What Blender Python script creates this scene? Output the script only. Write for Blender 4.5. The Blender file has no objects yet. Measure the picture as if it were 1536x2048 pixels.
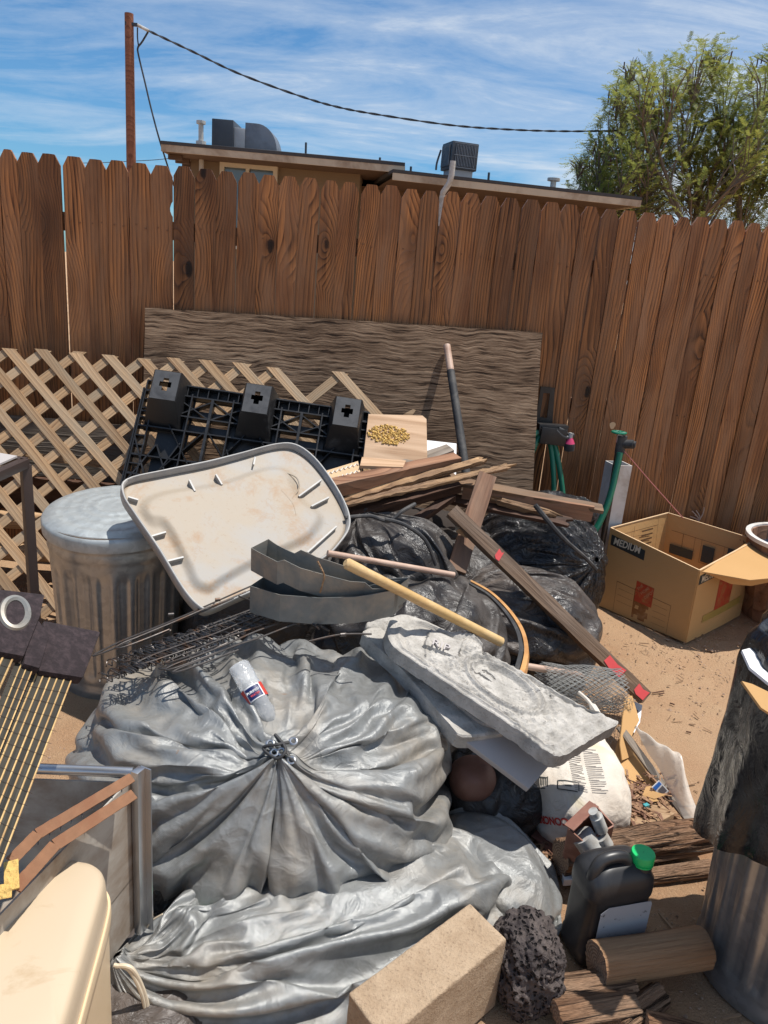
import bpy, bmesh, math, random
import numpy as np
from mathutils import Vector, Matrix
from mathutils.bvhtree import BVHTree
from mathutils.geometry import tessellate_polygon
PI = math.pi
random.seed(7); rng = np.random.default_rng(7)
S = bpy.context.scene
C = S.collection

# ------------------------------------------------------------------ camera
F, CX, CY, H = 1500.0, 768.0, 1024.0, 1.6
Zc = Vector((411, 4746, F)).normalized()
Yc = Vector((0, 0, -1)); Yc = (Yc - Yc.dot(Zc) * Zc).normalized()
Xc = Yc.cross(Zc)
R = Matrix((Xc, Yc, Zc))
cam = bpy.data.cameras.new('camera'); co = bpy.data.objects.new('camera', cam); C.objects.link(co)
cam.sensor_fit = 'VERTICAL'; cam.sensor_height = 36; cam.lens = F / 2048 * 36
cam.clip_start = .05; cam.clip_end = 600
co.matrix_world = Matrix.Translation((0, 0, H)) @ R.to_4x4()
S.camera = co
S.render.resolution_x = 768; S.render.resolution_y = 1024
S.view_settings.view_transform = 'Standard'; S.view_settings.look = 'None'
S.view_settings.exposure = 0.13; S.view_settings.gamma = 1

# ------------------------------------------------------------------ node helpers
def nd(nt, typ, props=None, **inp):
    n = nt.nodes.new('ShaderNode' + typ)
    for k, v in (props or {}).items(): setattr(n, k, v)
    for k, v in inp.items():
        k = k.replace('_', ' ')
        if k[0] == 'i' and k[1:].isdigit(): s = n.inputs[int(k[1:])]
        else: s = n.inputs[k]
        if isinstance(v, bpy.types.NodeSocket): nt.links.new(v, s)
        elif isinstance(v, (tuple, list)) and len(v) == 3 and s.type == 'RGBA': s.default_value = (*v, 1)
        else: s.default_value = v
    return n
def noise(nt, vec, sc, det=4, rough=.55, dist=0):
    return nd(nt, 'TexNoise', None, Vector=vec, Scale=sc, Detail=det, Roughness=rough, Distortion=dist).outputs['Fac']
def ramp(nt, f, stops, interp='LINEAR'):
    n = nd(nt, 'ValToRGB', None, Fac=f); cr = n.color_ramp; cr.interpolation = interp
    while len(cr.elements) < len(stops): cr.elements.new(.5)
    for e, (p, c) in zip(cr.elements, stops):
        e.position = p; e.color = (c, c, c, 1) if isinstance(c, (int, float)) else (*c, 1)
    return n.outputs['Color']
def mix(nt, f, a, b, mode='MIX'):
    return nd(nt, 'Mix', dict(data_type='RGBA', blend_type=mode), i0=f, i6=a, i7=b).outputs[2]
def mth(nt, op, a, b=0.0, clamp=False):
    return nd(nt, 'Math', dict(operation=op, use_clamp=clamp), i0=a, i1=b).outputs[0]
def bump(nt, h, strength=.5, dist=.01, nrm=None):
    kw = dict(Height=h, Strength=strength, Distance=dist)
    if nrm is not None: kw['Normal'] = nrm
    return nd(nt, 'Bump', None, **kw).outputs['Normal']
def mapping(nt, vec, scale=(1, 1, 1), rot=(0, 0, 0), loc=(0, 0, 0)):
    return nd(nt, 'Mapping', None, Vector=vec, Scale=scale, Rotation=rot, Location=loc).outputs[0]
def newmat(name):
    m = bpy.data.materials.new(name); m.use_nodes = True; nt = m.node_tree
    return m, nt, nt.nodes['Principled BSDF']
def setb(nt, b, **kw):
    for k, v in kw.items():
        s = b.inputs[k.replace('_', ' ')]
        if isinstance(v, bpy.types.NodeSocket): nt.links.new(v, s)
        elif isinstance(v, tuple) and len(v) == 3 and s.type == 'RGBA': s.default_value = (*v, 1)
        else: s.default_value = v

# ------------------------------------------------------------------ world and sun
SUN = Vector((.29, .07, 1)).normalized()
W = bpy.data.worlds.new('World'); S.world = W; W.use_nodes = True
wt = W.node_tree; bg = wt.nodes['Background']
sky = nd(wt, 'TexSky', dict(sky_type='NISHITA', sun_disc=False, sun_elevation=math.asin(SUN.z),
         sun_rotation=math.atan2(SUN.x, SUN.y), altitude=400, air_density=1.0, dust_density=.6, ozone_density=2.0))
tc = nd(wt, 'TexCoord').outputs['Generated']
sx = nd(wt, 'SeparateXYZ', None, Vector=tc)
zz = mth(wt, 'ADD', mth(wt, 'MAXIMUM', sx.outputs['Z'], 0.0), .16)
pu = mth(wt, 'DIVIDE', sx.outputs['X'], zz); pv = mth(wt, 'DIVIDE', sx.outputs['Y'], zz)
cv = nd(wt, 'CombineXYZ', None, X=pu, Y=pv, Z=0.0).outputs[0]
st = mapping(wt, cv, scale=(.75, 2.0, 1), rot=(0, 0, .25), loc=(3.1, 1.7, 0))
n1 = noise(wt, st, 1.5, 9, .62, .9)
n2 = noise(wt, mapping(wt, cv, scale=(.5, .8, 1), loc=(7.3, 2.2, 0)), 1.0, 3, .5, .2)
n3 = noise(wt, mapping(wt, cv, scale=(3, 5, 1), rot=(0, 0, .5)), 3.0, 8, .7, .4)
cl = mth(wt, 'ADD', mth(wt, 'MULTIPLY', n1, .75), mth(wt, 'ADD', mth(wt, 'MULTIPLY', n2, .62), mth(wt, 'MULTIPLY', n3, .16)))
cl = mth(wt, 'ADD', cl, mth(wt, 'MULTIPLY', pu, .11))
cf = ramp(wt, cl, [(.60, .02), (.79, .36), (.95, .88)])
skyc = mix(wt, 1.0, sky.outputs[0], (.56, 1.0, 1.29), 'MULTIPLY')
cloudc = (8.3, 8.9, 9.6)
fin = mix(wt, cf, skyc, cloudc)
wt.links.new(fin, bg.inputs['Color']); bg.inputs['Strength'].default_value = .085
sl = bpy.data.lights.new('sun', 'SUN'); sl.energy = 5.0; sl.angle = math.radians(.5); sl.color = (1, .955, .89)
so = bpy.data.objects.new('sun', sl); C.objects.link(so)
so.rotation_euler = (-SUN).to_track_quat('-Z', 'Y').to_euler(); so.location = (3, 1, 12)

# ------------------------------------------------------------------ pixel -> place helpers (calibration of the view)
def ray(px, py): return R @ Vector(((px - CX) / F, -(py - CY) / F, -1))
def P(px, py, z=None, y=None):
    r = ray(px, py); t = (z - H) / r.z if z is not None else y / r.y
    return Vector((0, 0, H)) + r * t
class Plane:
    def __init__(s, a, b, c):
        s.o = a; s.n = (b - a).cross(c - a).normalized()
        if s.n.dot(Vector((0, 0, H)) - a) < 0: s.n = -s.n
    def at(s, px, py):
        r = ray(px, py); t = (s.o - Vector((0, 0, H))).dot(s.n) / r.dot(s.n)
        return Vector((0, 0, H)) + r * t

# ------------------------------------------------------------------ numpy gradient noise
_perm = np.random.default_rng(3).permutation(256); _perm = np.concatenate([_perm, _perm, _perm])
_g = np.random.default_rng(4).normal(size=(256, 3)); _g /= np.linalg.norm(_g, axis=1)[:, None]
def pn(p, seed=0):
    p = np.asarray(p, float) + seed * 17.31
    i = np.floor(p).astype(int); f = p - i; u = f * f * f * (f * (f * 6 - 15) + 10); i &= 255
    out = 0
    for dx in (0, 1):
        for dy in (0, 1):
            for dz in (0, 1):
                h = _perm[_perm[_perm[(i[:, 0] + dx) & 255] + ((i[:, 1] + dy) & 255)] + ((i[:, 2] + dz) & 255)]
                g = _g[h]
                d = g[:, 0] * (f[:, 0] - dx) + g[:, 1] * (f[:, 1] - dy) + g[:, 2] * (f[:, 2] - dz)
                w = (u[:, 0] if dx else 1 - u[:, 0]) * (u[:, 1] if dy else 1 - u[:, 1]) * (u[:, 2] if dz else 1 - u[:, 2])
                out = out + w * d
    return out
def crumple(p, octs=4, seed=0, rough=.55):
    p = np.asarray(p); w = np.stack([pn(p * .7, seed + 5), pn(p * .7, seed + 6), pn(p * .7, seed + 7)], 1)
    p = p + w * .9; out = 0; a = 1; s = 1
    for k in range(octs):
        out = out + a * (.35 - np.abs(pn(p * s, seed + k)) * 1.6); a *= rough; s *= 2.03
    return out

# ------------------------------------------------------------------ object helpers
def tag(o, label=None, cat=None, group=None, kind=None):
    if label: o['label'] = label
    if cat: o['category'] = cat
    if group: o['group'] = group
    if kind: o['kind'] = kind
    return o
def thing(name, label, cat, loc=(0, 0, 0), group=None):
    o = bpy.data.objects.new(name, None); C.objects.link(o); o.location = loc; o.empty_display_size = .1
    return tag(o, label, cat, group)
def adopt(o, parent):
    if parent is not None:
        o.parent = parent
        m = Matrix.Identity(4); p = parent
        while p is not None:
            m = p.matrix_parent_inverse.copy() @ p.matrix_basis @ m if p is not parent or True else m
            p = p.parent
        # world matrix of parent, built by hand (no depsgraph update needed)
        o.matrix_parent_inverse = WM(parent).inverted()
    return o
def WM(o):
    b = o.matrix_basis.copy()
    if o.parent is None: return b
    return WM(o.parent) @ o.matrix_parent_inverse @ b
def mk(name, verts, faces, mat, parent=None, smooth=False, mw=None, auto=None):
    me = bpy.data.meshes.new(name); me.from_pydata([tuple(v) for v in verts], [], [tuple(f) for f in faces])
    if isinstance(mat, (list, tuple)):
        for m in mat: me.materials.append(m)
    else: me.materials.append(mat)
    if smooth: me.polygons.foreach_set('use_smooth', [True] * len(me.polygons))
    o = bpy.data.objects.new(name, me); C.objects.link(o)
    if mw is not None: o.matrix_basis = mw
    return adopt(o, parent)
def inst(name, me, mw, parent=None):
    o = bpy.data.objects.new(name, me); C.objects.link(o); o.matrix_basis = mw
    return adopt(o, parent)
class MB:
    def __init__(s): s.v = []; s.f = []
    def add(s, v, f):
        n = len(s.v); s.v += [Vector(x) for x in v]; s.f += [tuple(i + n for i in q) for q in f]; return s
    def box(s, c, sz, m=None):
        x, y, z = [k / 2 for k in sz]; vs = [Vector((a * x, b * y, d * z)) for a in (-1, 1) for b in (-1, 1) for d in (-1, 1)]
        c = Vector(c); vs = [(m @ v if m else v) + c for v in vs]
        return s.add(vs, [(0, 1, 3, 2), (4, 6, 7, 5), (0, 4, 5, 1), (2, 3, 7, 6), (0, 2, 6, 4), (1, 5, 7, 3)])
    def bar(s, a, b, w, t, up=(0, 0, 1)):
        a = Vector(a); b = Vector(b); x = (b - a).normalized(); u = Vector(up); u = (u - u.dot(x) * x).normalized(); y = u.cross(x)
        return s.box((a + b) / 2, ((b - a).length, w, t), Matrix((x, y, u)).transposed())
    def tube(s, pts, r, n=8, caps=True):
        pts = [Vector(p) for p in pts]; N = len(pts); rs = r if isinstance(r, (list, tuple)) else [r] * N
        prev = None; base = len(s.v); vs = []
        for i, p in enumerate(pts):
            t = (pts[min(i + 1, N - 1)] - pts[max(i - 1, 0)]).normalized()
            if prev is None: u = t.orthogonal().normalized()
            else:
                u = prev - prev.dot(t) * t
                u = u.normalized() if u.length > 1e-6 else t.orthogonal().normalized()
            prev = u; w = t.cross(u)
            for k in range(n):
                a = 2 * PI * k / n; vs.append(p + (u * math.cos(a) + w * math.sin(a)) * rs[i])
        fs = [(i * n + k, i * n + (k + 1) % n, (i + 1) * n + (k + 1) % n, (i + 1) * n + k) for i in range(N - 1) for k in range(n)]
        if caps: fs += [tuple(range(n))[::-1], tuple((N - 1) * n + k for k in range(n))]
        return s.add(vs, fs)
    def lathe(s, prof, c, n=48, rf=None, caps=(True, True), m=None):
        vs = []; c = Vector(c)
        for (r, z) in prof:
            for k in range(n):
                a = 2 * PI * k / n; rr = rf(r, z, a) if rf else r
                v = Vector((rr * math.cos(a), rr * math.sin(a), z)); vs.append((m @ v if m else v) + c)
        N = len(prof)
        fs = [(i * n + k, i * n + (k + 1) % n, (i + 1) * n + (k + 1) % n, (i + 1) * n + k) for i in range(N - 1) for k in range(n)]
        if caps[0]: fs.append(tuple(range(n))[::-1])
        if caps[1]: fs.append(tuple((N - 1) * n + k for k in range(n)))
        return s.add(vs, fs)
    def prism(s, poly, depth, holes=()):
        """poly: list of 3D points (one plane); depth: vector"""
        loops = [[Vector(p) for p in poly]] + [[Vector(p) for p in h] for h in holes]
        allp = [p for l in loops for p in l]; n = len(allp); d = Vector(depth)
        nrm = Vector((0, 0, 0))
        L = loops[0]
        for i in range(len(L)): nrm += L[i].cross(L[(i + 1) % len(L)])
        if holes or len(L) > 4: tris = [tuple(t) for t in tessellate_polygon(loops)]
        else: tris = [tuple(range(len(L)))]
        fs = []
        for t in tris:
            a, b, c = allp[t[0]], allp[t[1]], allp[t[2]]
            tt = t if (b - a).cross(c - a).dot(d) < 0 else t[::-1]
            fs.append(tuple(tt)); fs.append(tuple(i + n for i in tt[::-1]))
        k = 0
        for L in loops:
            m = len(L)
            for i in range(m):
                a, b = k + i, k + (i + 1) % m; fs.append((a, b, b + n, a + n))
            k += m
        return s.add(allp + [p + d for p in allp], fs)
    def build(s, name, mat, parent=None, smooth=False, bevel=0, seg=2, sharp=None):
        o = mk(name, s.v, s.f, mat, parent, False)
        if bevel:
            bm = bmesh.new(); bm.from_mesh(o.data); bmesh.ops.remove_doubles(bm, verts=bm.verts, dist=1e-5)
            bmesh.ops.recalc_face_normals(bm, faces=bm.faces)
            ed = [e for e in bm.edges if len(e.link_faces) == 2 and e.calc_face_angle(0) > .5]
            bmesh.ops.bevel(bm, geom=ed, offset=bevel, segments=seg, profile=.6, affect='EDGES', clamp_overlap=True)
            bm.to_mesh(o.data); bm.free()
        else:
            bm = bmesh.new(); bm.from_mesh(o.data); bmesh.ops.recalc_face_normals(bm, faces=bm.faces); bm.to_mesh(o.data); bm.free()
        if smooth or bevel:
            o.data.polygons.foreach_set('use_smooth', [True] * len(o.data.polygons))
            try: o.data.set_sharp_from_angle(angle=math.radians(sharp or 38))
            except Exception: pass
        return o
_ico = {}
def ico(sub):
    if sub not in _ico:
        bm = bmesh.new(); bmesh.ops.create_icosphere(bm, subdivisions=sub, radius=1)
        v = np.array([x.co[:] for x in bm.verts]); f = [tuple(q.index for q in p.verts) for p in bm.faces]; bm.free(); _ico[sub] = (v, f)
    return _ico[sub]
def seg_dist(Pn, a, b):
    a = np.array(a); b = np.array(b); d = b - a; t = np.clip(((Pn - a) @ d) / max(d @ d, 1e-9), 0, 1)
    return np.linalg.norm(Pn - (a + t[:, None] * d), axis=1), t
def ell_hit(px, py, c, r, rz=0.0):
    o = Vector((0, 0, H)) - Vector(c); d = ray(px, py); d0 = d
    if rz: Mz = Matrix.Rotation(-rz, 3, 'Z'); o = Mz @ o; d = Mz @ d
    o = Vector((o.x / r[0], o.y / r[1], o.z / r[2])); e = Vector((d.x / r[0], d.y / r[1], d.z / r[2]))
    A = e.dot(e); B = 2 * o.dot(e); Cc = o.dot(o) - 1; D = B * B - 4 * A * Cc
    t = (-B - math.sqrt(D)) / 2 / A if D > 0 else -B / 2 / A
    return Vector((0, 0, H)) + d0 * t
def sack(name, c, r, mat, sub=6, p=2.4, rz=0, seed=0, amp=.03, fr=4.0, octs=4, ridges=(), extra=None, parent=None, aniso=(1, 1, 1), zmin=.004, rough=.55):
    v, f = ico(sub); k = (np.abs(v) ** p).sum(1) ** (-1 / p); r_ = np.array(r, float)
    Q = v * k[:, None] * r_; N = np.sign(Q) * np.abs(Q / r_) ** (p - 1) / r_; N /= np.linalg.norm(N, axis=1)[:, None]
    ca, sa = math.cos(rz), math.sin(rz); M = np.array([[ca, sa, 0], [-sa, ca, 0], [0, 0, 1]])
    Q0 = Q * np.array(aniso)
    d = amp * crumple(Q0 * fr, octs, seed, rough)
    Q = Q @ M + np.array(c); N = N @ M
    for rd in ridges:
        pts, h, w = rd[0], rd[1], rd[2]; e = rd[3] if len(rd) > 3 else 1.0
        W3 = [ell_hit(x, y, c, r) for x, y in pts]
        best = np.full(len(Q), 9.0); along = np.zeros(len(Q)); n = len(W3) - 1
        for i in range(n):
            dd, t = seg_dist(Q, W3[i], W3[i + 1]); m = dd < best; best[m] = dd[m]; along[m] = (i + t[m]) / n
        d += h * np.clip(1 - best / w, 0, 1) ** e * (.35 + .65 * np.sin(PI * np.clip(along, .04, .96)) ** .6)
    sh = 0
    if extra is not None: de, sh = extra(Q, N); d = d + de
    Q = Q + N * d[:, None] + sh
    Q[:, 2] = np.where(Q[:, 2] < zmin, zmin, Q[:, 2])
    return mk(name, Q, f, mat, parent, True)
def tri(x): return 2 * np.abs(x - np.floor(x + .5)) * 2 - 1
def gathered(name, c, r, mat, K, nt=300, ns=120, p=2.4, rz=0.0, seed=0, e0=.9, e1=.10, er=.5, rad_ex=.03, seedfn=None, iters=220, grav=.00006, inner=.95, parent=None,
             crum=.01, cf=5.0, dents=(), pinr=2, sub=1, bend=.5, outer=1.22, zmin=.004):
    """cloth wrapped round a lump and gathered at direction K: excess cloth is relaxed (position based) until it buckles into folds"""
    c = np.array(c, float); r = np.array(r, float); K = np.array(K, float); K /= np.linalg.norm(K)
    a1 = np.cross(K, [0, 0, 1.0]); a1 /= np.linalg.norm(a1); a2 = np.cross(K, a1)
    if a2[2] > 0: a2 = -a2
    if a1 @ np.array([1, 0, 0]) < 0: a1 = -a1
    TH = np.linspace(0, 2 * PI, nt, endpoint=False); PH = .035 + (PI - .12) * (np.linspace(0, 1, ns) ** 1.12)
    T, PP_ = np.meshgrid(TH, PH); d = np.cos(PP_)[..., None] * K + np.sin(PP_)[..., None] * (np.cos(T)[..., None] * a1 + np.sin(T)[..., None] * a2)
    k = (np.abs(d) ** p).sum(-1) ** (-1 / p); L = d * k[..., None] * r
    N = np.sign(L) * np.abs(L / r) ** (p - 1) / r; N /= np.linalg.norm(N, axis=-1)[..., None]
    ca, sa = math.cos(rz), math.sin(rz); M_ = np.array([[ca, sa, 0], [-sa, ca, 0], [0, 0, 1]]); W0 = L @ M_ + c; NW = N @ M_
    flat = W0.reshape(-1, 3); nf_ = NW.reshape(-1, 3); sh = W0.shape[:2]
    rho = (np.linalg.norm(W0 - W0[0].mean(0), axis=-1))
    ex = e1 + (e0 - e1) * np.exp(-(rho / er) ** 1.5)
    rest_c = np.linalg.norm(np.roll(W0, -1, 1) - W0, axis=-1) * (1 + ex); rest_c2 = rest_c + np.roll(rest_c, -1, 1)
    rest_r = np.linalg.norm(W0[1:] - W0[:-1], axis=-1) * (1 + rad_ex)
    D1 = W0[1:, :] ; dg = np.linalg.norm(np.roll(W0, -1, 1)[1:] - W0[:-1], axis=-1); dg = np.sqrt(rest_r ** 2 + rest_c[:-1] ** 2); 
    disp = crum * crumple(flat * cf, 4, seed, .55).reshape(sh)
    rg = np.random.default_rng(seed)
    disp += .004 * pn(np.stack([np.cos(T.ravel()) * 9, np.sin(T.ravel()) * 9, PP_.ravel() * 2], 1), seed).reshape(sh)
    shift = 0
    if seedfn is not None:
        dd, shift = seedfn(flat, nf_); disp += dd.reshape(sh); shift = shift.reshape(W0.shape) if hasattr(shift, 'reshape') else 0
    Q = W0 + NW * disp[..., None] + shift; V = np.zeros_like(Q); Wp = np.ones(sh); Wp[:pinr] = 0
    dl = np.zeros_like(Q)
    for (px, py, rad_, dep) in dents:
        pass
    def sol(A, B, wa, wb, rest, stiff_c, minonly=False):
        dlt = B - A; ln_ = np.sqrt((dlt * dlt).sum(-1)) + 1e-9; er_ = ln_ - rest
        kk = np.where(er_ > 0, 0.0 if minonly else 1.0, stiff_c); g = (er_ * kk / ln_ / (wa + wb + 1e-9))[..., None] * dlt
        return A + g * wa[..., None] * .95, B - g * wb[..., None] * .95
    for it in range(iters):
        V *= .92; V[..., 2] -= grav; V[:pinr] = 0; P0 = Q.copy(); Q = Q + V
        for o in (0, 1):
            A = Q[:, o::2]; Bx = np.roll(Q, -1, 1)[:, o::2]; wa = Wp[:, o::2]; wb = np.roll(Wp, -1, 1)[:, o::2]
            A2, B2 = sol(A, Bx, wa, wb, rest_c[:, o::2], .55); Q[:, o::2] = A2
            if o == 0: Q[:, 1::2] = B2
            else: Q[:, 0::2] = np.roll(B2, 1, 1)
            n_ = (sh[0] - 1 - o + 1) // 2
            ia = np.arange(o, sh[0] - 1, 2); A2, B2 = sol(Q[ia], Q[ia + 1], Wp[ia], Wp[ia + 1], rest_r[ia], .7); Q[ia] = A2; Q[ia + 1] = B2
            # shear (both diagonals)
            A2, B2 = sol(Q[ia], np.roll(Q[ia + 1], -1, 1), Wp[ia], Wp[ia + 1], dg[ia], .25); Q[ia] = A2; Q[ia + 1] = np.roll(B2, 1, 1)
            A2, B2 = sol(Q[ia], np.roll(Q[ia + 1], 1, 1), Wp[ia], Wp[ia + 1], dg[ia], .25); Q[ia] = A2; Q[ia + 1] = np.roll(B2, -1, 1)
        # resistance to sharp bending (Jacobi, skip-k distances)
        for skc, fac in ((2, bend), (5, bend * .62)):
            Bx = np.roll(Q, -skc, 1); rr_ = sum(np.roll(rest_c, -q_, 1) for q_ in range(skc)) * fac; dlt = Bx - Q; ln_ = np.sqrt((dlt * dlt).sum(-1)) + 1e-9; g = (np.minimum(0, ln_ - rr_) / ln_ * .22)[..., None] * dlt * Wp[..., None]
            Q = Q + g - np.roll(g, skc, 1)
            if skc < sh[0]:
                dlt = Q[skc:] - Q[:-skc]; ln_ = np.sqrt((dlt * dlt).sum(-1)) + 1e-9; rr_ = sum(rest_r[q_:sh[0] - skc + q_] for q_ in range(skc)) * min(.93, fac * 1.5); g = (np.minimum(0, ln_ - rr_) / ln_ * .22)[..., None] * dlt
                Q[:-skc] += g * Wp[:-skc][..., None]; Q[skc:] -= g * Wp[skc:][..., None]
        X = (Q - c) @ M_.T; f = (np.abs(X / r) ** p).sum(-1) ** (1 / p) + 1e-9
        sc_ = np.where(f < inner, inner / f, np.where(f > outer, 1 + (outer / f - 1) * .3, 1.0)); sc_ = np.where(Wp > 0, sc_, 1.0)
        Q = (X * sc_[..., None]) @ M_ + c; Q[..., 2] = np.maximum(Q[..., 2], zmin)
        V = (Q - P0); sp = np.sqrt((V * V).sum(-1)) + 1e-9; V *= np.minimum(1, .006 / sp)[..., None]
    idx = np.arange(sh[0] * sh[1]).reshape(sh); a = idx[:-1]; b = np.roll(idx, -1, 1)[:-1]; cc = np.roll(idx, -1, 1)[1:]; dd_ = idx[1:]
    F_ = np.stack([a, dd_, cc, b], -1).reshape(-1, 4).tolist(); F_.append(idx[-1].tolist()[::-1]); 
    o = mk(name, Q.reshape(-1, 3), F_, mat, parent, True)
    if sub:
        md = o.modifiers.new('smooth_cloth', 'SUBSURF'); md.levels = sub; md.render_levels = sub
    return o
def Kdir(px, py, c, r, rz=0.0):
    h = ell_hit(px, py, c, r, rz) - Vector(c); h = Matrix.Rotation(-rz, 3, 'Z') @ h; return (h.x / r[0], h.y / r[1], h.z / r[2])
def board(name, a, b, w, t, mat, up=(0, 0, 1), parent=None, seg=10, st=5, rough=.0015, jag=0.0, seed=0, taper=1.0, warp=0.0):
    a = Vector(a); b = Vector(b); x = (b - a).normalized(); L = (b - a).length
    u = Vector(up); u = (u - u.dot(x) * x).normalized(); y = u.cross(x)
    rr = random.Random(seed * 77 + int(L * 1000)); vs = []; n = seg; m = st
    j0 = [rr.uniform(-1, 1) * jag for _ in range(m + 1)]; j1 = [rr.uniform(-1, 1) * jag for _ in range(m + 1)]
    dz = [0.0] * (m + 1)
    for side in (0, 1):
        for i in range(n + 1):
            f = i / n; wd = w * (1 + (taper - 1) * f)
            for j in range(m + 1):
                g = j / m - .5; X = f * L
                if i == 0: X += j0[j]
                if i == n: X += j1[j]
                Y = g * wd + (rr.uniform(-1, 1) * rough if j in (0, m) else 0) ; Zt = (t / 2 if side else -t / 2) + rr.uniform(-1, 1) * rough * .6 + warp * math.sin(f * PI)
                if jag and (i == 0 or i == n): Zt *= rr.uniform(.3, 1)
                vs.append((X, Y, Zt))
    fs = []; q = (n + 1) * (m + 1); idx = lambda s, i, j: s * q + i * (m + 1) + j
    for i in range(n):
        for j in range(m):
            fs.append((idx(1, i, j), idx(1, i + 1, j), idx(1, i + 1, j + 1), idx(1, i, j + 1)))
            fs.append((idx(0, i, j), idx(0, i, j + 1), idx(0, i + 1, j + 1), idx(0, i + 1, j)))
        fs.append((idx(0, i, 0), idx(0, i + 1, 0), idx(1, i + 1, 0), idx(1, i, 0)))
        fs.append((idx(0, i, m), idx(1, i, m), idx(1, i + 1, m), idx(0, i + 1, m)))
    for j in range(m):
        fs.append((idx(0, 0, j), idx(1, 0, j), idx(1, 0, j + 1), idx(0, 0, j + 1)))
        fs.append((idx(0, n, j), idx(0, n, j + 1), idx(1, n, j + 1), idx(1, n, j)))
    M = Matrix((x, y, u)).transposed().to_4x4(); M.translation = a
    return mk(name, vs, fs, mat, parent, False, mw=M)
def traced(name, plane, px, th, mat, parent=None, bevel=0, holes=(), lift=0.0, jit=0.0, sub=0):
    pts = [plane.at(*q) + plane.n * lift for q in px]
    if sub:
        o = []
        for i, p_ in enumerate(pts):
            q = pts[(i + 1) % len(pts)]; k = max(1, int((q - p_).length / sub))
            for j in range(k): o.append(p_.lerp(q, j / k))
        pts = o
    if jit:
        rr = random.Random(len(pts)); pts = [p_ + Vector((rr.uniform(-1, 1), rr.uniform(-1, 1), rr.uniform(-1, 1))) * jit for p_ in pts]
        pts = [p_ - plane.n * (p_ - plane.o).dot(plane.n) + plane.n * lift for p_ in pts]
    hs = [[plane.at(*q) + plane.n * lift for q in h] for h in holes]
    return MB().prism(pts, -plane.n * th, hs).build(name, mat, parent, bevel=bevel)
def smoothpx(px, n=6, closed=True):
    N = len(px); out = []
    for i in range(N if closed else N - 1):
        p0, p1, p2, p3 = [px[(i + k) % N] if closed else px[min(max(i + k, 0), N - 1)] for k in (-1, 0, 1, 2)]
        for j in range(n):
            t = j / n
            out.append(tuple(.5 * ((2 * p1[a]) + (-p0[a] + p2[a]) * t + (2 * p0[a] - 5 * p1[a] + 4 * p2[a] - p3[a]) * t * t + (-p0[a] + 3 * p1[a] - 3 * p2[a] + p3[a]) * t ** 3) for a in range(len(p1))))
    if not closed: out.append(tuple(px[-1]))
    return out
def curve(pts, n=8): return [Vector(p) for p in smoothpx([tuple(p) for p in pts], n, False)]
def text_mesh(name, txt, origin, xdir, updir, size, mat, parent=None, depth=.0006, lift=.0015, bold=0.0, align='LEFT', squeeze=1.0, target=None):
    cu = bpy.data.curves.new(name, 'FONT'); cu.body = txt; cu.size = size; cu.extrude = depth; cu.offset = bold; cu.align_x = align; cu.resolution_u = 3
    o = bpy.data.objects.new(name, cu); C.objects.link(o)
    bpy.context.view_layer.update()
    me = bpy.data.meshes.new_from_object(o.evaluated_get(bpy.context.evaluated_depsgraph_get()))
    bpy.data.objects.remove(o)
    x = Vector(xdir).normalized(); y = Vector(updir); y = (y - y.dot(x) * x).normalized(); z = x.cross(y)
    M = Matrix((x * squeeze, y, z)).transposed().to_4x4(); M.translation = Vector(origin) + z * lift
    me.transform(M); me.materials.clear(); me.materials.append(mat)
    if target is not None:
        bv = BVHTree.FromPolygons([v.co for v in target.data.vertices], [p.vertices[:] for p in target.data.polygons])
        for v in me.vertices:
            h = bv.ray_cast(v.co + z * .3, -z)
            if h[0] is not None: v.co = h[0] + z * (lift + .001)
    n = bpy.data.objects.new(name, me); C.objects.link(n)
    return adopt(n, parent)
def decal(name, target, quad, mat, parent=None, nx=10, ny=10, lift=.0012):
    """flat print: quad of four 3D points draped on the target mesh along the quad's normal"""
    a, b, c, d = [Vector(q) for q in quad]; z = (b - a).cross(d - a).normalized()
    if z.dot(Vector((0, 0, H)) - a) < 0: z = -z
    bv = BVHTree.FromPolygons([WM(target) @ v.co for v in target.data.vertices], [p.vertices[:] for p in target.data.polygons])
    vs = []
    for j in range(ny + 1):
        for i in range(nx + 1):
            p_ = a.lerp(b, i / nx).lerp(d.lerp(c, i / nx), j / ny); h = bv.ray_cast(p_ + z * .25, -z)
            vs.append((h[0] if h[0] is not None else p_) + z * lift)
    fs = [(j * (nx + 1) + i, j * (nx + 1) + i + 1, (j + 1) * (nx + 1) + i + 1, (j + 1) * (nx + 1) + i) for j in range(ny) for i in range(nx)]
    return mk(name, vs, fs, mat, parent, True)

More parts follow.
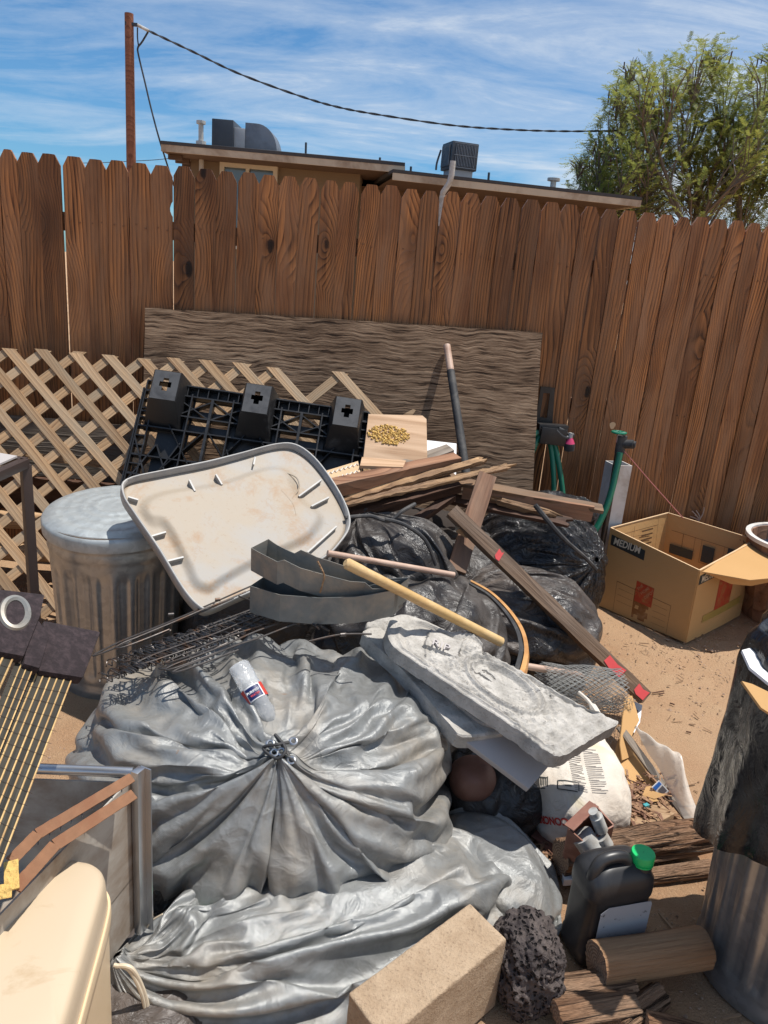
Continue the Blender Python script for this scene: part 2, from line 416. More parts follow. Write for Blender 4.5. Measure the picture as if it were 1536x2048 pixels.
# ------------------------------------------------------------------ materials
def plain(name, col, rough=.6, metal=0.0, var=.15, sc=20, bs=.2, bd=.003, col2=None, sc2=6, mask=(.45, .65), spec=.5):
    m, nt, b = newmat(name); t = nd(nt, 'TexCoord').outputs['Object']
    n = noise(nt, t, sc, 5); c = mix(nt, n, tuple(k * (1 - var) for k in col), tuple(k * (1 + var) for k in col))
    if col2: c = mix(nt, ramp(nt, noise(nt, t, sc2, 6, .65, .4), [(mask[0], 0.0), (mask[1], 1.0)]), c, col2)
    setb(nt, b, Base_Color=c, Roughness=rough, Metallic=metal, Normal=bump(nt, n, bs, bd)); b.inputs['Specular IOR Level'].default_value = spec
    return m
def wood(name, dark, light, tone=.25, ring=14, knots=0.0, rough=.7, bs=.5, grey=None, bd=.002, fine=1.0, along=0, stain=None, wob=.85, con=(.34, .84)):
    m, nt, b = newmat(name); t = nd(nt, 'TexCoord').outputs['Object']; r = nd(nt, 'ObjectInfo').outputs['Random']
    off = nd(nt, 'CombineXYZ', None, X=mth(nt, 'MULTIPLY', r, 41.7), Y=mth(nt, 'MULTIPLY', r, 13.3), Z=mth(nt, 'MULTIPLY', r, 29.1)).outputs[0]
    v = nd(nt, 'VectorMath', dict(operation='ADD'), i0=t, i1=off).outputs[0]
    low = noise(nt, mapping(nt, v, (.75, 2.6, 2.6)), 1.0, 2, .4)
    wobr = mth(nt, 'MULTIPLY', mth(nt, 'ADD', mth(nt, 'FRACT', mth(nt, 'MULTIPLY', r, 7.77)), .15), wob * 1.5)
    sep = nd(nt, 'SeparateXYZ', None, Vector=v)
    ph = mth(nt, 'ADD', mth(nt, 'MULTIPLY', sep.outputs['Y'], ring), mth(nt, 'MULTIPLY', low, mth(nt, 'MULTIPLY', wobr, float(ring))))
    ph = mth(nt, 'ADD', ph, mth(nt, 'MULTIPLY', sep.outputs['Z'], ring * .6))
    kmask = None
    if knots:
        vo = nd(nt, 'TexVoronoi', None, Vector=mapping(nt, v, (2.1, 4.4, 2.0)), Scale=1.0, Randomness=1.0)
        kd = vo.outputs['Distance']; sel = mth(nt, 'GREATER_THAN', nd(nt, 'SeparateColor', None, Color=vo.outputs['Color']).outputs[0], 1 - knots)
        wob = mth(nt, 'ADD', kd, mth(nt, 'MULTIPLY', mth(nt, 'SUBTRACT', noise(nt, v, 14, 3), .5), .09))
        kmask = mth(nt, 'MULTIPLY', sel, ramp(nt, wob, [(.05, 1.0), (.075, .9), (.09, .35), (.16, .3), (.33, 0.0)]))
        infl = mth(nt, 'MULTIPLY', sel, ramp(nt, kd, [(.0, 1.0), (.2, .45), (.5, 0.0)]))
        ph = mth(nt, 'ADD', ph, mth(nt, 'MULTIPLY', infl, 7.0))
    fr = mth(nt, 'FRACT', ph)
    band = ramp(nt, fr, [(0, .05), (.55, .45), (.86, 1.0), (1.0, .05)])
    fib = noise(nt, mapping(nt, v, (4, 160 * fine, 160 * fine)), 1.0, 4, .65)
    mid = noise(nt, mapping(nt, v, (1.2, 26, 26)), 1.0, 4, .6)
    k = mth(nt, 'ADD', mth(nt, 'MULTIPLY', band, .27), mth(nt, 'ADD', mth(nt, 'MULTIPLY', fib, .42), mth(nt, 'MULTIPLY', mid, .52)))
    c = ramp(nt, k, [(con[0], light), (con[1], dark)])
    if grey: c = mix(nt, ramp(nt, noise(nt, mapping(nt, v, (2.2, 12, 12)), 1.0, 5, .6), [(.4, 0.0), (.66, 1.0)]), c, grey)
    if stain: c = mix(nt, ramp(nt, noise(nt, mapping(nt, v, (1.0, 3, 3)), 1.6, 4, .55), [(.5, 0.0), (.72, .85)]), c, stain)
    if kmask is not None: c = mix(nt, kmask, c, tuple(x * .32 for x in dark))
    br = mth(nt, 'ADD', mth(nt, 'MULTIPLY', r, tone * 2), 1 - tone)
    c = mix(nt, 1.0, c, nd(nt, 'CombineColor', None, Red=br, Green=br, Blue=br).outputs[0], 'MULTIPLY')
    hgt = mth(nt, 'SUBTRACT', mth(nt, 'MULTIPLY', fib, .8), mth(nt, 'MULTIPLY', band, -.6))
    setb(nt, b, Base_Color=c, Roughness=rough, Normal=bump(nt, hgt, bs, bd)); b.inputs['Specular IOR Level'].default_value = .3
    return m
M = {}
M['picket'] = wood('stained_cedar', (.045, .015, .005), (.48, .20, .068), tone=.36, con=(.43, .76), ring=58, knots=.5, rough=.5, bs=.9, bd=.003, stain=(.15, .055, .02), wob=.34, grey=(.27, .135, .067))
M['ply'] = None
M['lattice'] = wood('pale_lath_wood', (.22, .12, .06), (.55, .36, .195), tone=.2, ring=60, knots=.2, grey=(.35, .26, .17), bs=.7, wob=.3)
M['oldwood'] = wood('grey_weathered_wood', (.07, .052, .038), (.25, .205, .16), ring=22, grey=(.24, .2, .165), bs=1.0, bd=.004)
M['redwood'] = wood('reddish_old_plank', (.10, .042, .022), (.36, .19, .11), ring=14, knots=.2, bs=.7, grey=(.24, .15, .1))
M['brownwood'] = wood('brown_old_plank', (.075, .04, .022), (.27, .165, .095), ring=18, knots=.25, bs=.9, grey=(.2, .14, .1), bd=.003)
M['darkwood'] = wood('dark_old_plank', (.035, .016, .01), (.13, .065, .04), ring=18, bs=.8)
M['split'] = wood('splintered_wood', (.10, .05, .025), (.46, .29, .15), ring=30, bs=1.3, bd=.005, grey=(.2, .12, .07))
M['pine'] = wood('pale_pine_block', (.26, .15, .075), (.5, .34, .2), ring=40, bs=.3)
M['broom'] = wood('yellow_broomstick', (.5, .3, .12), (.74, .55, .3), tone=.05, ring=5, rough=.4, bs=.1, stain=(.42, .26, .08))
M['dowel'] = wood('pinkish_dowel', (.36, .23, .17), (.56, .41, .32), tone=.05, ring=5, rough=.5, bs=.2)
M['bow'] = wood('orange_laminate', (.45, .21, .07), (.66, .36, .14), tone=.05, ring=10, rough=.35, bs=.1)
M['bark'] = wood('dry_firewood', (.12, .055, .028), (.42, .23, .125), ring=30, bs=1.6, bd=.012, grey=(.3, .19, .12), tone=.1)
M['logskin'] = wood('smooth_log_skin', (.13, .06, .028), (.46, .275, .15), ring=9, bs=1.2, bd=.008, tone=.08, stain=(.36, .17, .07), knots=.3)
M['black'] = plain('black_plastic', (.016, .016, .017), .42, bs=.1, col2=(.06, .055, .05), sc2=4, mask=(.5, .8))
M['palletblack'] = plain('dusty_black_moulding', (.013, .013, .014), .4, bs=.15, col2=(.10, .1, .1), sc2=9, mask=(.55, .85))
M['footgrey'] = plain('scuffed_grey_plastic', (.07, .07, .072), .45, bs=.1, col2=(.02, .02, .022), sc2=12, mask=(.5, .75))
M['rubber'] = plain('black_grip', (.03, .03, .032), .7, bs=.4, col2=(.08, .075, .07), sc2=15)
M['steel'] = plain('grey_wire', (.10, .09, .085), .45, metal=.85, var=.3, sc=60, col2=(.14, .07, .035), sc2=20, mask=(.52, .7))
M['zinc'] = plain('dull_zinc_sheet', (.20, .215, .215), .46, metal=.5, var=.25, sc=22, bs=.3, col2=(.33, .30, .255), sc2=6, mask=(.46, .62))
M['alu'] = plain('brushed_aluminium', (.50, .51, .53), .28, metal=.9, var=.1, sc=30, bs=.05)
M['rust'] = plain('rusty_strip', (.22, .105, .052), .8, metal=.1, var=.3, sc=45, bs=.6, col2=(.2, .085, .04), sc2=16)
M['rustred'] = plain('red_brown_metal', (.20, .085, .06), .55, metal=.2, var=.2, sc=30, bs=.3, col2=(.33, .17, .12), sc2=8)
M['brownpaint'] = plain('dark_brown_paint', (.045, .03, .026), .45, bs=.1)
M['pvc'] = plain('white_pvc', (.68, .66, .63), .4, bs=.08, col2=(.36, .3, .24), sc2=5, mask=(.5, .75))
M['pvcgrey'] = plain('light_grey_pvc', (.50, .50, .48), .4, bs=.1, col2=(.34, .31, .27), sc2=14)
M['hose'] = plain('green_hose', (.015, .17, .10), .3, bs=.05)
M['hosedark'] = plain('grey_green_hose', (.05, .11, .085), .4, bs=.05)
M['white'] = plain('white_card', (.74, .73, .72), .6, var=.04, bs=.05)
M['paper'] = plain('creased_paper', (.66, .60, .52), .7, var=.1, sc=12, bs=.8, bd=.01)
M['pink'] = plain('pink_plastic', (.55, .05, .14), .35, bs=.05)
M['redprint'] = plain('red_print', (.5, .045, .03), .6, bs=.05)
M['orangeprint'] = plain('orange_red_print', (.40, .05, .016), .55, var=.3, bs=.05, col2=(.36, .16, .05), sc2=18, mask=(.5, .65))
M['blackprint'] = plain('black_print', (.025, .03, .028), .6, bs=.02)
M['greyprint'] = plain('faded_ink', (.12, .11, .12), .6, bs=.02)
M['brownprint'] = plain('brown_ink', (.10, .05, .02), .6, bs=.02)
M['whiteprint'] = plain('white_print', (.62, .55, .42), .6, bs=.02)
M['logoink'] = plain('pale_logo_ink', (.46, .22, .11), .6, bs=.02)
M['blueprint'] = plain('blue_print', (.03, .16, .55), .5, bs=.02)
M['fadedprint'] = plain('faded_brown_ink', (.30, .27, .24), .7, bs=.02)
M['navy'] = plain('navy_print', (.012, .02, .10), .45, bs=.02)
M['green'] = plain('green_cap', (.012, .50, .13), .32, var=.05, bs=.03)
M['beige'] = plain('beige_plastic', (.53, .42, .29), .42, var=.03, sc=9, bs=.15, bd=.002, col2=(.40, .27, .15), sc2=9, mask=(.6, .8))
M['beigerim'] = plain('cream_plastic_rim', (.66, .50, .31), .38, var=.04, bs=.1)
M['cabpanel'] = plain('grimy_white_panel', (.43, .40, .35), .5, var=.1, sc=8, bs=.2, col2=(.20, .14, .095), sc2=4, mask=(.40, .62))
M['cream'] = plain('cream_cord', (.62, .52, .38), .5, bs=.05)
M['slabside'] = plain('pale_foam', (.42, .385, .37), .7, var=.05, bs=.2)
M['terra'] = plain('reddish_brown_leather', (.17, .075, .05), .6, bs=.3, sc=60)
M['twine'] = plain('pinkish_string', (.45, .16, .14), .7, bs=.3)
M['foam'] = plain('yellow_foam', (.62, .40, .12), .8, var=.5, sc=90, bs=1.0, bd=.01)
M['osb'] = wood('tan_plywood_square', (.34, .2, .11), (.58, .4, .26), tone=.03, ring=8, bs=.5)
M['redpaint'] = plain('red_paint', (.62, .06, .06), .6, bs=.3)
M['stucco'] = plain('tan_stucco', (.22, .165, .11), .9, var=.05, sc=80, bs=.3)
M['stuccoshade'] = plain('shade_coloured_stucco', (.13, .08, .05), .9, var=.05, sc=80, bs=.3)  # stucco colour darkened to stand for the shade of the recess
M['fascia'] = plain('cream_fascia', (.52, .43, .32), .6, var=.08, sc=6, bs=.1, col2=(.3, .21, .14), sc2=2)
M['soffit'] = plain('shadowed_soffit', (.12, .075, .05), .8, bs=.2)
M['shingle'] = plain('dark_roofing', (.06, .058, .06), .9, var=.3, sc=30, bs=.5)
M['galv'] = plain('roof_sheet_metal', (.20, .22, .25), .5, metal=.5, var=.15, sc=7, bs=.15, col2=(.09, .1, .115), sc2=1.3)
M['acdark'] = plain('dark_unit_paint', (.045, .055, .07), .45, bs=.1)
M['acbase'] = plain('pale_unit_base', (.38, .40, .42), .5, bs=.1)
M['pole'] = wood('red_brown_pole', (.11, .04, .022), (.26, .11, .065), ring=20, bs=.6)
M['wire'] = plain('dark_cable', (.03, .035, .045), .5, bs=.05)
M['leafdead'] = plain('dry_pod', (.09, .045, .03), .8, bs=.2)
M['trunk'] = plain('tree_bark', (.15, .115, .085), .9, var=.3, sc=25, bs=.8)
M['jug'] = plain('matte_black_jug', (.022, .022, .024), .38, var=.1, sc=10, bs=.1, col2=(.06, .058, .055), sc2=7, mask=(.52, .8))
M['jlabel'] = plain('worn_grey_label', (.34, .35, .37), .5, var=.05, bs=.05, col2=(.06, .06, .06), sc2=40, mask=(.60, .64))
M['maroon'] = plain('maroon_plastic', (.10, .012, .03), .35, bs=.05)
M['water'] = plain('dark_water', (.02, .03, .06), .15, bs=.05)

def m_ground():
    m, nt, b = newmat('sandy_ground'); t = nd(nt, 'TexCoord').outputs['Object']
    big = noise(nt, t, .9, 5, .6, .3); mid = noise(nt, t, 7, 6, .65); fn = noise(nt, t, 140, 4, .7); gr = noise(nt, t, 420, 2, .6)
    c = ramp(nt, big, [(.3, (.33, .175, .09)), (.52, (.48, .30, .175)), (.75, (.55, .37, .225))])
    c = mix(nt, mth(nt, 'MULTIPLY', ramp(nt, mid, [(.4, 0.0), (.75, 1.0)]), .5), c, (.51, .36, .22))
    c = mix(nt, ramp(nt, gr, [(.5, 0.0), (.78, .8)]), c, (.2, .11, .065))
    c = mix(nt, ramp(nt, fn, [(.62, 0.0), (.74, .6)]), c, (.66, .54, .4))
    h = mth(nt, 'ADD', mth(nt, 'MULTIPLY', fn, .6), mth(nt, 'ADD', mth(nt, 'MULTIPLY', gr, .3), mid))
    setb(nt, b, Base_Color=c, Roughness=.95, Normal=bump(nt, h, .9, .018)); b.inputs['Specular IOR Level'].default_value = .15
    return m
M['ground'] = m_ground()
def m_plastic(name, base, dust, dmask=(.5, .7), rough=.22, wr=1.0, dirt_sc=3.0):
    m, nt, b = newmat(name); t = nd(nt, 'TexCoord').outputs['Object']
    d = ramp(nt, noise(nt, t, dirt_sc, 7, .65, .6), [(dmask[0], 0.0), (dmask[1], 1.0)])
    wv = nd(nt, 'VectorMath', dict(operation='ADD'), i0=t, i1=nd(nt, 'VectorMath', dict(operation='SCALE'), i0=nd(nt, 'TexNoise', None, Vector=t, Scale=6.0, Detail=2.0).outputs['Color'], Scale=.22).outputs[0]).outputs[0]
    w1 = nd(nt, 'TexVoronoi', dict(feature='SMOOTH_F1'), Vector=mapping(nt, wv, (1, 2.2, 1.3), (.3, .5, .9)), Scale=11.0, Smoothness=.25).outputs['Distance']
    w2 = noise(nt, mapping(nt, wv, (1, 3.2, 1.2), (.8, .2, .4)), 17, 4, .6, .5)
    h = mth(nt, 'ADD', w1, mth(nt, 'MULTIPLY', mth(nt, 'ABSOLUTE', mth(nt, 'SUBTRACT', w2, .5)), 1.6))
    setb(nt, b, Base_Color=mix(nt, d, base, dust), Roughness=mth(nt, 'ADD', mth(nt, 'MULTIPLY', d, .35), rough), Normal=bump(nt, h, .75 * wr, .02))
    return m
M['bagshiny'] = m_plastic('shiny_black_bag', (.018, .018, .02), (.09, .08, .075), (.55, .85), .16)
M['bagdusty'] = m_plastic('dusty_black_bag', (.03, .028, .028), (.115, .09, .075), (.38, .66), .24, wr=.7)
M['bagmatte'] = m_plastic('brownish_black_bag', (.026, .024, .024), (.08, .068, .06), (.40, .68), .28, wr=.6)
def m_tarp():
    m, nt, b = newmat('silver_tarp'); t = nd(nt, 'TexCoord').outputs['Object']
    dirt = ramp(nt, noise(nt, t, 2.8, 7, .64, .5), [(.47, 0.0), (.70, .8)])
    mud = ramp(nt, noise(nt, mapping(nt, t, (1, 1.4, 1), loc=(3, 1, 2)), 7, 5, .6, .8), [(.69, 0.0), (.735, .8)])
    wx = nd(nt, 'TexWave', dict(wave_type='BANDS', bands_direction='DIAGONAL'), Vector=t, Scale=130.0, Distortion=2.5, Detail=1.0).outputs['Fac']
    wy = nd(nt, 'TexWave', dict(wave_type='BANDS', bands_direction='X'), Vector=t, Scale=150.0, Distortion=2.5, Detail=1.0).outputs['Fac']
    wv = nd(nt, 'VectorMath', dict(operation='ADD'), i0=t, i1=nd(nt, 'VectorMath', dict(operation='SCALE'), i0=nd(nt, 'TexNoise', None, Vector=t, Scale=5.0, Detail=2.0).outputs['Color'], Scale=.25).outputs[0]).outputs[0]
    cr = nd(nt, 'TexVoronoi', dict(feature='F1'), Vector=wv, Scale=17.0).outputs['Distance']
    cr2 = noise(nt, wv, 34, 4, .65, .6)
    c = mix(nt, dirt, (.26, .265, .26), (.30, .245, .18)); c = mix(nt, mud, c, (.27, .15, .08))
    c = mix(nt, mth(nt, 'MULTIPLY', ramp(nt, noise(nt, t, 26, 5, .7), [(.45, 0.0), (.75, 1.0)]), .5), c, (.13, .125, .115))
    n1 = bump(nt, mth(nt, 'ADD', cr, mth(nt, 'MULTIPLY', cr2, .6)), .4, .014)
    n2 = bump(nt, mth(nt, 'ADD', wx, wy), .22, .0018, n1)
    setb(nt, b, Base_Color=c, Roughness=mth(nt, 'ADD', .37, mth(nt, 'MULTIPLY', dirt, .32)), Metallic=mth(nt, 'SUBTRACT', .31, mth(nt, 'MULTIPLY', dirt, .22)), Normal=n2)
    return m
M['tarp'] = m_tarp()
def m_ply():
    m, nt, b = newmat('weathered_plywood'); t = nd(nt, 'TexCoord').outputs['Object']
    vo = nd(nt, 'TexVoronoi', None, Vector=mapping(nt, t, (1.9, 2.6, 1), loc=(.37, .2, 0)), Scale=1.0, Randomness=1.0)
    kd = vo.outputs['Distance']; sel = mth(nt, 'GREATER_THAN', nd(nt, 'SeparateColor', None, Color=vo.outputs['Color']).outputs[0], .12)
    inf = mth(nt, 'MULTIPLY', sel, ramp(nt, kd, [(0, 1.0), (.08, .6), (.22, 0.0)]))
    sp = nd(nt, 'SeparateXYZ', None, Vector=t)
    wr = noise(nt, mapping(nt, t, (2.2, 1.0, 1)), 2.0, 3, .5)
    Yp = mth(nt, 'ADD', mth(nt, 'ADD', sp.outputs['Y'], mth(nt, 'MULTIPLY', wr, .07)), mth(nt, 'MULTIPLY', inf, .05))
    v2 = nd(nt, 'CombineXYZ', None, X=mth(nt, 'MULTIPLY', sp.outputs['X'], 6.0), Y=mth(nt, 'MULTIPLY', Yp, 88.0), Z=0.0).outputs[0]
    g = noise(nt, v2, 1.0, 4, .6, .15)
    g2 = noise(nt, nd(nt, 'VectorMath', dict(operation='MULTIPLY'), i0=v2, i1=(1.7, 3.2, 1)).outputs[0], 1.0, 3, .6)
    k = ramp(nt, g, [(.36, (.035, .022, .015)), (.43, (.15, .105, .075)), (.52, (.24, .18, .135)), (.70, (.36, .285, .22))])
    tone = noise(nt, mapping(nt, t, (.9, 3.2, 1)), 1.8, 5, .65)
    c = mix(nt, 1.0, k, ramp(nt, tone, [(.32, (.55, .46, .38)), (.66, (1.12, 1.0, .86))]), 'MULTIPLY')
    c = mix(nt, mth(nt, 'MULTIPLY', sel, ramp(nt, kd, [(.012, 1.0), (.035, .4), (.06, .7), (.075, 0.0)])), c, (.09, .05, .03))
    h = mth(nt, 'ADD', mth(nt, 'MULTIPLY', g, ramp(nt, tone, [(.3, 1.3), (.7, .5)])), mth(nt, 'MULTIPLY', g2, .25))
    setb(nt, b, Base_Color=c, Roughness=.85, Normal=bump(nt, h, .8, .007)); b.inputs['Specular IOR Level'].default_value = .25
    return m
M['ply'] = m_ply()
def m_galv(name, base=(.52, .56, .57), rough=.33, metal=.85):
    m, nt, b = newmat(name); t = nd(nt, 'TexCoord').outputs['Object']
    sp = nd(nt, 'TexVoronoi', None, Vector=t, Scale=55.0).outputs['Color']; g = nd(nt, 'SeparateColor', None, Color=sp).outputs[0]
    n = noise(nt, t, 5, 5, .6, .3)
    c = mix(nt, g, tuple(k * .82 for k in base), base); c = mix(nt, ramp(nt, n, [(.5, 0.0), (.75, .6)]), c, tuple(k * .72 for k in base))
    setb(nt, b, Base_Color=c, Metallic=metal, Roughness=mth(nt, 'ADD', rough - .06, mth(nt, 'MULTIPLY', n, .2)), Normal=bump(nt, noise(nt, t, 9, 3), .25, .01))
    return m
M['can'] = m_galv('galvanised_steel', (.40, .41, .41), .30, .75)
M['canlid'] = m_galv('pale_galvanised_lid', (.46, .49, .49), .42, .45)
def m_lid():
    m, nt, b = newmat('stained_white_lid'); t = nd(nt, 'TexCoord').outputs['Object']
    a = ramp(nt, noise(nt, t, 3.0, 6, .62, .4), [(.34, 0.0), (.56, 1.0)]); s = ramp(nt, noise(nt, mapping(nt, t, (1, 1, 1.2), loc=(4, 2, 1)), 7.0, 8, .75, .25), [(.52, 0.0), (.66, .9)])
    sx = nd(nt, 'SeparateXYZ', None, Vector=t); fx = ramp(nt, mth(nt, 'ADD', mth(nt, 'MULTIPLY', sx.outputs['X'], 1.0), 1.0), [(.0, 1.0), (.75, .8), (.95, 0.0)])
    c = mix(nt, mth(nt, 'MULTIPLY', a, .8), (.31, .30, .285), (.345, .275, .195)); c = mix(nt, mth(nt, 'MULTIPLY', s, fx), c, (.31, .185, .095))
    c = mix(nt, ramp(nt, noise(nt, t, 70, 3, .7), [(.6, 0.0), (.72, .6)]), c, (.28, .2, .13))
    setb(nt, b, Base_Color=c, Roughness=.6, Normal=bump(nt, noise(nt, t, 40, 4), .15, .003))
    return m
M['lid'] = m_lid()
M['lidrim'] = plain('grey_lid_rim', (.30, .295, .285), .45, var=.08, bs=.1, col2=(.42, .4, .37), sc2=7)
def m_card():
    m, nt, b = newmat('brown_cardboard'); t = nd(nt, 'TexCoord').outputs['Object']
    c = mix(nt, noise(nt, t, 3, 4), (.45, .26, .10), (.52, .31, .135)); c = mix(nt, ramp(nt, noise(nt, t, 300, 2), [(.6, 0.0), (.8, .3)]), c, (.28, .16, .07))
    setb(nt, b, Base_Color=c, Roughness=.75, Normal=bump(nt, nd(nt, 'TexWave', dict(bands_direction='DIAGONAL'), Vector=t, Scale=60.0, Distortion=.4).outputs['Fac'], .06, .002)); b.inputs['Specular IOR Level'].default_value = .25
    return m
M['card'] = m_card()
M['cardedge'] = plain('pale_cardboard_edge', (.62, .43, .25), .8, bs=.3)
def m_stone(name, c1, c2, spots, sc, bs, bd, hole=None):
    m, nt, b = newmat(name); t = nd(nt, 'TexCoord').outputs['Object']
    n = noise(nt, t, sc, 7, .65, .3); g = noise(nt, t, sc * 9, 4, .7)
    c = mix(nt, ramp(nt, n, [(.35, 0.0), (.65, 1.0)]), c1, c2); c = mix(nt, ramp(nt, g, [(.55, 0.0), (.72, .7)]), c, spots)
    h = mth(nt, 'ADD', n, mth(nt, 'MULTIPLY', g, .5))
    if hole:
        v = nd(nt, 'TexVoronoi', None, Vector=nd(nt, 'VectorMath', dict(operation='ADD'), i0=t, i1=nd(nt, 'VectorMath', dict(operation='SCALE'), i0=nd(nt, 'TexNoise', None, Vector=t, Scale=30.0).outputs['Color'], Scale=.03).outputs[0]).outputs[0], Scale=hole).outputs['Distance']
        q = ramp(nt, v, [(.18, 0.0), (.42, 1.0)]); h = mth(nt, 'ADD', mth(nt, 'MULTIPLY', h, .5), q); c = mix(nt, q, tuple(k * (.35 if hole < 150 else .82) for k in c1), c)
    setb(nt, b, Base_Color=c, Roughness=.92, Normal=bump(nt, h, bs, bd)); b.inputs['Specular IOR Level'].default_value = .2
    return m
M['slab'] = m_stone('painted_grey_foam_stone', (.32, .30, .27), (.54, .51, .465), (.17, .15, .13), 15, .9, .006)
M['block'] = m_stone('speckled_concrete', (.40, .285, .185), (.50, .37, .25), (.19, .12, .075), 17, 1.0, .012)
M['lava'] = m_stone('dark_lava_rock', (.055, .045, .044), (.13, .105, .095), (.03, .025, .025), 16, 1.0, .02, hole=85)
def m_bagpaper():
    m, nt, b = newmat('dirty_paper_sack'); t = nd(nt, 'TexCoord').outputs['Object']
    a = ramp(nt, noise(nt, t, 3.5, 5, .6, .4), [(.5, 0.0), (.72, .7)]); y_ = ramp(nt, noise(nt, mapping(nt, t, loc=(2, 5, 1)), 5, 5), [(.58, 0.0), (.7, .6)])
    c = mix(nt, a, (.62, .57, .50), (.45, .35, .26)); c = mix(nt, y_, c, (.62, .52, .25))
    setb(nt, b, Base_Color=c, Roughness=.75, Normal=bump(nt, noise(nt, t, 16, 5, .6, 1.2), .6, .012)); b.inputs['Specular IOR Level'].default_value = .25
    return m
M['sackpaper'] = m_bagpaper()
def m_leaf():
    m, nt, b = newmat('feathery_leaves'); t = nd(nt, 'TexCoord').outputs['Object']; g = nd(nt, 'NewGeometry').outputs['Random Per Island']
    n = noise(nt, t, 1.1, 3)
    c = ramp(nt, mth(nt, 'ADD', mth(nt, 'MULTIPLY', n, .7), mth(nt, 'MULTIPLY', g, .35)), [(.25, (.13, .17, .05)), (.5, (.26, .30, .075)), (.8, (.42, .40, .09))])
    setb(nt, b, Base_Color=c, Roughness=.6)
    tr = nd(nt, 'BsdfTranslucent', None, Color=c); ms = nd(nt, 'MixShader', None, Fac=.4, i1=b.outputs[0], i2=tr.outputs[0])
    nt.links.new(ms.outputs[0], nt.nodes['Material Output'].inputs['Surface']); return m
M['leaf'] = m_leaf()
def m_clear(name, col, rough, tr=.75, alpha=1.0):
    m, nt, b = newmat(name); setb(nt, b, Base_Color=col, Roughness=rough, IOR=1.3)
    b.inputs['Transmission Weight'].default_value = tr; t = nd(nt, 'TexCoord').outputs['Object']
    setb(nt, b, Normal=bump(nt, noise(nt, t, 45, 3, .6, .8), .5, .006)); return m
M['bottle'] = m_clear('clear_plastic', (.86, .88, .90), .14, .72)
def m_film():
    m, nt, b = newmat('milky_plastic_film'); t = nd(nt, 'TexCoord').outputs['Object']
    setb(nt, b, Base_Color=(.72, .66, .58), Roughness=.3, Alpha=.7, Normal=bump(nt, noise(nt, t, 18, 4, .6, .8), .5, .01)); return m
M['film'] = m_film()
M['glass'] = plain('window_glass', (.10, .14, .17), .08, var=.05, bs=.0, spec=1.0)
M['canvas'] = plain('dark_purple_felt', (.020, .013, .015), .95, var=.4, sc=180, bs=.8, bd=.002, col2=(.055, .037, .04), sc2=60, mask=(.45, .75))
M['bamboo'] = wood('dark_stained_bamboo', (.012, .011, .008), (.045, .038, .026), tone=.15, ring=2, rough=.45, bs=.2)
M['bamboolight'] = wood('golden_bamboo_edge', (.38, .22, .09), (.66, .46, .2), tone=.1, ring=3, rough=.45, bs=.2)

# ------------------------------------------------------------------ GROUND
def build_ground():
    # fine patch near the camera inside a big sheet; one grid with uneven spacing
    def axis(lo, hi, step, far):
        a = list(np.arange(lo, hi + 1e-6, step)); s = step; x = hi; up = []
        while x < far: s *= 1.5; x += s; up.append(x)
        s = step; x = lo; dn = []
        while x > -far: s *= 1.5; x -= s; dn.append(x)
        return np.array(dn[::-1] + a + up)
    xs = axis(-2.6, 3.2, .03, 260); ys = axis(.2, 4.6, .03, 260)
    X, Y = np.meshgrid(xs, ys); p = np.stack([X.ravel(), Y.ravel(), np.zeros(X.size)], 1)
    near = np.exp(-np.maximum(0, np.hypot(p[:, 0], p[:, 1] - 2) - 4) / 2)
    z = (pn(p * 1.3, 1) * .022 + pn(p * 4.5, 2) * .010 + pn(p * 14, 3) * .006) * near
    p[:, 2] = z - .006; nx = len(xs); ny = len(ys)
    fs = [(j * nx + i, j * nx + i + 1, (j + 1) * nx + i + 1, (j + 1) * nx + i) for j in range(ny - 1) for i in range(nx - 1)]
    tag(mk('ground', p, fs, M['ground'], smooth=True), kind='structure')
build_ground()

# ------------------------------------------------------------------ FENCE
FY = lambda x: 4.02 + .115 * x
fa = math.atan(.115)
fence = thing('wooden_fence', 'tall reddish brown dog-eared picket fence running across the whole yard behind the junk pile', 'fence', (0, 4.02, 0))
def on_fence(px, py, off=0.0):
    r = ray(px, py); t = (4.02 - off) / (r.y - .115 * r.x); return Vector((0, 0, H)) + r * t
edges = [(-42, -3), (0, 34), (35, 78), (78, 122), (125, 169), (171, 213), (215, 257), (260, 302), (304, 346), (349, 389), (391, 432), (434, 474), (476, 517), (518, 558), (560, 600),
         (601, 641), (643, 680), (681, 720), (722, 761), (763, 802), (804, 842), (842, 880), (881, 921), (922, 960), (963, 1001), (1003, 1041), (1042, 1080), (1082, 1120), (1122, 1161),
         (1163, 1199), (1201, 1236), (1237, 1274), (1275, 1312), (1314, 1349), (1350, 1382), (1383, 1418), (1420, 1456), (1457, 1490), (1492, 1524), (1525, 1560), (1561, 1596), (1597, 1632)] + [(1633 + k * 38, 1670 + k * 38) for k in range(9)]
edges = [(-42 - (k + 1) * 42, -3 - (k + 1) * 42) for k in range(14)][::-1] + edges
tops = [296, 299, 305, 308, 313, 319, 321, 326, 331, 333, 338, 343, 345, 350, 353, 356, 361, 365, 369, 371, 378, 382, 383, 386, 392, 396, 399, 404, 409, 413, 418, 421, 425, 429, 434, 434, 438, 441, 446, 449, 452, 456] + [460 + k * 4 for k in range(9)]
tops = [292 - 4 * k for k in range(14)][::-1] + tops
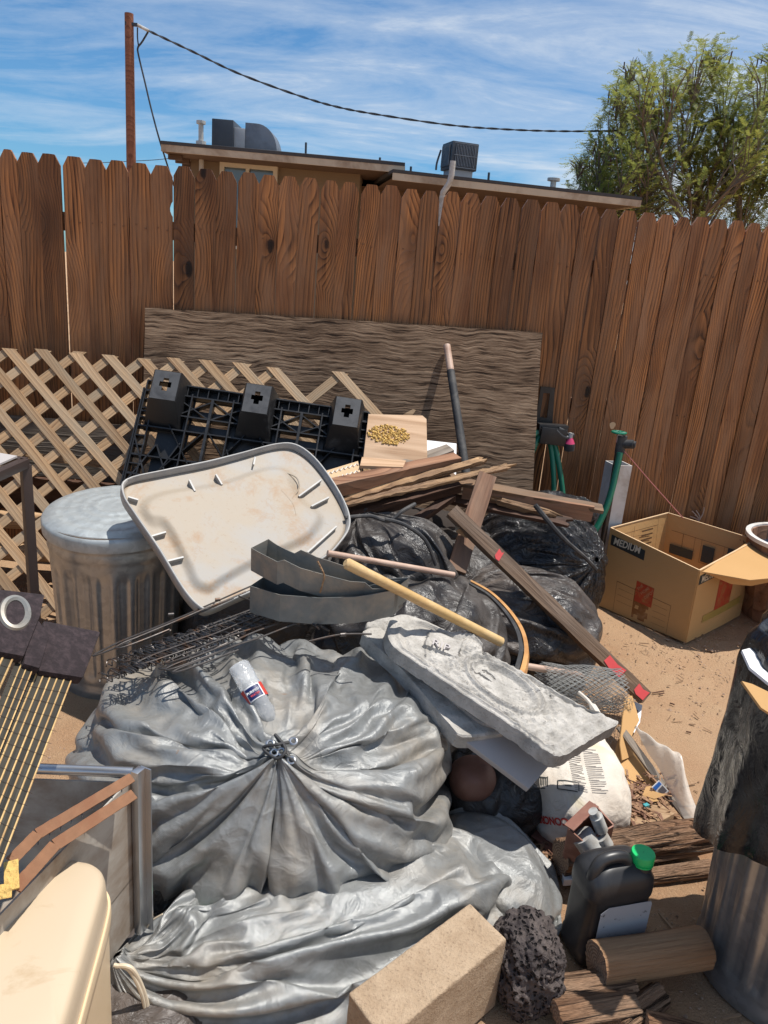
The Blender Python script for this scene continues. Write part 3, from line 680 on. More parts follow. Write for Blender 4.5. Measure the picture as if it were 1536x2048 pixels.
def picket_mesh(w, variant, hole=None):
    hgt = 2.0; ear = .024; e2 = .046; th = .017; rr = random.Random(variant)
    poly = [(0, -w / 2), (hgt - e2, -w / 2), (hgt - .001, -w / 2 + ear), (hgt, 0), (hgt - .001, w / 2 - ear), (hgt - e2, w / 2)]
    if hole == 'edge': poly += [(hgt - .155, w / 2), (hgt - .165, w / 2 - .007), (hgt - .185, w / 2 - .013), (hgt - .20, w / 2 - .012), (hgt - .215, w / 2 - .006), (hgt - .225, w / 2)]
    if hole == 'wedge': poly = [(0, -w / 2), (hgt - e2, -w / 2), (hgt - .001, -w / 2 + ear), (hgt, 0), (hgt - .001, w / 2 - ear - .012), (hgt - .03, w / 2 - .013), (hgt - .19, w / 2 - .003), (hgt - .21, w / 2)]
    poly += [(0, w / 2)]
    holes = []
    if isinstance(hole, tuple):
        hz, hy, hr = hole; holes = [[Vector((hz + hr * 1.2 * math.sin(a), hy + hr * math.cos(a) * (1 + .1 * math.sin(3 * a)), th / 2)) for a in [2 * PI * k / 12 for k in range(12)]]]
    mb = MB().prism([Vector((x, y, th / 2)) for x, y in poly], Vector((0, 0, -th)), holes)
    me = bpy.data.meshes.new('picket'); me.from_pydata([tuple(v) for v in mb.v], [], mb.f)
    bm = bmesh.new(); bm.from_mesh(me); bmesh.ops.recalc_face_normals(bm, faces=bm.faces); bm.to_mesh(me); bm.free()
    me.materials.append(M['picket']); return me
cache = {}
for i in range(len(edges) - 1):
    if edges[i + 1][0] - edges[i][1] < 4:
        m_ = (edges[i][1] + edges[i + 1][0]) / 2; g_ = random.uniform(.6, 1.15); edges[i] = (edges[i][0], m_ - g_); edges[i + 1] = (m_ + g_, edges[i + 1][1])
for i, ((x0, x1), ty) in enumerate(zip(edges, tops)):
    a = on_fence(x0, ty + 14); b = on_fence(x1, ty + 14); w = (b - a).length; mid = (a + b) / 2; top = on_fence((x0 + x1) / 2, ty).z
    key = round(w, 3)
    if i == 22: me = picket_mesh(w, i, 'edge')
    elif i == 36: me = picket_mesh(w, i, 'wedge')
    if i not in (22, 36):
        hole = None
        if key not in cache: cache[key] = picket_mesh(key, i)
        me = cache[key]
    # local X up the board, local Y across, local Z towards the yard
    tilt = random.uniform(-.0025, .0025); yaw = random.uniform(-.012, .012)
    across = Vector((math.cos(fa), math.sin(fa), 0)); n = Vector((math.sin(fa), -math.cos(fa), 0))
    base = Vector((mid.x, FY(mid.x), top - 2.0)) + n * random.uniform(-.005, .005)
    Xl = (Vector((0, 0, 1)) + across * tilt).normalized(); Yl = -(across - across.dot(Xl) * Xl).normalized(); Zl = Xl.cross(Yl)
    if i == 22: Yl = -Yl; Zl = Xl.cross(Yl)
    mw = Matrix((Xl, Yl, Zl)).transposed().to_4x4(); mw.translation = base
    inst('picket', me, mw, fence)
across = Vector((math.cos(fa), math.sin(fa), 0)); nf = Vector((math.sin(fa), -math.cos(fa), 0))
for z in (.25, 1.0, 1.72):
    a = Vector((-4.6, FY(-4.6), z)) - nf * .03; b = Vector((4.3, FY(4.3), z)) - nf * .03
    mbx = MB().bar(a, b, .035, .085); mbx.build('rail', M['redwood'], fence)
for x in (-2.2, .1, 2.45):
    MB().box(Vector((x, FY(x), .9)) - nf * .1, (.09, .09, 1.85)).build('post', M['redwood'], fence)
nl = MB()
for i, ((x0, x1), ty) in enumerate(zip(edges, tops)):
    for z in (1.73, .98):
        for fx in (.28, .72):
            p_ = on_fence(x0 + (x1 - x0) * fx, ty + 20); q = Vector((p_.x, FY(p_.x), z + random.uniform(-.012, .012))) + nf * .0095
            nl.tube([q - nf * .003, q + nf * .0015], .0042, 7)
tag(nl.build('nail_head', M['rust'], fence), kind='stuff')

# ------------------------------------------------------------------ HOUSE behind
house = thing('neighbouring_house', 'low tan stucco house with dark roof and cream fascia rising behind the fence', 'house', (-1, 9.5, 0))
MB().box((-1.62, 12.1, 1.4), (2.0, 5.0, 2.78)).build('wall', M['stucco'], house)
MB().box((.95, 12.3, 1.32), (3.15, 4.6, 2.6)).build('wall', M['stuccoshade'], house)
# roof 1: eave line + slope
e0 = Vector((-2.79, 9, 2.70)); e1 = Vector((-.10, 9, 2.69))
MB().add([e0 + Vector((0, 0, .10)), e1 + Vector((0, 0, .10)), Vector((-.55, 11.6, 3.14)), Vector((-1.95, 11.6, 3.14)), e0 + Vector((0, 5.5, .1)), e1 + Vector((0, 5.5, .1)),
          e0 + Vector((0, 0, .065)), e1 + Vector((0, 0, .065)), e0 + Vector((0, 5.5, .065)), e1 + Vector((0, 5.5, .065))],
         [(0, 1, 2, 3), (0, 3, 4), (1, 5, 2), (3, 2, 5, 4), (0, 6, 7, 1), (0, 4, 8, 6), (1, 7, 9, 5), (4, 5, 9, 8), (6, 8, 9, 7)]).build('roof', M['shingle'], house)
MB().bar(e0 + Vector((0, .02, .03)), e1 + Vector((0, .02, .03)), .03, .07).build('fascia', M['fascia'], house)
MB().bar(e0 + Vector((.012, .04, .03)), e0 + Vector((.012, 5.4, .03)), .024, .07).build('fascia', M['fascia'], house)
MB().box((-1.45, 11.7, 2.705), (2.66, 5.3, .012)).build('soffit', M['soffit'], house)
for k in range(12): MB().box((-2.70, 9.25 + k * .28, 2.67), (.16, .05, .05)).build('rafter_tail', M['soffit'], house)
f0 = Vector((-.22, 8.75, 2.585)); f1 = Vector((2.62, 9.30, 2.585)); fd = (f1 - f0).normalized(); bk = Vector((-fd.y, fd.x, 0))
MB().add([f0 + Vector((0, 0, .10)), f1 + Vector((0, 0, .10)), f1 + bk * 4 + Vector((0, 0, .16)), f0 + bk * 4 + Vector((0, 0, .16)),
          f0 + Vector((0, 0, .068)), f1 + Vector((0, 0, .068)), f1 + bk * 4 + Vector((0, 0, .068)), f0 + bk * 4 + Vector((0, 0, .068))],
         [(0, 1, 2, 3), (4, 7, 6, 5), (0, 4, 5, 1), (1, 5, 6, 2), (2, 6, 7, 3), (3, 7, 4, 0)]).build('roof', M['shingle'], house)
MB().bar(f0 + Vector((0, .02, .03)), f1 + Vector((0, .02, .03)), .03, .07).build('fascia', M['fascia'], house)
MB().bar(f1 + Vector((-.012, .03, .03)), f1 + bk * 3.9 + Vector((-.012, 0, .03)), .024, .07).build('fascia', M['fascia'], house)
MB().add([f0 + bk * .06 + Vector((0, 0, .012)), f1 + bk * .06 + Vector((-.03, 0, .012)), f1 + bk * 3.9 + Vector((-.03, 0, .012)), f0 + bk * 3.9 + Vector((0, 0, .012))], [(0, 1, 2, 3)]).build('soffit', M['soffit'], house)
# windows
wl = P(441, 328, y=9.58); wr_ = P(556, 337, y=9.58)
win = MB(); ztop = (wl.z + wr_.z) / 2 + .02; zb = 1.75; xm = wl.x + (wr_.x - wl.x) * .48
for x0, x1, z0, z1 in ((wl.x, wr_.x, ztop - .05, ztop), (wl.x, wr_.x, zb, zb + .05), (wl.x, wl.x + .05, zb + .05, ztop - .05), (wr_.x - .05, wr_.x, zb + .05, ztop - .05), (xm - .02, xm + .02, zb + .05, ztop - .05)):
    win.box(((x0 + x1) / 2, 9.57, (z0 + z1) / 2), (x1 - x0, .06, z1 - z0))
wobj = win.build('window', plain('cream_window_frame', (.62, .57, .46), .5, bs=.05), house)
MB().box(((wl.x + xm) / 2, 9.585, (ztop + zb) / 2), (xm - wl.x - .06, .012, ztop - zb - .1)).build('pane', M['glass'], wobj)
MB().box(((wr_.x + xm) / 2, 9.58, (ztop + zb) / 2), (wr_.x - xm - .06, .012, ztop - zb - .1)).build('pane', M['glass'], wobj)
dr = P(925, 376, y=9.97); MB().box((dr.x + .18, 9.98, 1.5), (.36, .04, 2.0)).build('shutter', M['fascia'], house)
# pipes on the wall and roof
MB().tube([P(403, 300, y=9.5), Vector((P(403, 300, y=9.5).x, 9.5, .5))], .028, 8).build('wall_pipe', M['pvcgrey'], house)
vp = P(402, 288, y=9.9); vt = P(402, 248, y=9.9)
MB().tube([vp - Vector((0, 0, .1)), vt], .03, 10).tube([vt, vt + Vector((0, 0, .035))], .055, 10).tube([vp - Vector((0, 0, .02)), vp + Vector((0, 0, .03))], .06, 10).build('vent_pipe', M['pvcgrey'], house)
for (x, y0, y1) in ((612, 285, 308), (760, 315, 330), (822, 333, 345), (978, 345, 358)):
    a = P(x, y1, y=9.8); b = P(x, y0, y=9.8); MB().tube([a - Vector((0, 0, .15)), b], .014, 6).build('vent_pipe', M['acdark'], house)
a = P(1107, 372, y=9.7); b = P(1107, 362, y=9.7)
MB().tube([a - Vector((0, 0, .15)), b], .035, 10).tube([b, b + Vector((0, 0, .03))], .075, 12).build('vent_pipe', M['pvcgrey'], house)
# downspout mast seen through the gap between two pickets
g = [P(906, 322, y=8.7), P(903, 350, y=8.7), P(899, 366, y=8.7), P(886, 385, y=8.75), P(884, 395, y=8.75)]
g.append(P(882, 452, y=8.75))
MB().tube(g, .032, 10).build('service_mast', M['pvcgrey'], house, smooth=True)
# duct and unit on the roof
duct = thing('roof_duct', 'dark sheet metal box joined to a curved grey duct on the left roof', 'air duct', (-2.2, 10.2, 2.9))
a = P(423, 290, y=10.2); b = P(467, 240, y=10.2); c_ = P(488, 290, y=10.2)
MB().box(((a.x + b.x) / 2, 10.45, (a.z + b.z) / 2 - .05), (b.x - a.x, .5, b.z - a.z + .1)).build('duct_box', M['acdark'], duct, bevel=.01)
MB().box(((b.x + c_.x) / 2, 10.42, (a.z + b.z) / 2 - .06), (c_.x - b.x, .36, (b.z - a.z) * .9)).build('collar', M['acbase'], duct, bevel=.008)
d0 = P(488, 291, y=10.2); d1 = P(553, 297, y=10.2); rad = d1.x - d0.x; hh = P(489, 254, y=10.2).z - d0.z + .06
pts = [Vector((d0.x, 10.25, d0.z - .1)), Vector((d0.x, 10.25, d0.z + hh))] + [Vector((d0.x + rad * (.35 + .65 * math.sin(t)), 10.25, d0.z - .1 + (hh + .1) * math.cos(t) ** .8)) for t in [k * PI / 2 / 10 for k in range(11)]]
MB().prism(pts, Vector((0, .4, 0))).build('elbow', M['galv'], duct, bevel=.006)
ac = thing('rooftop_cooler', 'dark boxy air conditioner with grilles on a pale base on the right roof', 'air conditioner', (.6, 9.6, 2.7))
a = P(880, 336, y=9.6); b = P(958, 284, y=9.6); xm0, xm1 = a.x, b.x; z0, z1 = P(920, 336, y=9.6).z, P(920, 279, y=9.6).z
Mr = Matrix.Rotation(.32, 3, 'Z'); cc = Vector(((xm0 + xm1) / 2 + .02, 9.9, (z0 + z1) / 2)); w_ = (xm1 - xm0) * .80
MB().box(cc, (w_, w_, z1 - z0), Mr).build('cabinet', M['acdark'], ac, bevel=.012)
bars = MB()
for k in range(13): bars.box(cc + Mr @ Vector((-w_ / 2 + .05 + k * (w_ - .1) / 12, -w_ / 2 - .012, 0)), (.008, .012, (z1 - z0) * .78), Mr)
for zz_ in (-.13, 0, .13): bars.box(cc + Mr @ Vector((0, -w_ / 2 - .02, zz_)), (w_ * .86, .006, .008), Mr)
for k in range(13): bars.box(cc + Mr @ Vector((-w_ / 2 - .012, -w_ / 2 + .05 + k * (w_ - .1) / 12, 0)), (.012, .008, (z1 - z0) * .78), Mr)
bars.build('grille', M['galv'], ac)
MB().box(cc + Vector((0, 0, -(z1 - z0) / 2 - .09)), (w_ * .8, w_ * .8, .2), Mr).build('base', M['acbase'], ac)
MB().tube(curve([P(882, 300, y=9.55), P(874, 325, y=9.55), P(872, 340, y=9.55)]), .012, 6).build('hose', M['acdark'], ac)

# ------------------------------------------------------------------ POLE AND WIRES
pb = P(262, 335, y=9)
pole = thing('utility_pole', 'slim reddish brown wooden utility pole rising behind the left of the fence', 'utility pole', (pb.x, 9, 0))
pt = P(258, 27, y=9)
MB().tube([Vector((pb.x - .02, 9, 0)), Vector((pb.x, 9, 1.5)), pt], [.06, .055, .045], 14).build('shaft', M['pole'], pole, smooth=True)
hk = P(275, 50, y=9)
MB().bar(P(250, 47, y=8.97), hk, .03, .03).build('bracket', M['wire'], pole)
MB().tube([hk, P(298, 62, y=9)], .016, 8).build('wedge_clamp', M['pvcgrey'], pole)
def sag(a, b, s, n=40): return [a.lerp(b, k / n) - Vector((0, 0, s * 4 * (k / n) * (1 - k / n))) for k in range(n + 1)]
w0 = P(298, 62, y=9); w1 = P(1195, 262, y=9.6); wm = [(298, 62), (383, 102), (480, 148), (600, 192), (680, 215), (768, 231), (900, 250), (1000, 258), (1100, 262), (1200, 262), (1330, 258)]
cv_ = curve([P(x, y, y=9 + 2.2 * ((x - 298) / 900) ** 1.6) for x, y in wm], 12); tw = MB()
for ph in (0, PI): tw.tube([p_ + Vector((0, math.cos(k * .9 + ph), math.sin(k * .9 + ph))) * .007 for k, p_ in enumerate(cv_)], .007, 5)
tag(tw.build('power_cable', M['wire'], smooth=True), 'dark twisted cable sagging from the pole across the sky into the tree', 'cable')
dc = [(296, 64), (284, 84), (276, 95), (277, 110), (290, 165), (303, 220), (320, 283)]
tag(MB().tube(curve([P(x, y, y=9) for x, y in dc] + [P(348, 372, y=9.4)], 8), .010, 6).tube(curve([P(275, 55, y=9), P(275, 75, y=9), P(277, 92, y=9)], 6), .008, 6).build('service_drop', M['wire'], smooth=True),
    'thin dark wire looping from the pole top down to the house corner', 'wire')
tag(MB().tube(sag(P(262, 322, y=30), P(345, 316, y=30), .02, 8), .012, 5).tube(sag(P(150, 326, y=30), P(262, 322, y=30), .02, 8), .012, 5).build('distant_wire', M['wire']), 'faint far wire just above the pickets left of the house roof', 'wire')

# ------------------------------------------------------------------ TREE
def build_tree():
    rr = random.Random(11); base = Vector((3.35, 11, 0))
    tree = thing('feathery_tree', 'large feathery yellow-green tree with brown pods above the right of the fence', 'tree', base)
    tips = []; wood_ = MB()
    def grow(p_, d, L, r, lvl):
        n = 5; pts = [p_]; q = p_.copy(); dd = d.copy()
        for i in range(n):
            dd = (dd + Vector((rr.uniform(-1, 1), rr.uniform(-1, 1), rr.uniform(-.5, .8))) * .16).normalized(); q = q + dd * L / n; pts.append(q.copy())
        if pts[-1].z > 4.2 and lvl >= 1: return
        wood_.tube(pts, [r * (1 - .45 * i / n) for i in range(n + 1)], 7 if lvl < 2 else 4, caps=False)
        if q.z > 4.5: return
        if lvl >= 3:
            tips.extend([(pts[i], dd) for i in (2, 3, 4, 5)]); return
        k = (4, 5, 5)[lvl]
        for i in range(k):
            s = pts[rr.randint(2, n)]; a = rr.uniform(0, 2 * PI); e = rr.uniform(.35, 1.0)
            nd_ = (dd + Vector((math.cos(a) * e, math.sin(a) * e, rr.uniform(-.15, .5)))).normalized()
            if (s + nd_ * L * .7).x < 2.25: nd_.x = abs(nd_.x)
            grow(s, nd_, L * rr.uniform(.55, .8), r * .55, lvl + 1)
        if lvl >= 1: tips.append((q, dd))
    for ang, ln, t0 in ((-.55, 1.5, -.15), (-.2, 1.7, -.05), (.1, 1.7, .05), (.4, 1.5, .15), (.8, 1.5, .25), (-.9, 1.2, -.3)):
        grow(base + Vector((t0 * 1.2, rr.uniform(-.2, .2), 1.0)), Vector((ang, rr.uniform(-.35, .35), 1)).normalized(), ln, .05, 0)
        wood_.tube([base + Vector((t0 * .5, 0, 0)), base + Vector((t0 * 1.2, 0, 1.05))], [.08, .055], 8)
    wood_.build('branches', M['trunk'], tree)
    # crown sprays: within clumps about the crown's own outline
    cl = []
    for (px, py, r_) in ((1290, 190, .42), (1390, 150, .40), (1460, 210, .46), (1530, 200, .5), (1250, 250, .34), (1210, 330, .36), (1180, 390, .28), (1290, 300, .45), (1380, 260, .52), (1300, 390, .34), (1400, 370, .46),
                       (1470, 300, .55), (1530, 320, .5), (1490, 400, .45), (1600, 250, .6), (1600, 380, .6), (1150, 395, .14), (1560, 130, .32), (1430, 130, .22), (1265, 150, .2), (1240, 205, .22), (1195, 290, .2), (1160, 330, .16), (1215, 400, .26), (1140, 405, .14), (1330, 230, .4)):
        for k in range(2): cl.append((P(px + rr.uniform(-8, 8), py + rr.uniform(-8, 8), y=11 + rr.uniform(-.55, .75)), r_))
    vs = []; fs = []; pods = MB()
    def spray(c, d, L):
        d = d.normalized(); side = d.cross(Vector((0, 0, 1)));
        if side.length < .1: side = Vector((1, 0, 0))
        side.normalize(); up = side.cross(d)
        m = 9
        for i in range(m):
            f = (i + .6) / m; b0 = c + d * L * f - Vector((0, 0, .25 * L * f * f))
            for sg in (-1, 1):
                l = L * .36 * (1 - .55 * f) * rr.uniform(.7, 1.15); o = (side * sg * .8 + d * .55 + up * rr.uniform(-.35, .35)).normalized(); w = up.cross(o).normalized() * .0048
                k = len(vs); e = b0 + o * l; vs.extend([b0 - w, b0 + w, e + w * .5, e - w * .5]); fs.append((k, k + 1, k + 2, k + 3))
    spots = []
    for c, r_ in cl:
        n = int(130 * (r_ / .4) ** 2)
        for _ in range(n):
            v = Vector((rr.gauss(0, 1), rr.gauss(0, 1), rr.gauss(0, 1))).normalized() * r_ * rr.uniform(.2, 1) ** .5 * (1 + .25 * rr.random()); v.z *= .85
            spots.append((c + v, v + Vector((0, 0, .1))))
    for t, d in tips:
        if t.z > 2.3: spots.append((t, d))
    def pxx(v): q_ = R.transposed() @ (v - Vector((0, 0, H))); return CX + F * q_.x / -q_.z
    spots = [(c, d) for c, d in spots if pxx(c) > 1128]
    for c, d in spots: spray(c, d + Vector((rr.uniform(-.6, .6), rr.uniform(-.6, .6), rr.uniform(-.6, .25))), rr.uniform(.10, .2))
    mk('crown', vs, fs, M['leaf'], tree)
    for _ in range(110):
        c, r_ = rr.choice(cl); v = Vector((rr.uniform(-1, 1), rr.uniform(-1, 1), rr.uniform(-.2, 1))) * r_ * .8; q = c + v
        pods.bar(q, q + Vector((rr.uniform(-.02, .02), 0, -rr.uniform(.08, .16))), .016, .006, up=(0, 1, 0))
    tag(pods.build('seed_pods', M['leafdead'], tree), kind='stuff')
    tw = MB()
    for c, r_ in cl:
        for _ in range(7):
            v = Vector((rr.gauss(0, 1), rr.gauss(0, .6), abs(rr.gauss(0, 1)))).normalized() * r_ * rr.uniform(.8, 1.15)
            tw.tube([c - Vector((0, 0, r_ * .9)) + Vector((0, 0, 0)), c + v * .4, c + v], [.013, .008, .003], 4, caps=False)
    tw.build('twigs', M['trunk'], tree)
build_tree()

# ------------------------------------------------------------------ PLYWOOD SHEET
pA = P(290, 615, y=3.80); pB = P(1085, 665, y=4.04); pC = P(1063, 1000, y=3.86)
plyP = Plane(pA, pB, pC)
xl = (pB - pA).normalized(); zl = plyP.n; yl = zl.cross(xl)
hgt = 1.18; wid = (pB - pA).length
m4 = Matrix((xl, yl, zl)).transposed().to_4x4(); m4.translation = pA - yl * hgt
nX, nY = 40, 24; vs = []; rr = random.Random(5)
for s in (0, 1):
    for j in range(nY + 1):
        for i in range(nX + 1):
            x = wid * i / nX; y = hgt * j / nY
            if i in (0, nX): x += rr.uniform(-.002, .002)
            if j in (0, nY): y += rr.uniform(-.002, .002)
            vs.append((x, y, (0 if s else -.016) + .006 * math.sin(i * .21) * math.sin(j * .2)))
q = (nX + 1) * (nY + 1); ix = lambda s, i, j: s * q + j * (nX + 1) + i; fs = []
for j in range(nY):
    for i in range(nX):
        fs += [(ix(1, i, j), ix(1, i + 1, j), ix(1, i + 1, j + 1), ix(1, i, j + 1)), (ix(0, i, j), ix(0, i, j + 1), ix(0, i + 1, j + 1), ix(0, i + 1, j))]
for i in range(nX): fs += [(ix(0, i, nY), ix(1, i, nY), ix(1, i + 1, nY), ix(0, i + 1, nY)), (ix(0, i, 0), ix(0, i + 1, 0), ix(1, i + 1, 0), ix(1, i, 0))]
for j in range(nY): fs += [(ix(0, 0, j), ix(1, 0, j), ix(1, 0, j + 1), ix(0, 0, j + 1)), (ix(0, nX, j), ix(0, nX, j + 1), ix(1, nX, j + 1), ix(1, nX, j))]
tag(mk('plywood_sheet', vs, fs, M['ply'], mw=m4), 'large weathered grey plywood sheet leaning on the fence behind the pile', 'plywood sheet')

# ------------------------------------------------------------------ LATTICE
lat = thing('lattice_panel', 'pale diagonal wooden lattice panel leaning in front of the left fence', 'lattice', (-1, 3.4, 0))
La = P(20, 700, y=3.62); Lb = P(690, 752, y=3.70); Lc = P(60, 1235, z=.02)
LP = Plane(La, Lb, Lc); lx = (Lb - La).normalized(); lz = LP.n; ly = lz.cross(lx)
Lh = (La - Lc).dot(ly) ; Lw = (Lb - La).dot(lx)
pitch = .158; ws = .044; ts = .008
x_lo, x_hi = -.95, Lw + .22
def clipline(c, sgn):
    # line: y = sgn*(x - c), from top y=0 down to y=-Lh ; returns endpoints in (x, y)
    p0 = (c, 0.0); p1 = (c - sgn * (-Lh) * -1, -Lh) if False else (c + (-Lh) / sgn, -Lh)
    (xa, ya), (xb, yb) = p0, p1
    def cut(xa, ya, xb, yb):
        t0, t1 = 0, 1; dx = xb - xa
        for lim, s in ((x_lo, 1), (x_hi, -1)):
            fa_, fb = (xa - lim) * s, (xb - lim) * s
            if fa_ < 0 and fb < 0: return None
            if fa_ < 0: t0 = max(t0, fa_ / (fa_ - fb))
            if fb < 0: t1 = min(t1, fa_ / (fa_ - fb))
        return (xa + dx * t0, ya + (yb - ya) * t0, xa + dx * t1, ya + (yb - ya) * t1)
    return cut(xa, ya, xb, yb)
k = 0
for sgn, lift in ((-1, ts * 1.05), (1, 0)):
    c = x_lo - Lh
    while c < x_hi + Lh:
        seg_ = clipline(c + random.uniform(-.004, .004), sgn)
        if seg_:
            xa, ya, xb, yb = seg_
            tp_ = La + lx * xa + ly * ya; q_ = R.transposed() @ (tp_ - Vector((0, 0, H))); tx = CX + F * q_.x / -q_.z
            if tx > 560 and not 655 < tx < 735: c += pitch; continue
            if math.hypot(xb - xa, yb - ya) > .08:
                top_j = random.uniform(0, .03) if ya > -.01 else 0
                d2 = Vector((xb - xa, yb - ya)).normalized()
                A = La + lx * (xa - d2.x * top_j) + ly * (ya - d2.y * top_j) + lz * (lift + .006); B = La + lx * xb + ly * yb + lz * (lift + .006)
                # ends cut level (parallelogram)
                dv = (B - A).normalized(); sv = lz.cross(dv); L = (B - A).length; skew = ws / 2 * abs(d2.x / d2.y) * (1 if sgn < 0 else -1)
                vloc = []
                for zz_ in (-ts / 2, ts / 2):
                    for X_, Y_, sk in ((0, -ws / 2, -1), (L, -ws / 2, -1), (L, ws / 2, 1), (0, ws / 2, 1)): vloc.append((X_ + skew * sk, Y_, zz_))
                Mx = Matrix((dv, sv, lz)).transposed().to_4x4(); Mx.translation = A
                mk('slat', vloc, [(4, 5, 6, 7), (0, 3, 2, 1), (0, 1, 5, 4), (1, 2, 6, 5), (2, 3, 7, 6), (3, 0, 4, 7)], M['lattice'], lat, mw=Mx); k += 1
        c += pitch
# stacked wood visible behind the lattice
for zz_, yy in ((.30, 3.42), (.18, 3.30)):
    for k in range(5):
        x0 = -2.3 + k * .40
        o = tag(MB().tube([Vector((x0, yy + .05, zz_)), Vector((x0 + .33, yy + .07, zz_ + .005))], .045, 12).build('fence_offcut', M['pine'], smooth=True), None)
        tag(o, 'round pale timber offcut %s in the %s row behind the lattice' % (('farthest left', 'second from the left', 'in the middle', 'second from the right', 'nearest the steel can')[k], 'upper' if zz_ > .25 else 'lower'), 'offcut', 'timber offcuts behind the lattice')
o = board('weathered_board', Vector((-2.6, 3.72, .62)), Vector((-.7, 3.78, .60)), .30, .02, M['oldwood'], up=(0, -1, .2)); tag(o, 'wide weathered board standing behind the lattice against the left pickets', 'board')
o = board('weathered_board', Vector((-2.6, 3.55, .42)), Vector((-.9, 3.6, .40)), .02, .2, M['darkwood'], up=(0, -.3, 1)); tag(o, 'dark narrow board lying low behind the lattice', 'board')
o = board('tan_board', P(0, 905, y=3.52), P(262, 935, y=3.52), .035, .012, M['pine'], up=(0, -1, .3)); tag(o, 'thin tan strip lying level behind the lattice beside the pallet', 'board')

# ------------------------------------------------------------------ PALLET
pal = thing('plastic_pallet', 'black plastic nestable pallet with three hollow feet leaning on the lattice', 'pallet', (-.6, 3.3, .6))
PA = P(300, 768, y=3.45); PB = P(737, 832, y=3.50); PC = P(252, 968, y=3.18)
PP = Plane(PA, PB, PC)
def pp(u, v, lift=0.0):  # u along the top 0..1, v downwards (metres)
    a = (PB - PA); dn = (PC - PA); dn = dn - a.normalized() * 0
    return PA + a * u + dn.normalized() * v + PP.n * lift
W1 = (PB - PA).length; U = (PB - PA).normalized(); V = (PC - PA).normalized(); HT = .80
fr_ = MB()
def rib(u0, v0, u1, v1, t=.006, hgt_=.045, base=0.0):
    a = PA + U * u0 + V * v0 + PP.n * (hgt_ / 2 + base); b = PA + U * u1 + V * v1 + PP.n * (hgt_ / 2 + base); fr_.bar(a, b, t, hgt_, up=PP.n)
foot_u = [W1 * .10, W1 * .50, W1 * .90]
for v in (0, .05, .15, .22, .36, .45, .60, .74, .80): rib(0, v, W1, v, .006, .045)
for u in (0, .045, W1 - .045, W1): rib(u, 0, u, HT, .006, .045)
for k in range(22): rib(W1 * k / 22, 0, W1 * k / 22, .05, .004, .04)
for k in range(18):
    rib(0, HT * k / 18, .045, HT * k / 18, .005, .04); rib(W1 - .045, HT * k / 18, W1, HT * k / 18, .005, .04)
for f in foot_u:
    for s in (-.11, .11): rib(f + s, .04, f + s, HT, .006, .05)
for a0, a1 in ((foot_u[0], foot_u[1]), (foot_u[1], foot_u[2])):
    m_ = (a0 + a1) / 2; rib(m_, .05, m_, HT, .012, .05)
    for s in (-1, 1):
        for k in range(4): rib(m_, .20 + .0 * k, m_ + s * .17, .42, .006, .045); rib(m_ + s * .17, .20, m_ + s * .02, .42, .006, .045)
        rib(m_, .42, m_ + s * .17, .62, .006, .045); rib(m_, .06, m_ + s * .15, .15, .005, .04); rib(m_ + s * .17, .06, m_, .15, .005, .04)
    cc_ = PA + U * m_ + V * .42
    fr_.tube([cc_ + (U * math.cos(t) + V * math.sin(t)) * .05 + PP.n * .03 for t in [2 * PI * k / 20 for k in range(21)]], .006, 5, caps=False)
for f in foot_u:
    for s in (-1, 1): rib(f, .5, f + s * .1, .28, .006, .045); rib(f + s * .1, .5, f, .30, .006, .045)
fr_.build('rib_frame', M['palletblack'], pal)
# deck (behind the ribs) with slots left open
dk = MB()
for a0, a1 in ((0, foot_u[0] - .11), (foot_u[0] - .02, foot_u[0] + .12), (foot_u[1] - .12, foot_u[1] + .12), (foot_u[2] - .12, W1)):
    dk.prism([PA + U * a0 + V * 0, PA + U * a1 + V * 0, PA + U * a1 + V * HT, PA + U * a0 + V * HT], -PP.n * .005)
for v0, v1 in ((0, .055), (.10, .13), (.17, .20), (.34, .37), (.43, .46), (.58, .62)):
    for a0, a1 in ((foot_u[0] + .12, foot_u[1] - .12), (foot_u[1] + .12, foot_u[2] - .12)):
        dk.prism([PA + U * a0 + V * v0, PA + U * a1 + V * v0, PA + U * a1 + V * v1, PA + U * a0 + V * v1], -PP.n * .005)
dk.build('deck', M['palletblack'], pal)
for f, (px0, py0) in zip(foot_u, ((336, 780), (519, 808), (693, 838))):
    # tapered hollow cup
    c0 = PA + U * f + V * .10; o_ = []
    for w2, h2, dz in ((.085, .13, .0), (.062, .075, .12), (.056, .068, .128)):
        up_s = V * (-.05 - .04 * (dz > 0))
        for su, sv_ in ((-1, -1), (1, -1), (1, 1), (-1, 1)): o_.append(c0 + U * su * w2 + V * sv_ * h2 + up_s * 0 + PP.n * dz - V * (.05 if dz > 0 else 0))
    cup = MB().add(o_, [(0, 1, 5, 4), (1, 2, 6, 5), (2, 3, 7, 6), (3, 0, 4, 7), (4, 5, 9, 8), (5, 6, 10, 9), (6, 7, 11, 10), (7, 4, 8, 11)])
    fp = cup.build('foot', M['palletblack'], pal, bevel=.006)
    cen = c0 + PP.n * .1285 - V * .05
    outer = [cen + U * su * .056 + V * sv_ * .068 for su, sv_ in ((-1, -1), (1, -1), (1, 1), (-1, 1))]
    cross = [(-.012, -.035), (.012, -.035), (.012, -.018), (.026, -.018), (.026, .008), (.012, .008), (.012, .026), (-.012, .026), (-.012, .006), (-.026, .006), (-.026, -.016), (-.012, -.016)]
    MB().prism(outer, -PP.n * .004, [[cen + U * a_ + V * b_ for a_, b_ in cross]]).build('foot_cap', M['footgrey'], fp)

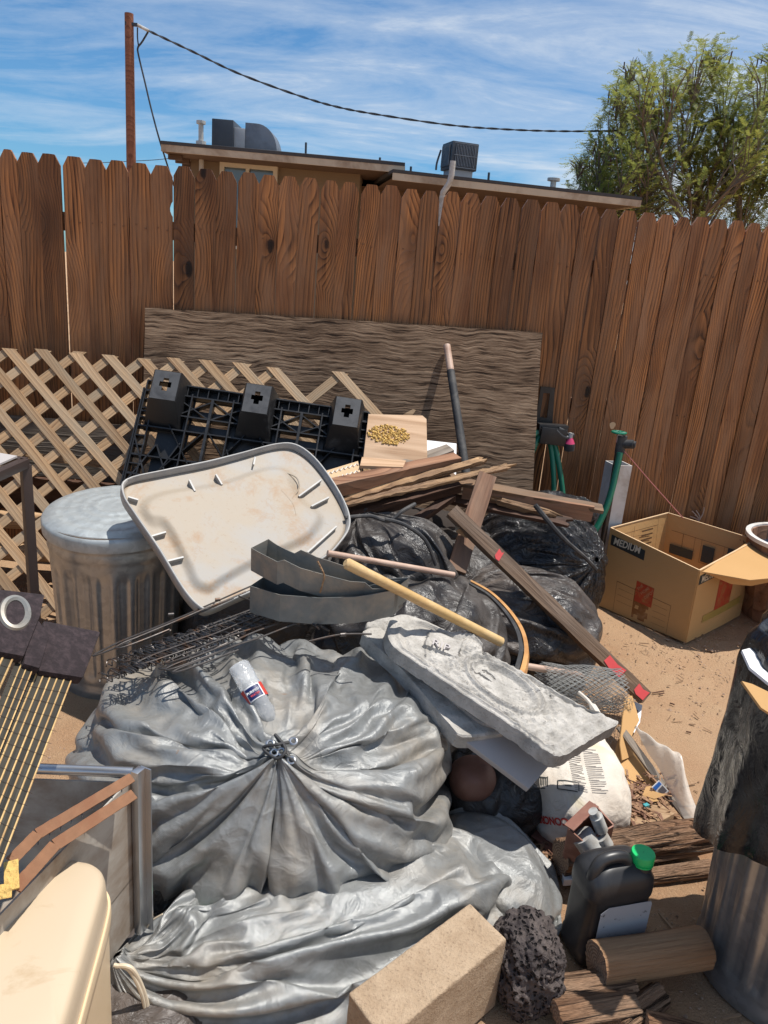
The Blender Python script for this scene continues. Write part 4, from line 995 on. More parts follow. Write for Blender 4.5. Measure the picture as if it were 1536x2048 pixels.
# ------------------------------------------------------------------ SMALL BOARDS BY THE PLYWOOD
sq = Plane(P(735, 828, y=3.45), P(852, 832, y=3.47), P(728, 925, y=3.25))
osq = traced('plywood_offcut', sq, [(737, 828), (845, 831), (853, 838), (855, 930), (725, 930)], .012, M['osb'], bevel=.001)
t_ = thing('foam_patched_offcut', 'square tan plywood offcut with a patch of yellow foam crumbs', 'plywood offcut', sq.at(790, 925)); adopt(osq, t_); osq.name = 'board'
cr_ = MB(); rr = random.Random(2)
for _ in range(420):
    a = rr.uniform(0, 2 * PI); q = rr.uniform(0, 1) ** .6; x = 778 + math.cos(a) * 42 * q; y = 870 + math.sin(a) * 19 * q + (x - 778) * .1; s = rr.uniform(.0025, .007); c_ = sq.at(x, y) + sq.n * s * .4
    m_ = Matrix.Rotation(rr.uniform(0, 3), 3, Vector((rr.random(), rr.random(), rr.random() + .1)).normalized()); cr_.box(c_, (s * 1.6, s, s), m_)
tag(cr_.build('foam_crumbs', M['foam'], t_), kind='stuff')
p2 = Plane(P(722, 912, y=3.22), P(800, 918, y=3.24), P(718, 932, y=3.10))
tag(traced('plywood_scrap', p2, [(724, 914), (812, 921), (806, 934), (720, 931)], .014, M['osb']), 'thin tan plywood scrap under the foam patched square', 'plywood scrap')
pk = Plane(P(650, 945, y=3.12), P(720, 925, y=3.16), P(655, 985, y=2.98))
o = traced('corrugated_card', pk, [(650, 942), (716, 922), (722, 950), (655, 972)], .006, M['cardedge']); t_ = thing('torn_card', 'scalloped white-edged strip of pink card above the planks by the plastic lid', 'card', pk.at(680, 945)); adopt(o, t_)
for k in range(2):
    zz = [(651 + i * 4.4, 949 + k * 14 - i * 1.35 + (2.5 if i % 2 else -1.5)) for i in range(16)]
    MB().tube([pk.at(*q) + pk.n * .003 for q in zz], .0022, 5).build('zigzag_trim', M['white'], t_)
wp = Plane(P(850, 880, y=3.55), P(912, 886, y=3.57), P(850, 925, y=3.45))
o = traced('white_panel', wp, [(850, 880), (913, 887), (912, 960), (848, 955)], .005, M['white']); t_ = thing('white_sign_card', 'white card with a small red shape leaning beside the shovel handle', 'card', wp.at(880, 920)); adopt(o, t_)
traced('red_mark', wp, [(890, 908), (897, 906), (903, 917), (888, 916)], .001, M['redpaint'], t_, lift=.0015)
tag(traced('tan_triangle', Plane(P(820, 830, y=3.6), P(830, 815, y=3.62), P(800, 830, y=3.6)), [(806, 829), (826, 818), (832, 820), (824, 831)], .006, M['pine']), 'tiny pointed wood tip poking above the foam patched square', 'wood tip')
# shovel handle
sh = thing('shovel_handle', 'long handle with bare wooden tip and black sleeve leaning on the plywood', 'shovel handle', P(930, 950, y=3.4))
h0 = plyP.at(892, 692) + plyP.n * .022; h1 = P(938, 985, y=3.42); hm = h0.lerp(h1, .185)
MB().tube([h0 - (h1 - h0) * .006, h0, hm], [.010, .0185, .0185], 16).build('wooden_tip', M['dowel'], sh, smooth=True)
MB().tube([hm, h1], [.0205, .0215], 16).build('black_sleeve', M['rubber'], sh, smooth=True)

# ------------------------------------------------------------------ HOSE HANGER
hh_ = thing('hose_hanger', 'black hose hanger fixed to the fence pickets right of the plywood', 'hose hanger', on_fence(1095, 860, .05))
HP = Plane(on_fence(1080, 775, .035), on_fence(1110, 778, .035), on_fence(1095, 900, .035))
traced('back_plate', HP, [(1082, 773), (1110, 776), (1104, 862), (1068, 862)], .008, M['black'], hh_, holes=[[(1087, 786), (1100, 787), (1094, 836), (1080, 834)]])
a = on_fence(1070, 850, .03); b = on_fence(1120, 856, .03)
MB().bar(a + nf * .06, b + nf * .06, .13, .008, up=(0, 0, 1)).build('shelf', M['black'], hh_)
MB().bar(a + nf * .125 - Vector((0, 0, .03)), b + nf * .125 - Vector((0, 0, .03)), .008, .09, up=(0, 0, 1)).bar((a + b) / 2 + nf * .06, (a + b) / 2 + nf * .11, .16, .06).build('lip', M['black'], hh_, bevel=.003)
nz = thing('hose_nozzle', 'grey spray nozzle with pink collar hanging from the hose hanger', 'spray nozzle', on_fence(1138, 880, .15))
q = lambda x, y, o_=.15: on_fence(x, y, o_)
MB().tube(curve([q(1112, 860), q(1125, 872), q(1138, 875), q(1148, 868)]), [.012] * 24 + [.011], 10).tube(curve([q(1118, 856), q(1130, 862), q(1140, 872)]), .006, 8).build('nozzle_grip', M['footgrey'], nz, smooth=True)
MB().tube([q(1143, 866), q(1140, 876)], .014, 12).build('nozzle_neck', M['pvcgrey'], nz, smooth=True)
MB().tube([q(1141, 872), q(1139, 887)], [.010, .028], 16).build('pink_collar', M['pink'], nz, smooth=True)
MB().tube([q(1139, 887), q(1138.5, 893), q(1138, 901)], [.029, .031, .027], 16).build('spray_head', M['rubber'], nz, smooth=True)
hs = MB()
hs.tube(curve([q(1083, 862, .12), q(1066, 872, .13), q(1050, 900, .14), q(1038, 930, .16), q(1032, 985, .2)], 8), .0165, 10)
hs.tube(curve([q(1085, 860, .10), q(1072, 885, .13), q(1060, 915, .14), q(1050, 950, .16), q(1044, 990, .2)], 8), .0165, 10)
hs.tube(curve([q(1098, 872, .10), q(1104, 910, .12), q(1107, 950, .14), q(1108, 1000, .16)], 8), .0150, 10)
hs.tube(curve([q(1104, 868, .10), q(1113, 905, .12), q(1121, 950, .14), q(1127, 1000, .16)], 8), .0150, 10)
tag(hs.build('garden_hose', M['hose'], smooth=True), 'coiled bright green garden hose draped over the black hose hanger', 'garden hose')

# ------------------------------------------------------------------ STANDPIPE
sp_ = thing('standpipe_box', 'square white plastic post sleeve standing on the ground against the fence', 'plastic post', (1.24, 3.99, 0))
bx = P(1196, 1172, z=0); pc = Vector((1.27, 4.0, 0)); ppt = P(1212, 925, y=3.98)
hz_ = ppt.z; Mr = Matrix.Rotation(.25, 3, 'Z'); cx_ = 1.245
outer = [Vector((cx_, 3.99, 0)) + Mr @ Vector((sx_ * .052, sy_ * .052, 0)) for sx_, sy_ in ((-1, -1), (1, -1), (1, 1), (-1, 1))]
inner = [Vector((cx_, 3.99, 0)) + Mr @ Vector((sx_ * .046, sy_ * .046, 0)) for sx_, sy_ in ((-1, -1), (1, -1), (1, 1), (-1, 1))]
MB().prism(outer, Vector((0, 0, hz_)), [inner]).build('post_sleeve', M['pvc'], sp_)
tp = thing('garden_tap', 'garden tap with green wheel handle on a riser pipe beside the white post', 'tap', (1.36, 3.93, 0))
ty = 3.90; th_ = P(1238, 866, y=ty)
MB().tube([Vector((th_.x + .02, ty, 0)), Vector((th_.x + .012, ty, th_.z - .02))], .016, 10).build('riser_pipe', M['steel'], tp, smooth=True)
hd = MB()
for k in range(6):
    a = k * PI / 3; hd.tube([th_, th_ + Vector((math.cos(a) * .034, math.sin(a) * .034, .004))], .005, 6)
hd.tube([th_ + Vector((math.cos(2 * PI * k / 18) * (.034 + .003 * (k % 3 == 0)), math.sin(2 * PI * k / 18) * .034, .003)) for k in range(19)], .006, 6)
hd.build('wheel_handle', M['hose'], tp, smooth=True)
MB().tube([th_, th_ - Vector((0, 0, .05))], .008, 8).build('valve_stem', M['alu'], tp)
bd_ = P(1242, 888, y=ty); MB().tube([bd_ + Vector((0, 0, .045)), bd_ - Vector((0, 0, .05))], .026, 12).tube([bd_, bd_ + Vector((.055, -.03, .01))], .024, 12).tube([bd_ + Vector((.055, -.03, .01)), bd_ + Vector((.065, -.035, .01))], .017, 12).build('valve_body', M['rubber'], tp, smooth=True)
tag(MB().tube(curve([P(1240, 905, y=3.87), P(1234, 935, y=3.86), P(1222, 985, y=3.84), P(1206, 1030, y=3.82), P(1184, 1068, y=3.80), P(1150, 1085, y=3.80)], 8), .017, 10).build('tap_hose', M['hose'], smooth=True),
    'dark green hose running down from the tap in front of the white post', 'garden hose')
tag(MB().tube([P(1249, 903, y=3.86), P(1300, 962, y=3.88), P(1366, 1036, y=3.88)], .0032, 5).build('red_string', M['twine']), 'thin pinkish red string stretched from the tap down to the cardboard box', 'string')
tgw = MB()
for a, b in (((1398, 1040), (1390, 1030)), ((1398, 1040), (1384, 1022)), ((1398, 1040), (1396, 1026)), ((1400, 1038), (1408, 1015)), ((1396, 1040), (1380, 1033)), ((1400, 1040), (1392, 1021))): tgw.tube(curve([P(*a, y=4.17), P((a[0] + b[0]) / 2 + 2, (a[1] + b[1]) / 2, y=4.17), P(*b, y=4.17)], 4), .0035, 5)
tag(tgw.tube([P(1398, 1038, y=4.17), Vector((P(1398, 1038, y=4.17).x, 4.17, 0))], .005, 5).build('dry_twig', M['dowel']), 'small dry branching twig behind the far edge of the cardboard box', 'twig')
ho = on_fence(1225, 851, .012)
tag(MB().add([ho + across * math.cos(t) * .017 * (1 + .2 * math.sin(3 * t)) + Vector((0, 0, 1)) * math.sin(t) * .02 for t in [k * PI / 6 for k in range(12)]], [tuple(range(12))]).build('knothole_sun_patch', M['cardedge'], fence), 'pale patch painted as sunlight in a knothole of the brown picket')  # flat pale patch stands in for sunlight coming through a knothole

# ------------------------------------------------------------------ CARDBOARD BOX
bxo = thing('cardboard_box', 'open brown cardboard moving box marked MEDIUM with one flap folded out', 'cardboard box', (1.55, 3.7, 0))
g0 = P(1200, 1212, z=.0); g1 = P(1370, 1285, z=.0); g2 = P(1478, 1230, z=.0); g3 = g0 + g2 - g1 + Vector((0, -.03, 0))
t0 = P(1222, 1056, z=.40); t1 = P(1399, 1141, z=.385); t2 = P(1512, 1080, z=.40); t3 = P(1336, 1026, y=4.12)
def panel(name, a, b, c, d, th=.005, mat=None, parent=bxo, n=8, bow=.006):
    nrm = (b - a).cross(d - a).normalized(); vs = []
    for s in (0, 1):
        for j in range(n + 1):
            for i in range(n + 1):
                u, v = i / n, j / n; vs.append(a.lerp(b, u).lerp(d.lerp(c, u), v) + nrm * (s * th + bow * math.sin(PI * u) * math.sin(PI * (.3 + .6 * v))))
    q = (n + 1) ** 2; f = lambda s, i, j: s * q + j * (n + 1) + i; fs = []
    for j in range(n):
        for i in range(n): fs += [(f(0, i, j), f(0, i, j + 1), f(0, i + 1, j + 1), f(0, i + 1, j)), (f(1, i, j), f(1, i + 1, j), f(1, i + 1, j + 1), f(1, i, j + 1))]
        fs += [(f(0, 0, j), f(1, 0, j), f(1, 0, j + 1), f(0, 0, j + 1)), (f(0, n, j), f(0, n, j + 1), f(1, n, j + 1), f(1, n, j)), (f(0, j, 0), f(0, j + 1, 0), f(1, j + 1, 0), f(1, j, 0)), (f(0, j, n), f(1, j, n), f(1, j + 1, n), f(0, j + 1, n))]
    return mk(name, vs, fs, mat or M['card'], parent)
front = panel('side_panel', g0, g1, t1, t0); rightp = panel('side_panel', g1, g2, t2, t1); backp = panel('side_panel', g2, g3, t3, t2, bow=-.004); leftp = panel('side_panel', g3, g0, t0, t3, bow=-.004)
panel('bottom_panel', g0 + Vector((0, 0, .004)), g1 + Vector((0, 0, .004)), g2 + Vector((0, 0, .004)), g3 + Vector((0, 0, .004)), bow=0)
for a, b in ((t0, t1), (t1, t2), (t2, t3), (t3, t0)): MB().bar(a + Vector((0, 0, .001)), b + Vector((0, 0, .001)), .008, .004).build('torn_edge', M['cardedge'], bxo)
# flap folded outward over the right side
fl = Plane(P(1405, 1142, z=.385), P(1507, 1078, z=.40), P(1560, 1150, z=.37))
traced('flap', fl, [(1405, 1143), (1505, 1078), (1560, 1095), (1610, 1150), (1500, 1160)], .005, M['card'], bxo)
traced('flap', Plane(P(1405, 1144, z=.38), P(1512, 1151, z=.36), P(1480, 1170, z=.30)), [(1405, 1144), (1530, 1157), (1560, 1160), (1502, 1172), (1462, 1168)], .005, M['card'], bxo)
# print
def onq(a, b, c, d, u, v, off): n_ = (b - a).cross(d - a).normalized(); return a.lerp(b, u).lerp(d.lerp(c, u), v) + n_ * (off + .006)
def strip(name, quad, u0, v0, u1, v1, mat, off=.002, tgt=None, lift=.0012):
    a, b, c, d = quad; L = lambda u, v: a.lerp(b, u).lerp(d.lerp(c, u), v)
    return decal(name, tgt, [L(u0, v0), L(u1, v0), L(u1, v1), L(u0, v1)], mat, bxo, lift=lift)
FQ = (g0, g1, t1, t0); RQ = (g1, g2, t2, t1)
strip('print_band', FQ, .03, .80, .44, .93, M['blackprint'], tgt=front)
def wtext(name, txt, quad, u, v, size, mat, tgt, bold=0, lift=.0022, ang=0.0, flip=False, squeeze=1.0, inside=False):
    a, b, c, d = quad; o = a.lerp(b, u).lerp(d.lerp(c, u), v); x = (b - a).normalized(); up = (d - a).normalized()
    z = x.cross(up)
    if inside: x = -x; z = -z
    if ang: x, up = x * math.cos(ang) + up * math.sin(ang), up * math.cos(ang) - x * math.sin(ang)
    if flip: x = -x; up = -up
    return text_mesh(name, txt, o, x, up, size, mat, bxo, depth=0, lift=lift, bold=bold, target=tgt, squeeze=squeeze)
wtext('size_lettering', 'MEDIUM', FQ, .06, .825, .050, M['whiteprint'], front, bold=.0013, squeeze=.95)
strip('orange_logo', FQ, .40, .26, .60, .52, M['orangeprint'], tgt=front)
for k, tx in enumerate(('THE', 'HOME', 'DEPOT')): wtext('logo_lettering', tx, FQ, .43 + k * .045, .40 - k * .035, .021, M['logoink'], front, bold=.0003, ang=.8)
for u0, v0, u1, v1 in ((.17, .395, .80, .40), (.17, .02, .173, .40), (.797, .02, .80, .40), (.2, .32, .38, .323), (.2, .24, .38, .243), (.62, .32, .77, .323), (.62, .24, .77, .243), (.62, .16, .77, .163), (.62, .08, .77, .083), (.2, .16, .38, .163)):
    strip('print_line', FQ, u0, v0, u1, v1, M['brownprint'], tgt=front)
strip('packing_tape', FQ, .39, .0, .57, .42, plain('brown_tape', (.22, .09, .03), .25, bs=.1, col2=(.3, .16, .07), sc2=20), tgt=front, lift=.0006)
strip('print_band', RQ, .01, .80, .42, .93, M['blackprint'], tgt=rightp)
wtext('size_lettering', 'MEDIUM', RQ, .04, .825, .050, M['whiteprint'], rightp, bold=.0013, squeeze=.95)
strip('orange_logo', RQ, .38, .28, .66, .88, M['orangeprint'], tgt=rightp)
strip('packing_tape', RQ, .2, .20, .92, .30, plain('yellow_tape', (.38, .26, .07), .3, bs=.1), tgt=rightp, lift=.002)
BQ = (g2, g3, t3, t2)
bq_in = [p_ for p_ in (g3, g2, t2, t3)]
def inside_decal(name, u0, v0, u1, v1, mat):
    a, b, c, d = g3, g2, t2, t3; n_ = (b - a).cross(d - a).normalized(); n_ = n_ if n_.y < 0 else -n_
    L = lambda u, v: a.lerp(b, u).lerp(d.lerp(c, u), v) + n_ * .012
    return mk(name, [L(u0, v0), L(u1, v0), L(u1, v1), L(u0, v1)], [(0, 1, 2, 3)], mat, bxo)
inside_decal('print_block', .08, .50, .36, .62, M['blackprint']); inside_decal('print_block', .46, .52, .60, .74, M['blackprint']); inside_decal('print_block', .74, .55, .95, .80, M['blackprint'])
for u0, v0, u1, v1 in ((.08, .80, .95, .805), (.22, .62, .225, .80), (.36, .5, .363, .80), (.44, .5, .443, .80), (.70, .5, .703, .80), (.44, .50, .7, .505)): inside_decal('print_line', u0, v0, u1, v1, M['brownprint'])
n_ = (g2 - g3).cross(t3 - g3).normalized(); n_ = n_ if n_.y < 0 else -n_
text_mesh('slogan_lettering', 'A BETTER WAY TO STACK', g3.lerp(g2, .93).lerp(t3.lerp(t2, .93), .955) + n_ * .0125, (g3 - g2), (g3 - t3), .044, M['brownprint'], bxo, depth=0, bold=.0006, squeeze=.86)
n2 = (g3 - g0).cross(t0 - g0).normalized(); n2 = n2 if n2.x > 0 else -n2
for k in range(6):
    a, b, c, d = g0, g3, t3, t0; L = lambda u, v: a.lerp(b, u).lerp(d.lerp(c, u), v) + n2 * .012
    v0 = .84 - k * .06; mk('print_line', [L(.52, v0), L(.72, v0), L(.72, v0 + .02), L(.52, v0 + .02)], [(0, 1, 2, 3)], M['brownprint'], bxo)
for u0, v0, u1, v1 in ((.1, .88, .8, .886), (.38, .3, .385, .95), (.8, .3, .804, 1.0)): mk('print_line', [L(u0, v0), L(u1, v0), L(u1, v1), L(u0, v1)], [(0, 1, 2, 3)], M['brownprint'], bxo)

# ------------------------------------------------------------------ BARREL PLANTER and dark tub at right
bc = Vector((P(1500, 1015, y=3.80).x + .335, 3.80, 0)); brl = thing('barrel_planter', 'wooden half barrel planter with whitened rim and grey hose inside at the right edge', 'planter', bc)
for k in range(20):
    a0 = 2 * PI * k / 20; a1 = a0 + 2 * PI / 20 * .985; vs = []
    for (r_, z) in ((.23, 0), (.27, .22), (.285, .44)):
        for rr_ in (r_, r_ - .02):
            for a in (a0, a1): vs.append(bc + Vector((rr_ * math.cos(a), rr_ * math.sin(a), z)))
    fs = [(0, 1, 5, 4), (4, 5, 9, 8), (2, 6, 7, 3), (6, 10, 11, 7), (8, 9, 11, 10), (0, 4, 6, 2), (4, 8, 10, 6), (1, 3, 7, 5), (5, 7, 11, 9)]
    mk('stave', vs, fs, M['redwood'], brl)
MB().lathe([(.268, .40), (.270, .450), (.296, .450), (.296, .43)], bc, 40, caps=(False, False)).build('rim_band', M['pvc'], brl, smooth=True)
MB().lathe([(.001, .36), (.262, .36)], bc, 32, caps=(False, False)).build('dark_liner', M['water'], brl)
MB().tube([bc + Vector((.15 * math.cos(t), .15 * math.sin(t), .40 + .01 * math.sin(3 * t))) for t in [k * 2 * PI / 24 for k in range(25)]], .017, 8).build('coiled_hose', M['pvcgrey'], brl, smooth=True)
tb = thing('dark_tub', 'dark rectangular tub with maroon rim half hidden beyond the cardboard box', 'tub', (2.3, 3.35, 0))
q0, q1, q2, q3 = [P(x, y, z=.0) for x, y in ((1483, 1205), (1640, 1300), (1760, 1240), (1560, 1150))]
MB().prism([q0, q1, q2, q3], Vector((0, 0, .17))).build('tub_body', M['black'], tb, bevel=.01)
MB().tube([p_ + Vector((0, 0, .175)) for p_ in (q0, q1, q2, q3, q0)], .008, 8).build('tub_rim', M['maroon'], tb)

# ------------------------------------------------------------------ TRASH CANS
def trash_can(c, r0, r1, hgt_, name_label, group, parent_name='trash_can', flutes=30, low=.12, high=.78, mat=None):
    t = thing(parent_name, name_label, 'trash can', c, group); prof = []
    N = 44
    for i in range(N + 1):
        z = hgt_ * i / N; r = r0 + (r1 - r0) * i / N; u = i / N
        if abs(u - .93) < .02 or abs(u - .86) < .015: r += .005
        if u < .05: r += .006
        prof.append((r, z))
    def rf(r, z, a):
        u = z / hgt_
        if low < u < high:
            e = min(1, (u - low) / .04, (high - u) / .05); s = math.cos(a * flutes)
            r = r - .0075 * e * (1 if s > .15 else (s + .6) / .75 if s > -.6 else 0)
        return r
    MB().lathe(prof, c, flutes * 10, rf, caps=(True, False)).build('can_body', mat or M['can'], t, smooth=True, sharp=60)
    MB().lathe([(r1 - .004, hgt_ - .02), (r1 + .006, hgt_ - .012), (r1 + .006, hgt_), (r1 - .004, hgt_)], c, 64, caps=(False, False)).build('can_rim', mat or M['can'], t, smooth=True)
    return t
lc = Vector((-1.0, 2.66, 0))
can1 = trash_can(lc, .215, .245, .655, 'galvanised steel trash can with its lid on, left of the plastic storage lid', None, flutes=22)
Mt = Matrix.Rotation(math.radians(6), 3, 'X'); prof = [(.256, -.045), (.262, -.045), (.262, -.006), (.255, .004), (.24, .008)]
for k in range(22):
    r = .235 - k * .0107; z = .010 + .020 * (1 - (r / .25) ** 2)
    z += .0045 * sum(math.exp(-((r - q_) / .006) ** 2) for q_ in (.21, .165, .12, .075)); prof.append((max(r, .002), z))
def rl(r, z, a): return r
lidb = MB().lathe(prof, lc + Vector((.0, 0, .672)), 96, caps=(False, True), m=Mt)
for v in lidb.v:
    d = v - lc; rr_ = math.hypot(d.x, d.y)
    if rr_ < .25:
        a = math.atan2(d.y, d.x); v.z += .0009 * math.sin(a * 17 + rr_ * 25) * min(1, rr_ / .2) * (1 if (rr_ > .08) else 0)
lidb.build('can_lid', M['canlid'], can1, smooth=True, sharp=60)

# ------------------------------------------------------------------ PLASTIC STORAGE LID
TL_ = P(262, 985, y=2.48); TR_ = P(600, 900, y=2.98); BL_ = P(405, 1222, y=2.20)
LPn = Plane(TL_, TR_, BL_)
lidt = thing('storage_bin_lid', 'big dirty white plastic storage bin lid with rust stains lying on the steel can', 'bin lid', LPn.at(470, 1060))
outl = smoothpx([(256, 970), (330, 952), (415, 935), (480, 918), (545, 900), (585, 900), (622, 925), (660, 975), (686, 1025), (690, 1060), (672, 1090), (640, 1120), (560, 1160), (480, 1195), (420, 1222), (395, 1215), (365, 1180), (320, 1105), (275, 1040), (250, 1000)], 5)
def grid_sheet(name, plane, outline, fn, mat, parent, step=5, th=.004, rings=34, vec=False):
    xs = [p_[0] for p_ in outline]; ys = [p_[1] for p_ in outline]
    cx = sum(xs) / len(xs); cy = sum(ys) / len(ys); n = len(outline); V_ = []; F_ = []
    if vec:
        tt = np.repeat(np.linspace(0, 1, rings + 1), n); ox = np.tile(np.array([p_[0] for p_ in outline]), rings + 1); oy = np.tile(np.array([p_[1] for p_ in outline]), rings + 1); zv = fn(cx + (ox - cx) * tt, cy + (oy - cy) * tt, tt)
    for r_ in range(rings + 1):
        t = r_ / rings
        for (x, y) in outline:
            X_ = cx + (x - cx) * t; Y_ = cy + (y - cy) * t; V_.append(plane.at(X_, Y_) + plane.n * (float(zv[len(V_)]) if vec else fn(X_, Y_, t)))
    for r_ in range(rings):
        for i in range(n): a, b = r_ * n + i, r_ * n + (i + 1) % n; F_.append((a, b, b + n, a + n))
    m_ = len(V_); V_ += [v - plane.n * th for v in V_]; F_ += [tuple(i + m_ for i in f[::-1]) for f in F_]
    for i in range(n): a, b = rings * n + i, rings * n + (i + 1) % n; F_.append((a, b, b + m_, a + m_))
    return mk(name, V_, F_, mat, parent, True)
inner_px = [(300, 1000), (345, 985), (440, 970), (530, 940), (575, 945), (590, 985), (610, 1010), (640, 1035), (625, 1065), (600, 1085), (520, 1120), (440, 1165), (420, 1180), (390, 1170), (378, 1140), (360, 1105), (330, 1050), (300, 1045), (285, 1020)]
def in_poly(x, y, poly):
    c = False; n = len(poly); j = n - 1
    for i in range(n):
        xi, yi = poly[i]; xj, yj = poly[j]
        if (yi > y) != (yj > y) and x < (xj - xi) * (y - yi) / (yj - yi) + xi: c = not c
        j = i
    return c
def pdist(x, y, poly):
    b = 1e9; n = len(poly)
    for i in range(n):
        x0, y0 = poly[i]; x1, y1 = poly[(i + 1) % n]; dx, dy = x1 - x0, y1 - y0; t = max(0, min(1, ((x - x0) * dx + (y - y0) * dy) / (dx * dx + dy * dy + 1e-9)))
        b = min(b, math.hypot(x - x0 - dx * t, y - y0 - dy * t))
    return b
inner_s = smoothpx(inner_px, 3)
def lidfn(x, y, t):
    d = pdist(x, y, inner_s); ins = in_poly(x, y, inner_s); s = max(-1, min(1, (d if ins else -d) / 6)); z = .017 * (s + 1) / 2 - .006 * math.exp(-((d + (12 if not ins else 12)) / 6) ** 2) * (0 if ins else 1)
    return z - .004 * math.sin((x - 300) * .008) * math.sin((y - 900) * .01)
sheet = grid_sheet('lid_panel', LPn, outl, lidfn, M['lid'], lidt)
rim = []; 
for i in range(len(outl)):
    p_ = LPn.at(*outl[i]); rim.append(p_)
cen = sum(rim, Vector()) / len(rim); n = len(rim); V_ = []; F_ = []
for h_, o_ in ((-.012, .004), (-.012, .010), (.026, .012), (.030, .009), (.028, .004), (-.002, .0)):
    for p_ in rim: V_.append(p_ + (p_ - cen).normalized() * o_ + LPn.n * h_)
for r_ in range(5):
    for i in range(n): F_.append((r_ * n + i, r_ * n + (i + 1) % n, (r_ + 1) * n + (i + 1) % n, (r_ + 1) * n + i))
mk('lid_rim', V_, F_, M['lidrim'], lidt, True)
rb = [((255, 1000), (275, 1006)), ((296, 1080), (330, 1070)), ((333, 1128), (365, 1120)), ((377, 966), (388, 988)), ((430, 955), (442, 975)), ((595, 998), (640, 965)), ((620, 1018), (655, 1000)), ((612, 1110), (670, 1058)), ((508, 920), (505, 935))]
for a, b in rb: MB().bar(LPn.at(*a) + LPn.n * .009, LPn.at(*b) + LPn.n * .009, .006, .020, up=LPn.n).build('stiffening_rib', M['lidrim'], lidt)
MB().tube(curve([LPn.at(x, y) + LPn.n * .012 for x, y in ((560, 985), (582, 1010), (590, 1035))], 5), .003, 6).build('moulded_ridge', M['lid'], lidt)
MB().tube(curve([LPn.at(x, y) + LPn.n * .012 for x, y in ((572, 950), (592, 960), (596, 980), (582, 1002))], 5), .003, 6).build('moulded_ridge', M['lid'], lidt)

# ------------------------------------------------------------------ BENT METAL TRAYS
def tray(name, px_front, ztop, hgt_, depth_vec, label, n_off, ycoord):
    t = thing(name, label, 'metal edging', P(*px_front[2], y=ycoord), 'bent zinc edging pieces')
    top = [P(x, y, y=yy) for x, y, yy in px_front]; top = [top[i].lerp(top[i + 1], k / 4) for i in range(len(top) - 1) for k in range(4)] + [top[-1]]; bot = [p_ - Vector((0, -.008, hgt_)) for i, p_ in enumerate(top)]
    n = len(top); V_ = []; th = Vector((0, .003, 0))
    for i in range(n): V_ += [top[i], bot[i], top[i] + th, bot[i] + th]
    F_ = []
    for i in range(n - 1):
        a = i * 4; b = a + 4; F_ += [(a, b, b + 1, a + 1), (a + 2, a + 3, b + 3, b + 2), (a, a + 2, b + 2, b), (a + 1, b + 1, b + 3, a + 3)]
    F_ += [(0, 1, 3, 2), (n * 4 - 4, n * 4 - 2, n * 4 - 1, n * 4 - 3)]
    mk('metal_wall', V_, F_, M['zinc'], t, False)
    back = [p_ + depth_vec + Vector((0, 0, -.004 * math.sin(i * .3))) for i, p_ in enumerate(top)]; V_ = []
    for i in range(n): V_ += [back[i], back[i] - Vector((0, 0, hgt_)), back[i] + th, back[i] - Vector((0, 0, hgt_)) + th]
    mk('metal_wall', V_, F_, M['zinc'], t, False)
    V_ = []; 
    for i in range(n): V_ += [bot[i], back[i] - Vector((0, 0, hgt_))]
    mk('floor_sheet', V_, [(i * 2, i * 2 + 2, i * 2 + 3, i * 2 + 1) for i in range(n - 1)], M['zinc'], t, True)
    for i in (0, n - 1):
        MB().add([top[i], bot[i], back[i] - Vector((0, 0, hgt_)), back[i]], [(0, 1, 2, 3)]).build('end_wall', M['zinc'], t)
    return t
tray('bent_metal_edging', [(500, 1172, 2.02), (560, 1190, 1.985), (640, 1196, 1.985), (710, 1194, 1.99), (745, 1189, 2.0), (790, 1180, 2.02)], 0, .088, Vector((.03, .07, .005)), 'lower bent zinc edging trough lying across the top of the tarp bundle', 0, 2.0)
t_up = tray('bent_metal_edging', [(502, 1096, 2.05), (520, 1106, 2.04), (555, 1124, 2.0), (568, 1120, 2.0), (600, 1136, 1.995), (650, 1150, 2.0), (700, 1163, 2.01), (730, 1165, 2.02), (745, 1178, 2.02), (790, 1178, 2.03)], 0, .074, Vector((.04, .06, .010)), 'upper bent zinc edging trough resting on the lower one under the broom handle', 0, 2.05)
MB().tube(curve([P(635, 1122, y=2.0), P(648, 1150, y=1.985), P(645, 1168, y=1.985), P(640, 1185, y=1.985)], 5), .0028, 5).build('dry_stem', M['split'], t_up)

# ------------------------------------------------------------------ BLACK BAGS
def label_bag(o, l): return tag(o, l, 'garbage bag', None)
rd = lambda pts, h, w, e=1.0: (pts, h, w, e)
cB, rB = (.78, 3.52, .29), (.35, .28, .32)
label_bag(gathered('garbage_bag', cB, rB, M['bagshiny'], Kdir(1186, 1120, cB, rB), 88, 40, 2.3, seed=11, e0=.5, e1=.22, er=.4, rad_ex=.05, crum=.03, cf=4, iters=100, inner=.90, outer=1.1, bend=.32, grav=.00004, sub=2), 'large shiny black garbage bag at the right of the pile beside the white post')
cC, rC = (.62, 2.98, .22), (.345, .27, .235)
label_bag(gathered('garbage_bag', cC, rC, M['bagdusty'], Kdir(915, 1190, cC, rC), 84, 42, 2.5, seed=23, e0=.6, e1=.30, er=.35, rad_ex=.08, crum=.045, cf=5.5, iters=90, inner=.86, outer=1.08, bend=.3, sub=2), 'squat dusty black garbage bag with the curved wooden strip on it')
cA, rA = (.04, 2.95, .42), (.30, .26, .25)
label_bag(gathered('garbage_bag', cA, rA, M['bagmatte'], Kdir(715, 1012, cA, rA), 84, 42, 2.3, seed=31, e0=.7, e1=.35, er=.5, rad_ex=.09, crum=.05, cf=5.5, iters=90, inner=.86, outer=1.1, bend=.3, sub=2), 'crumpled matte black garbage bag right of the plastic storage lid')
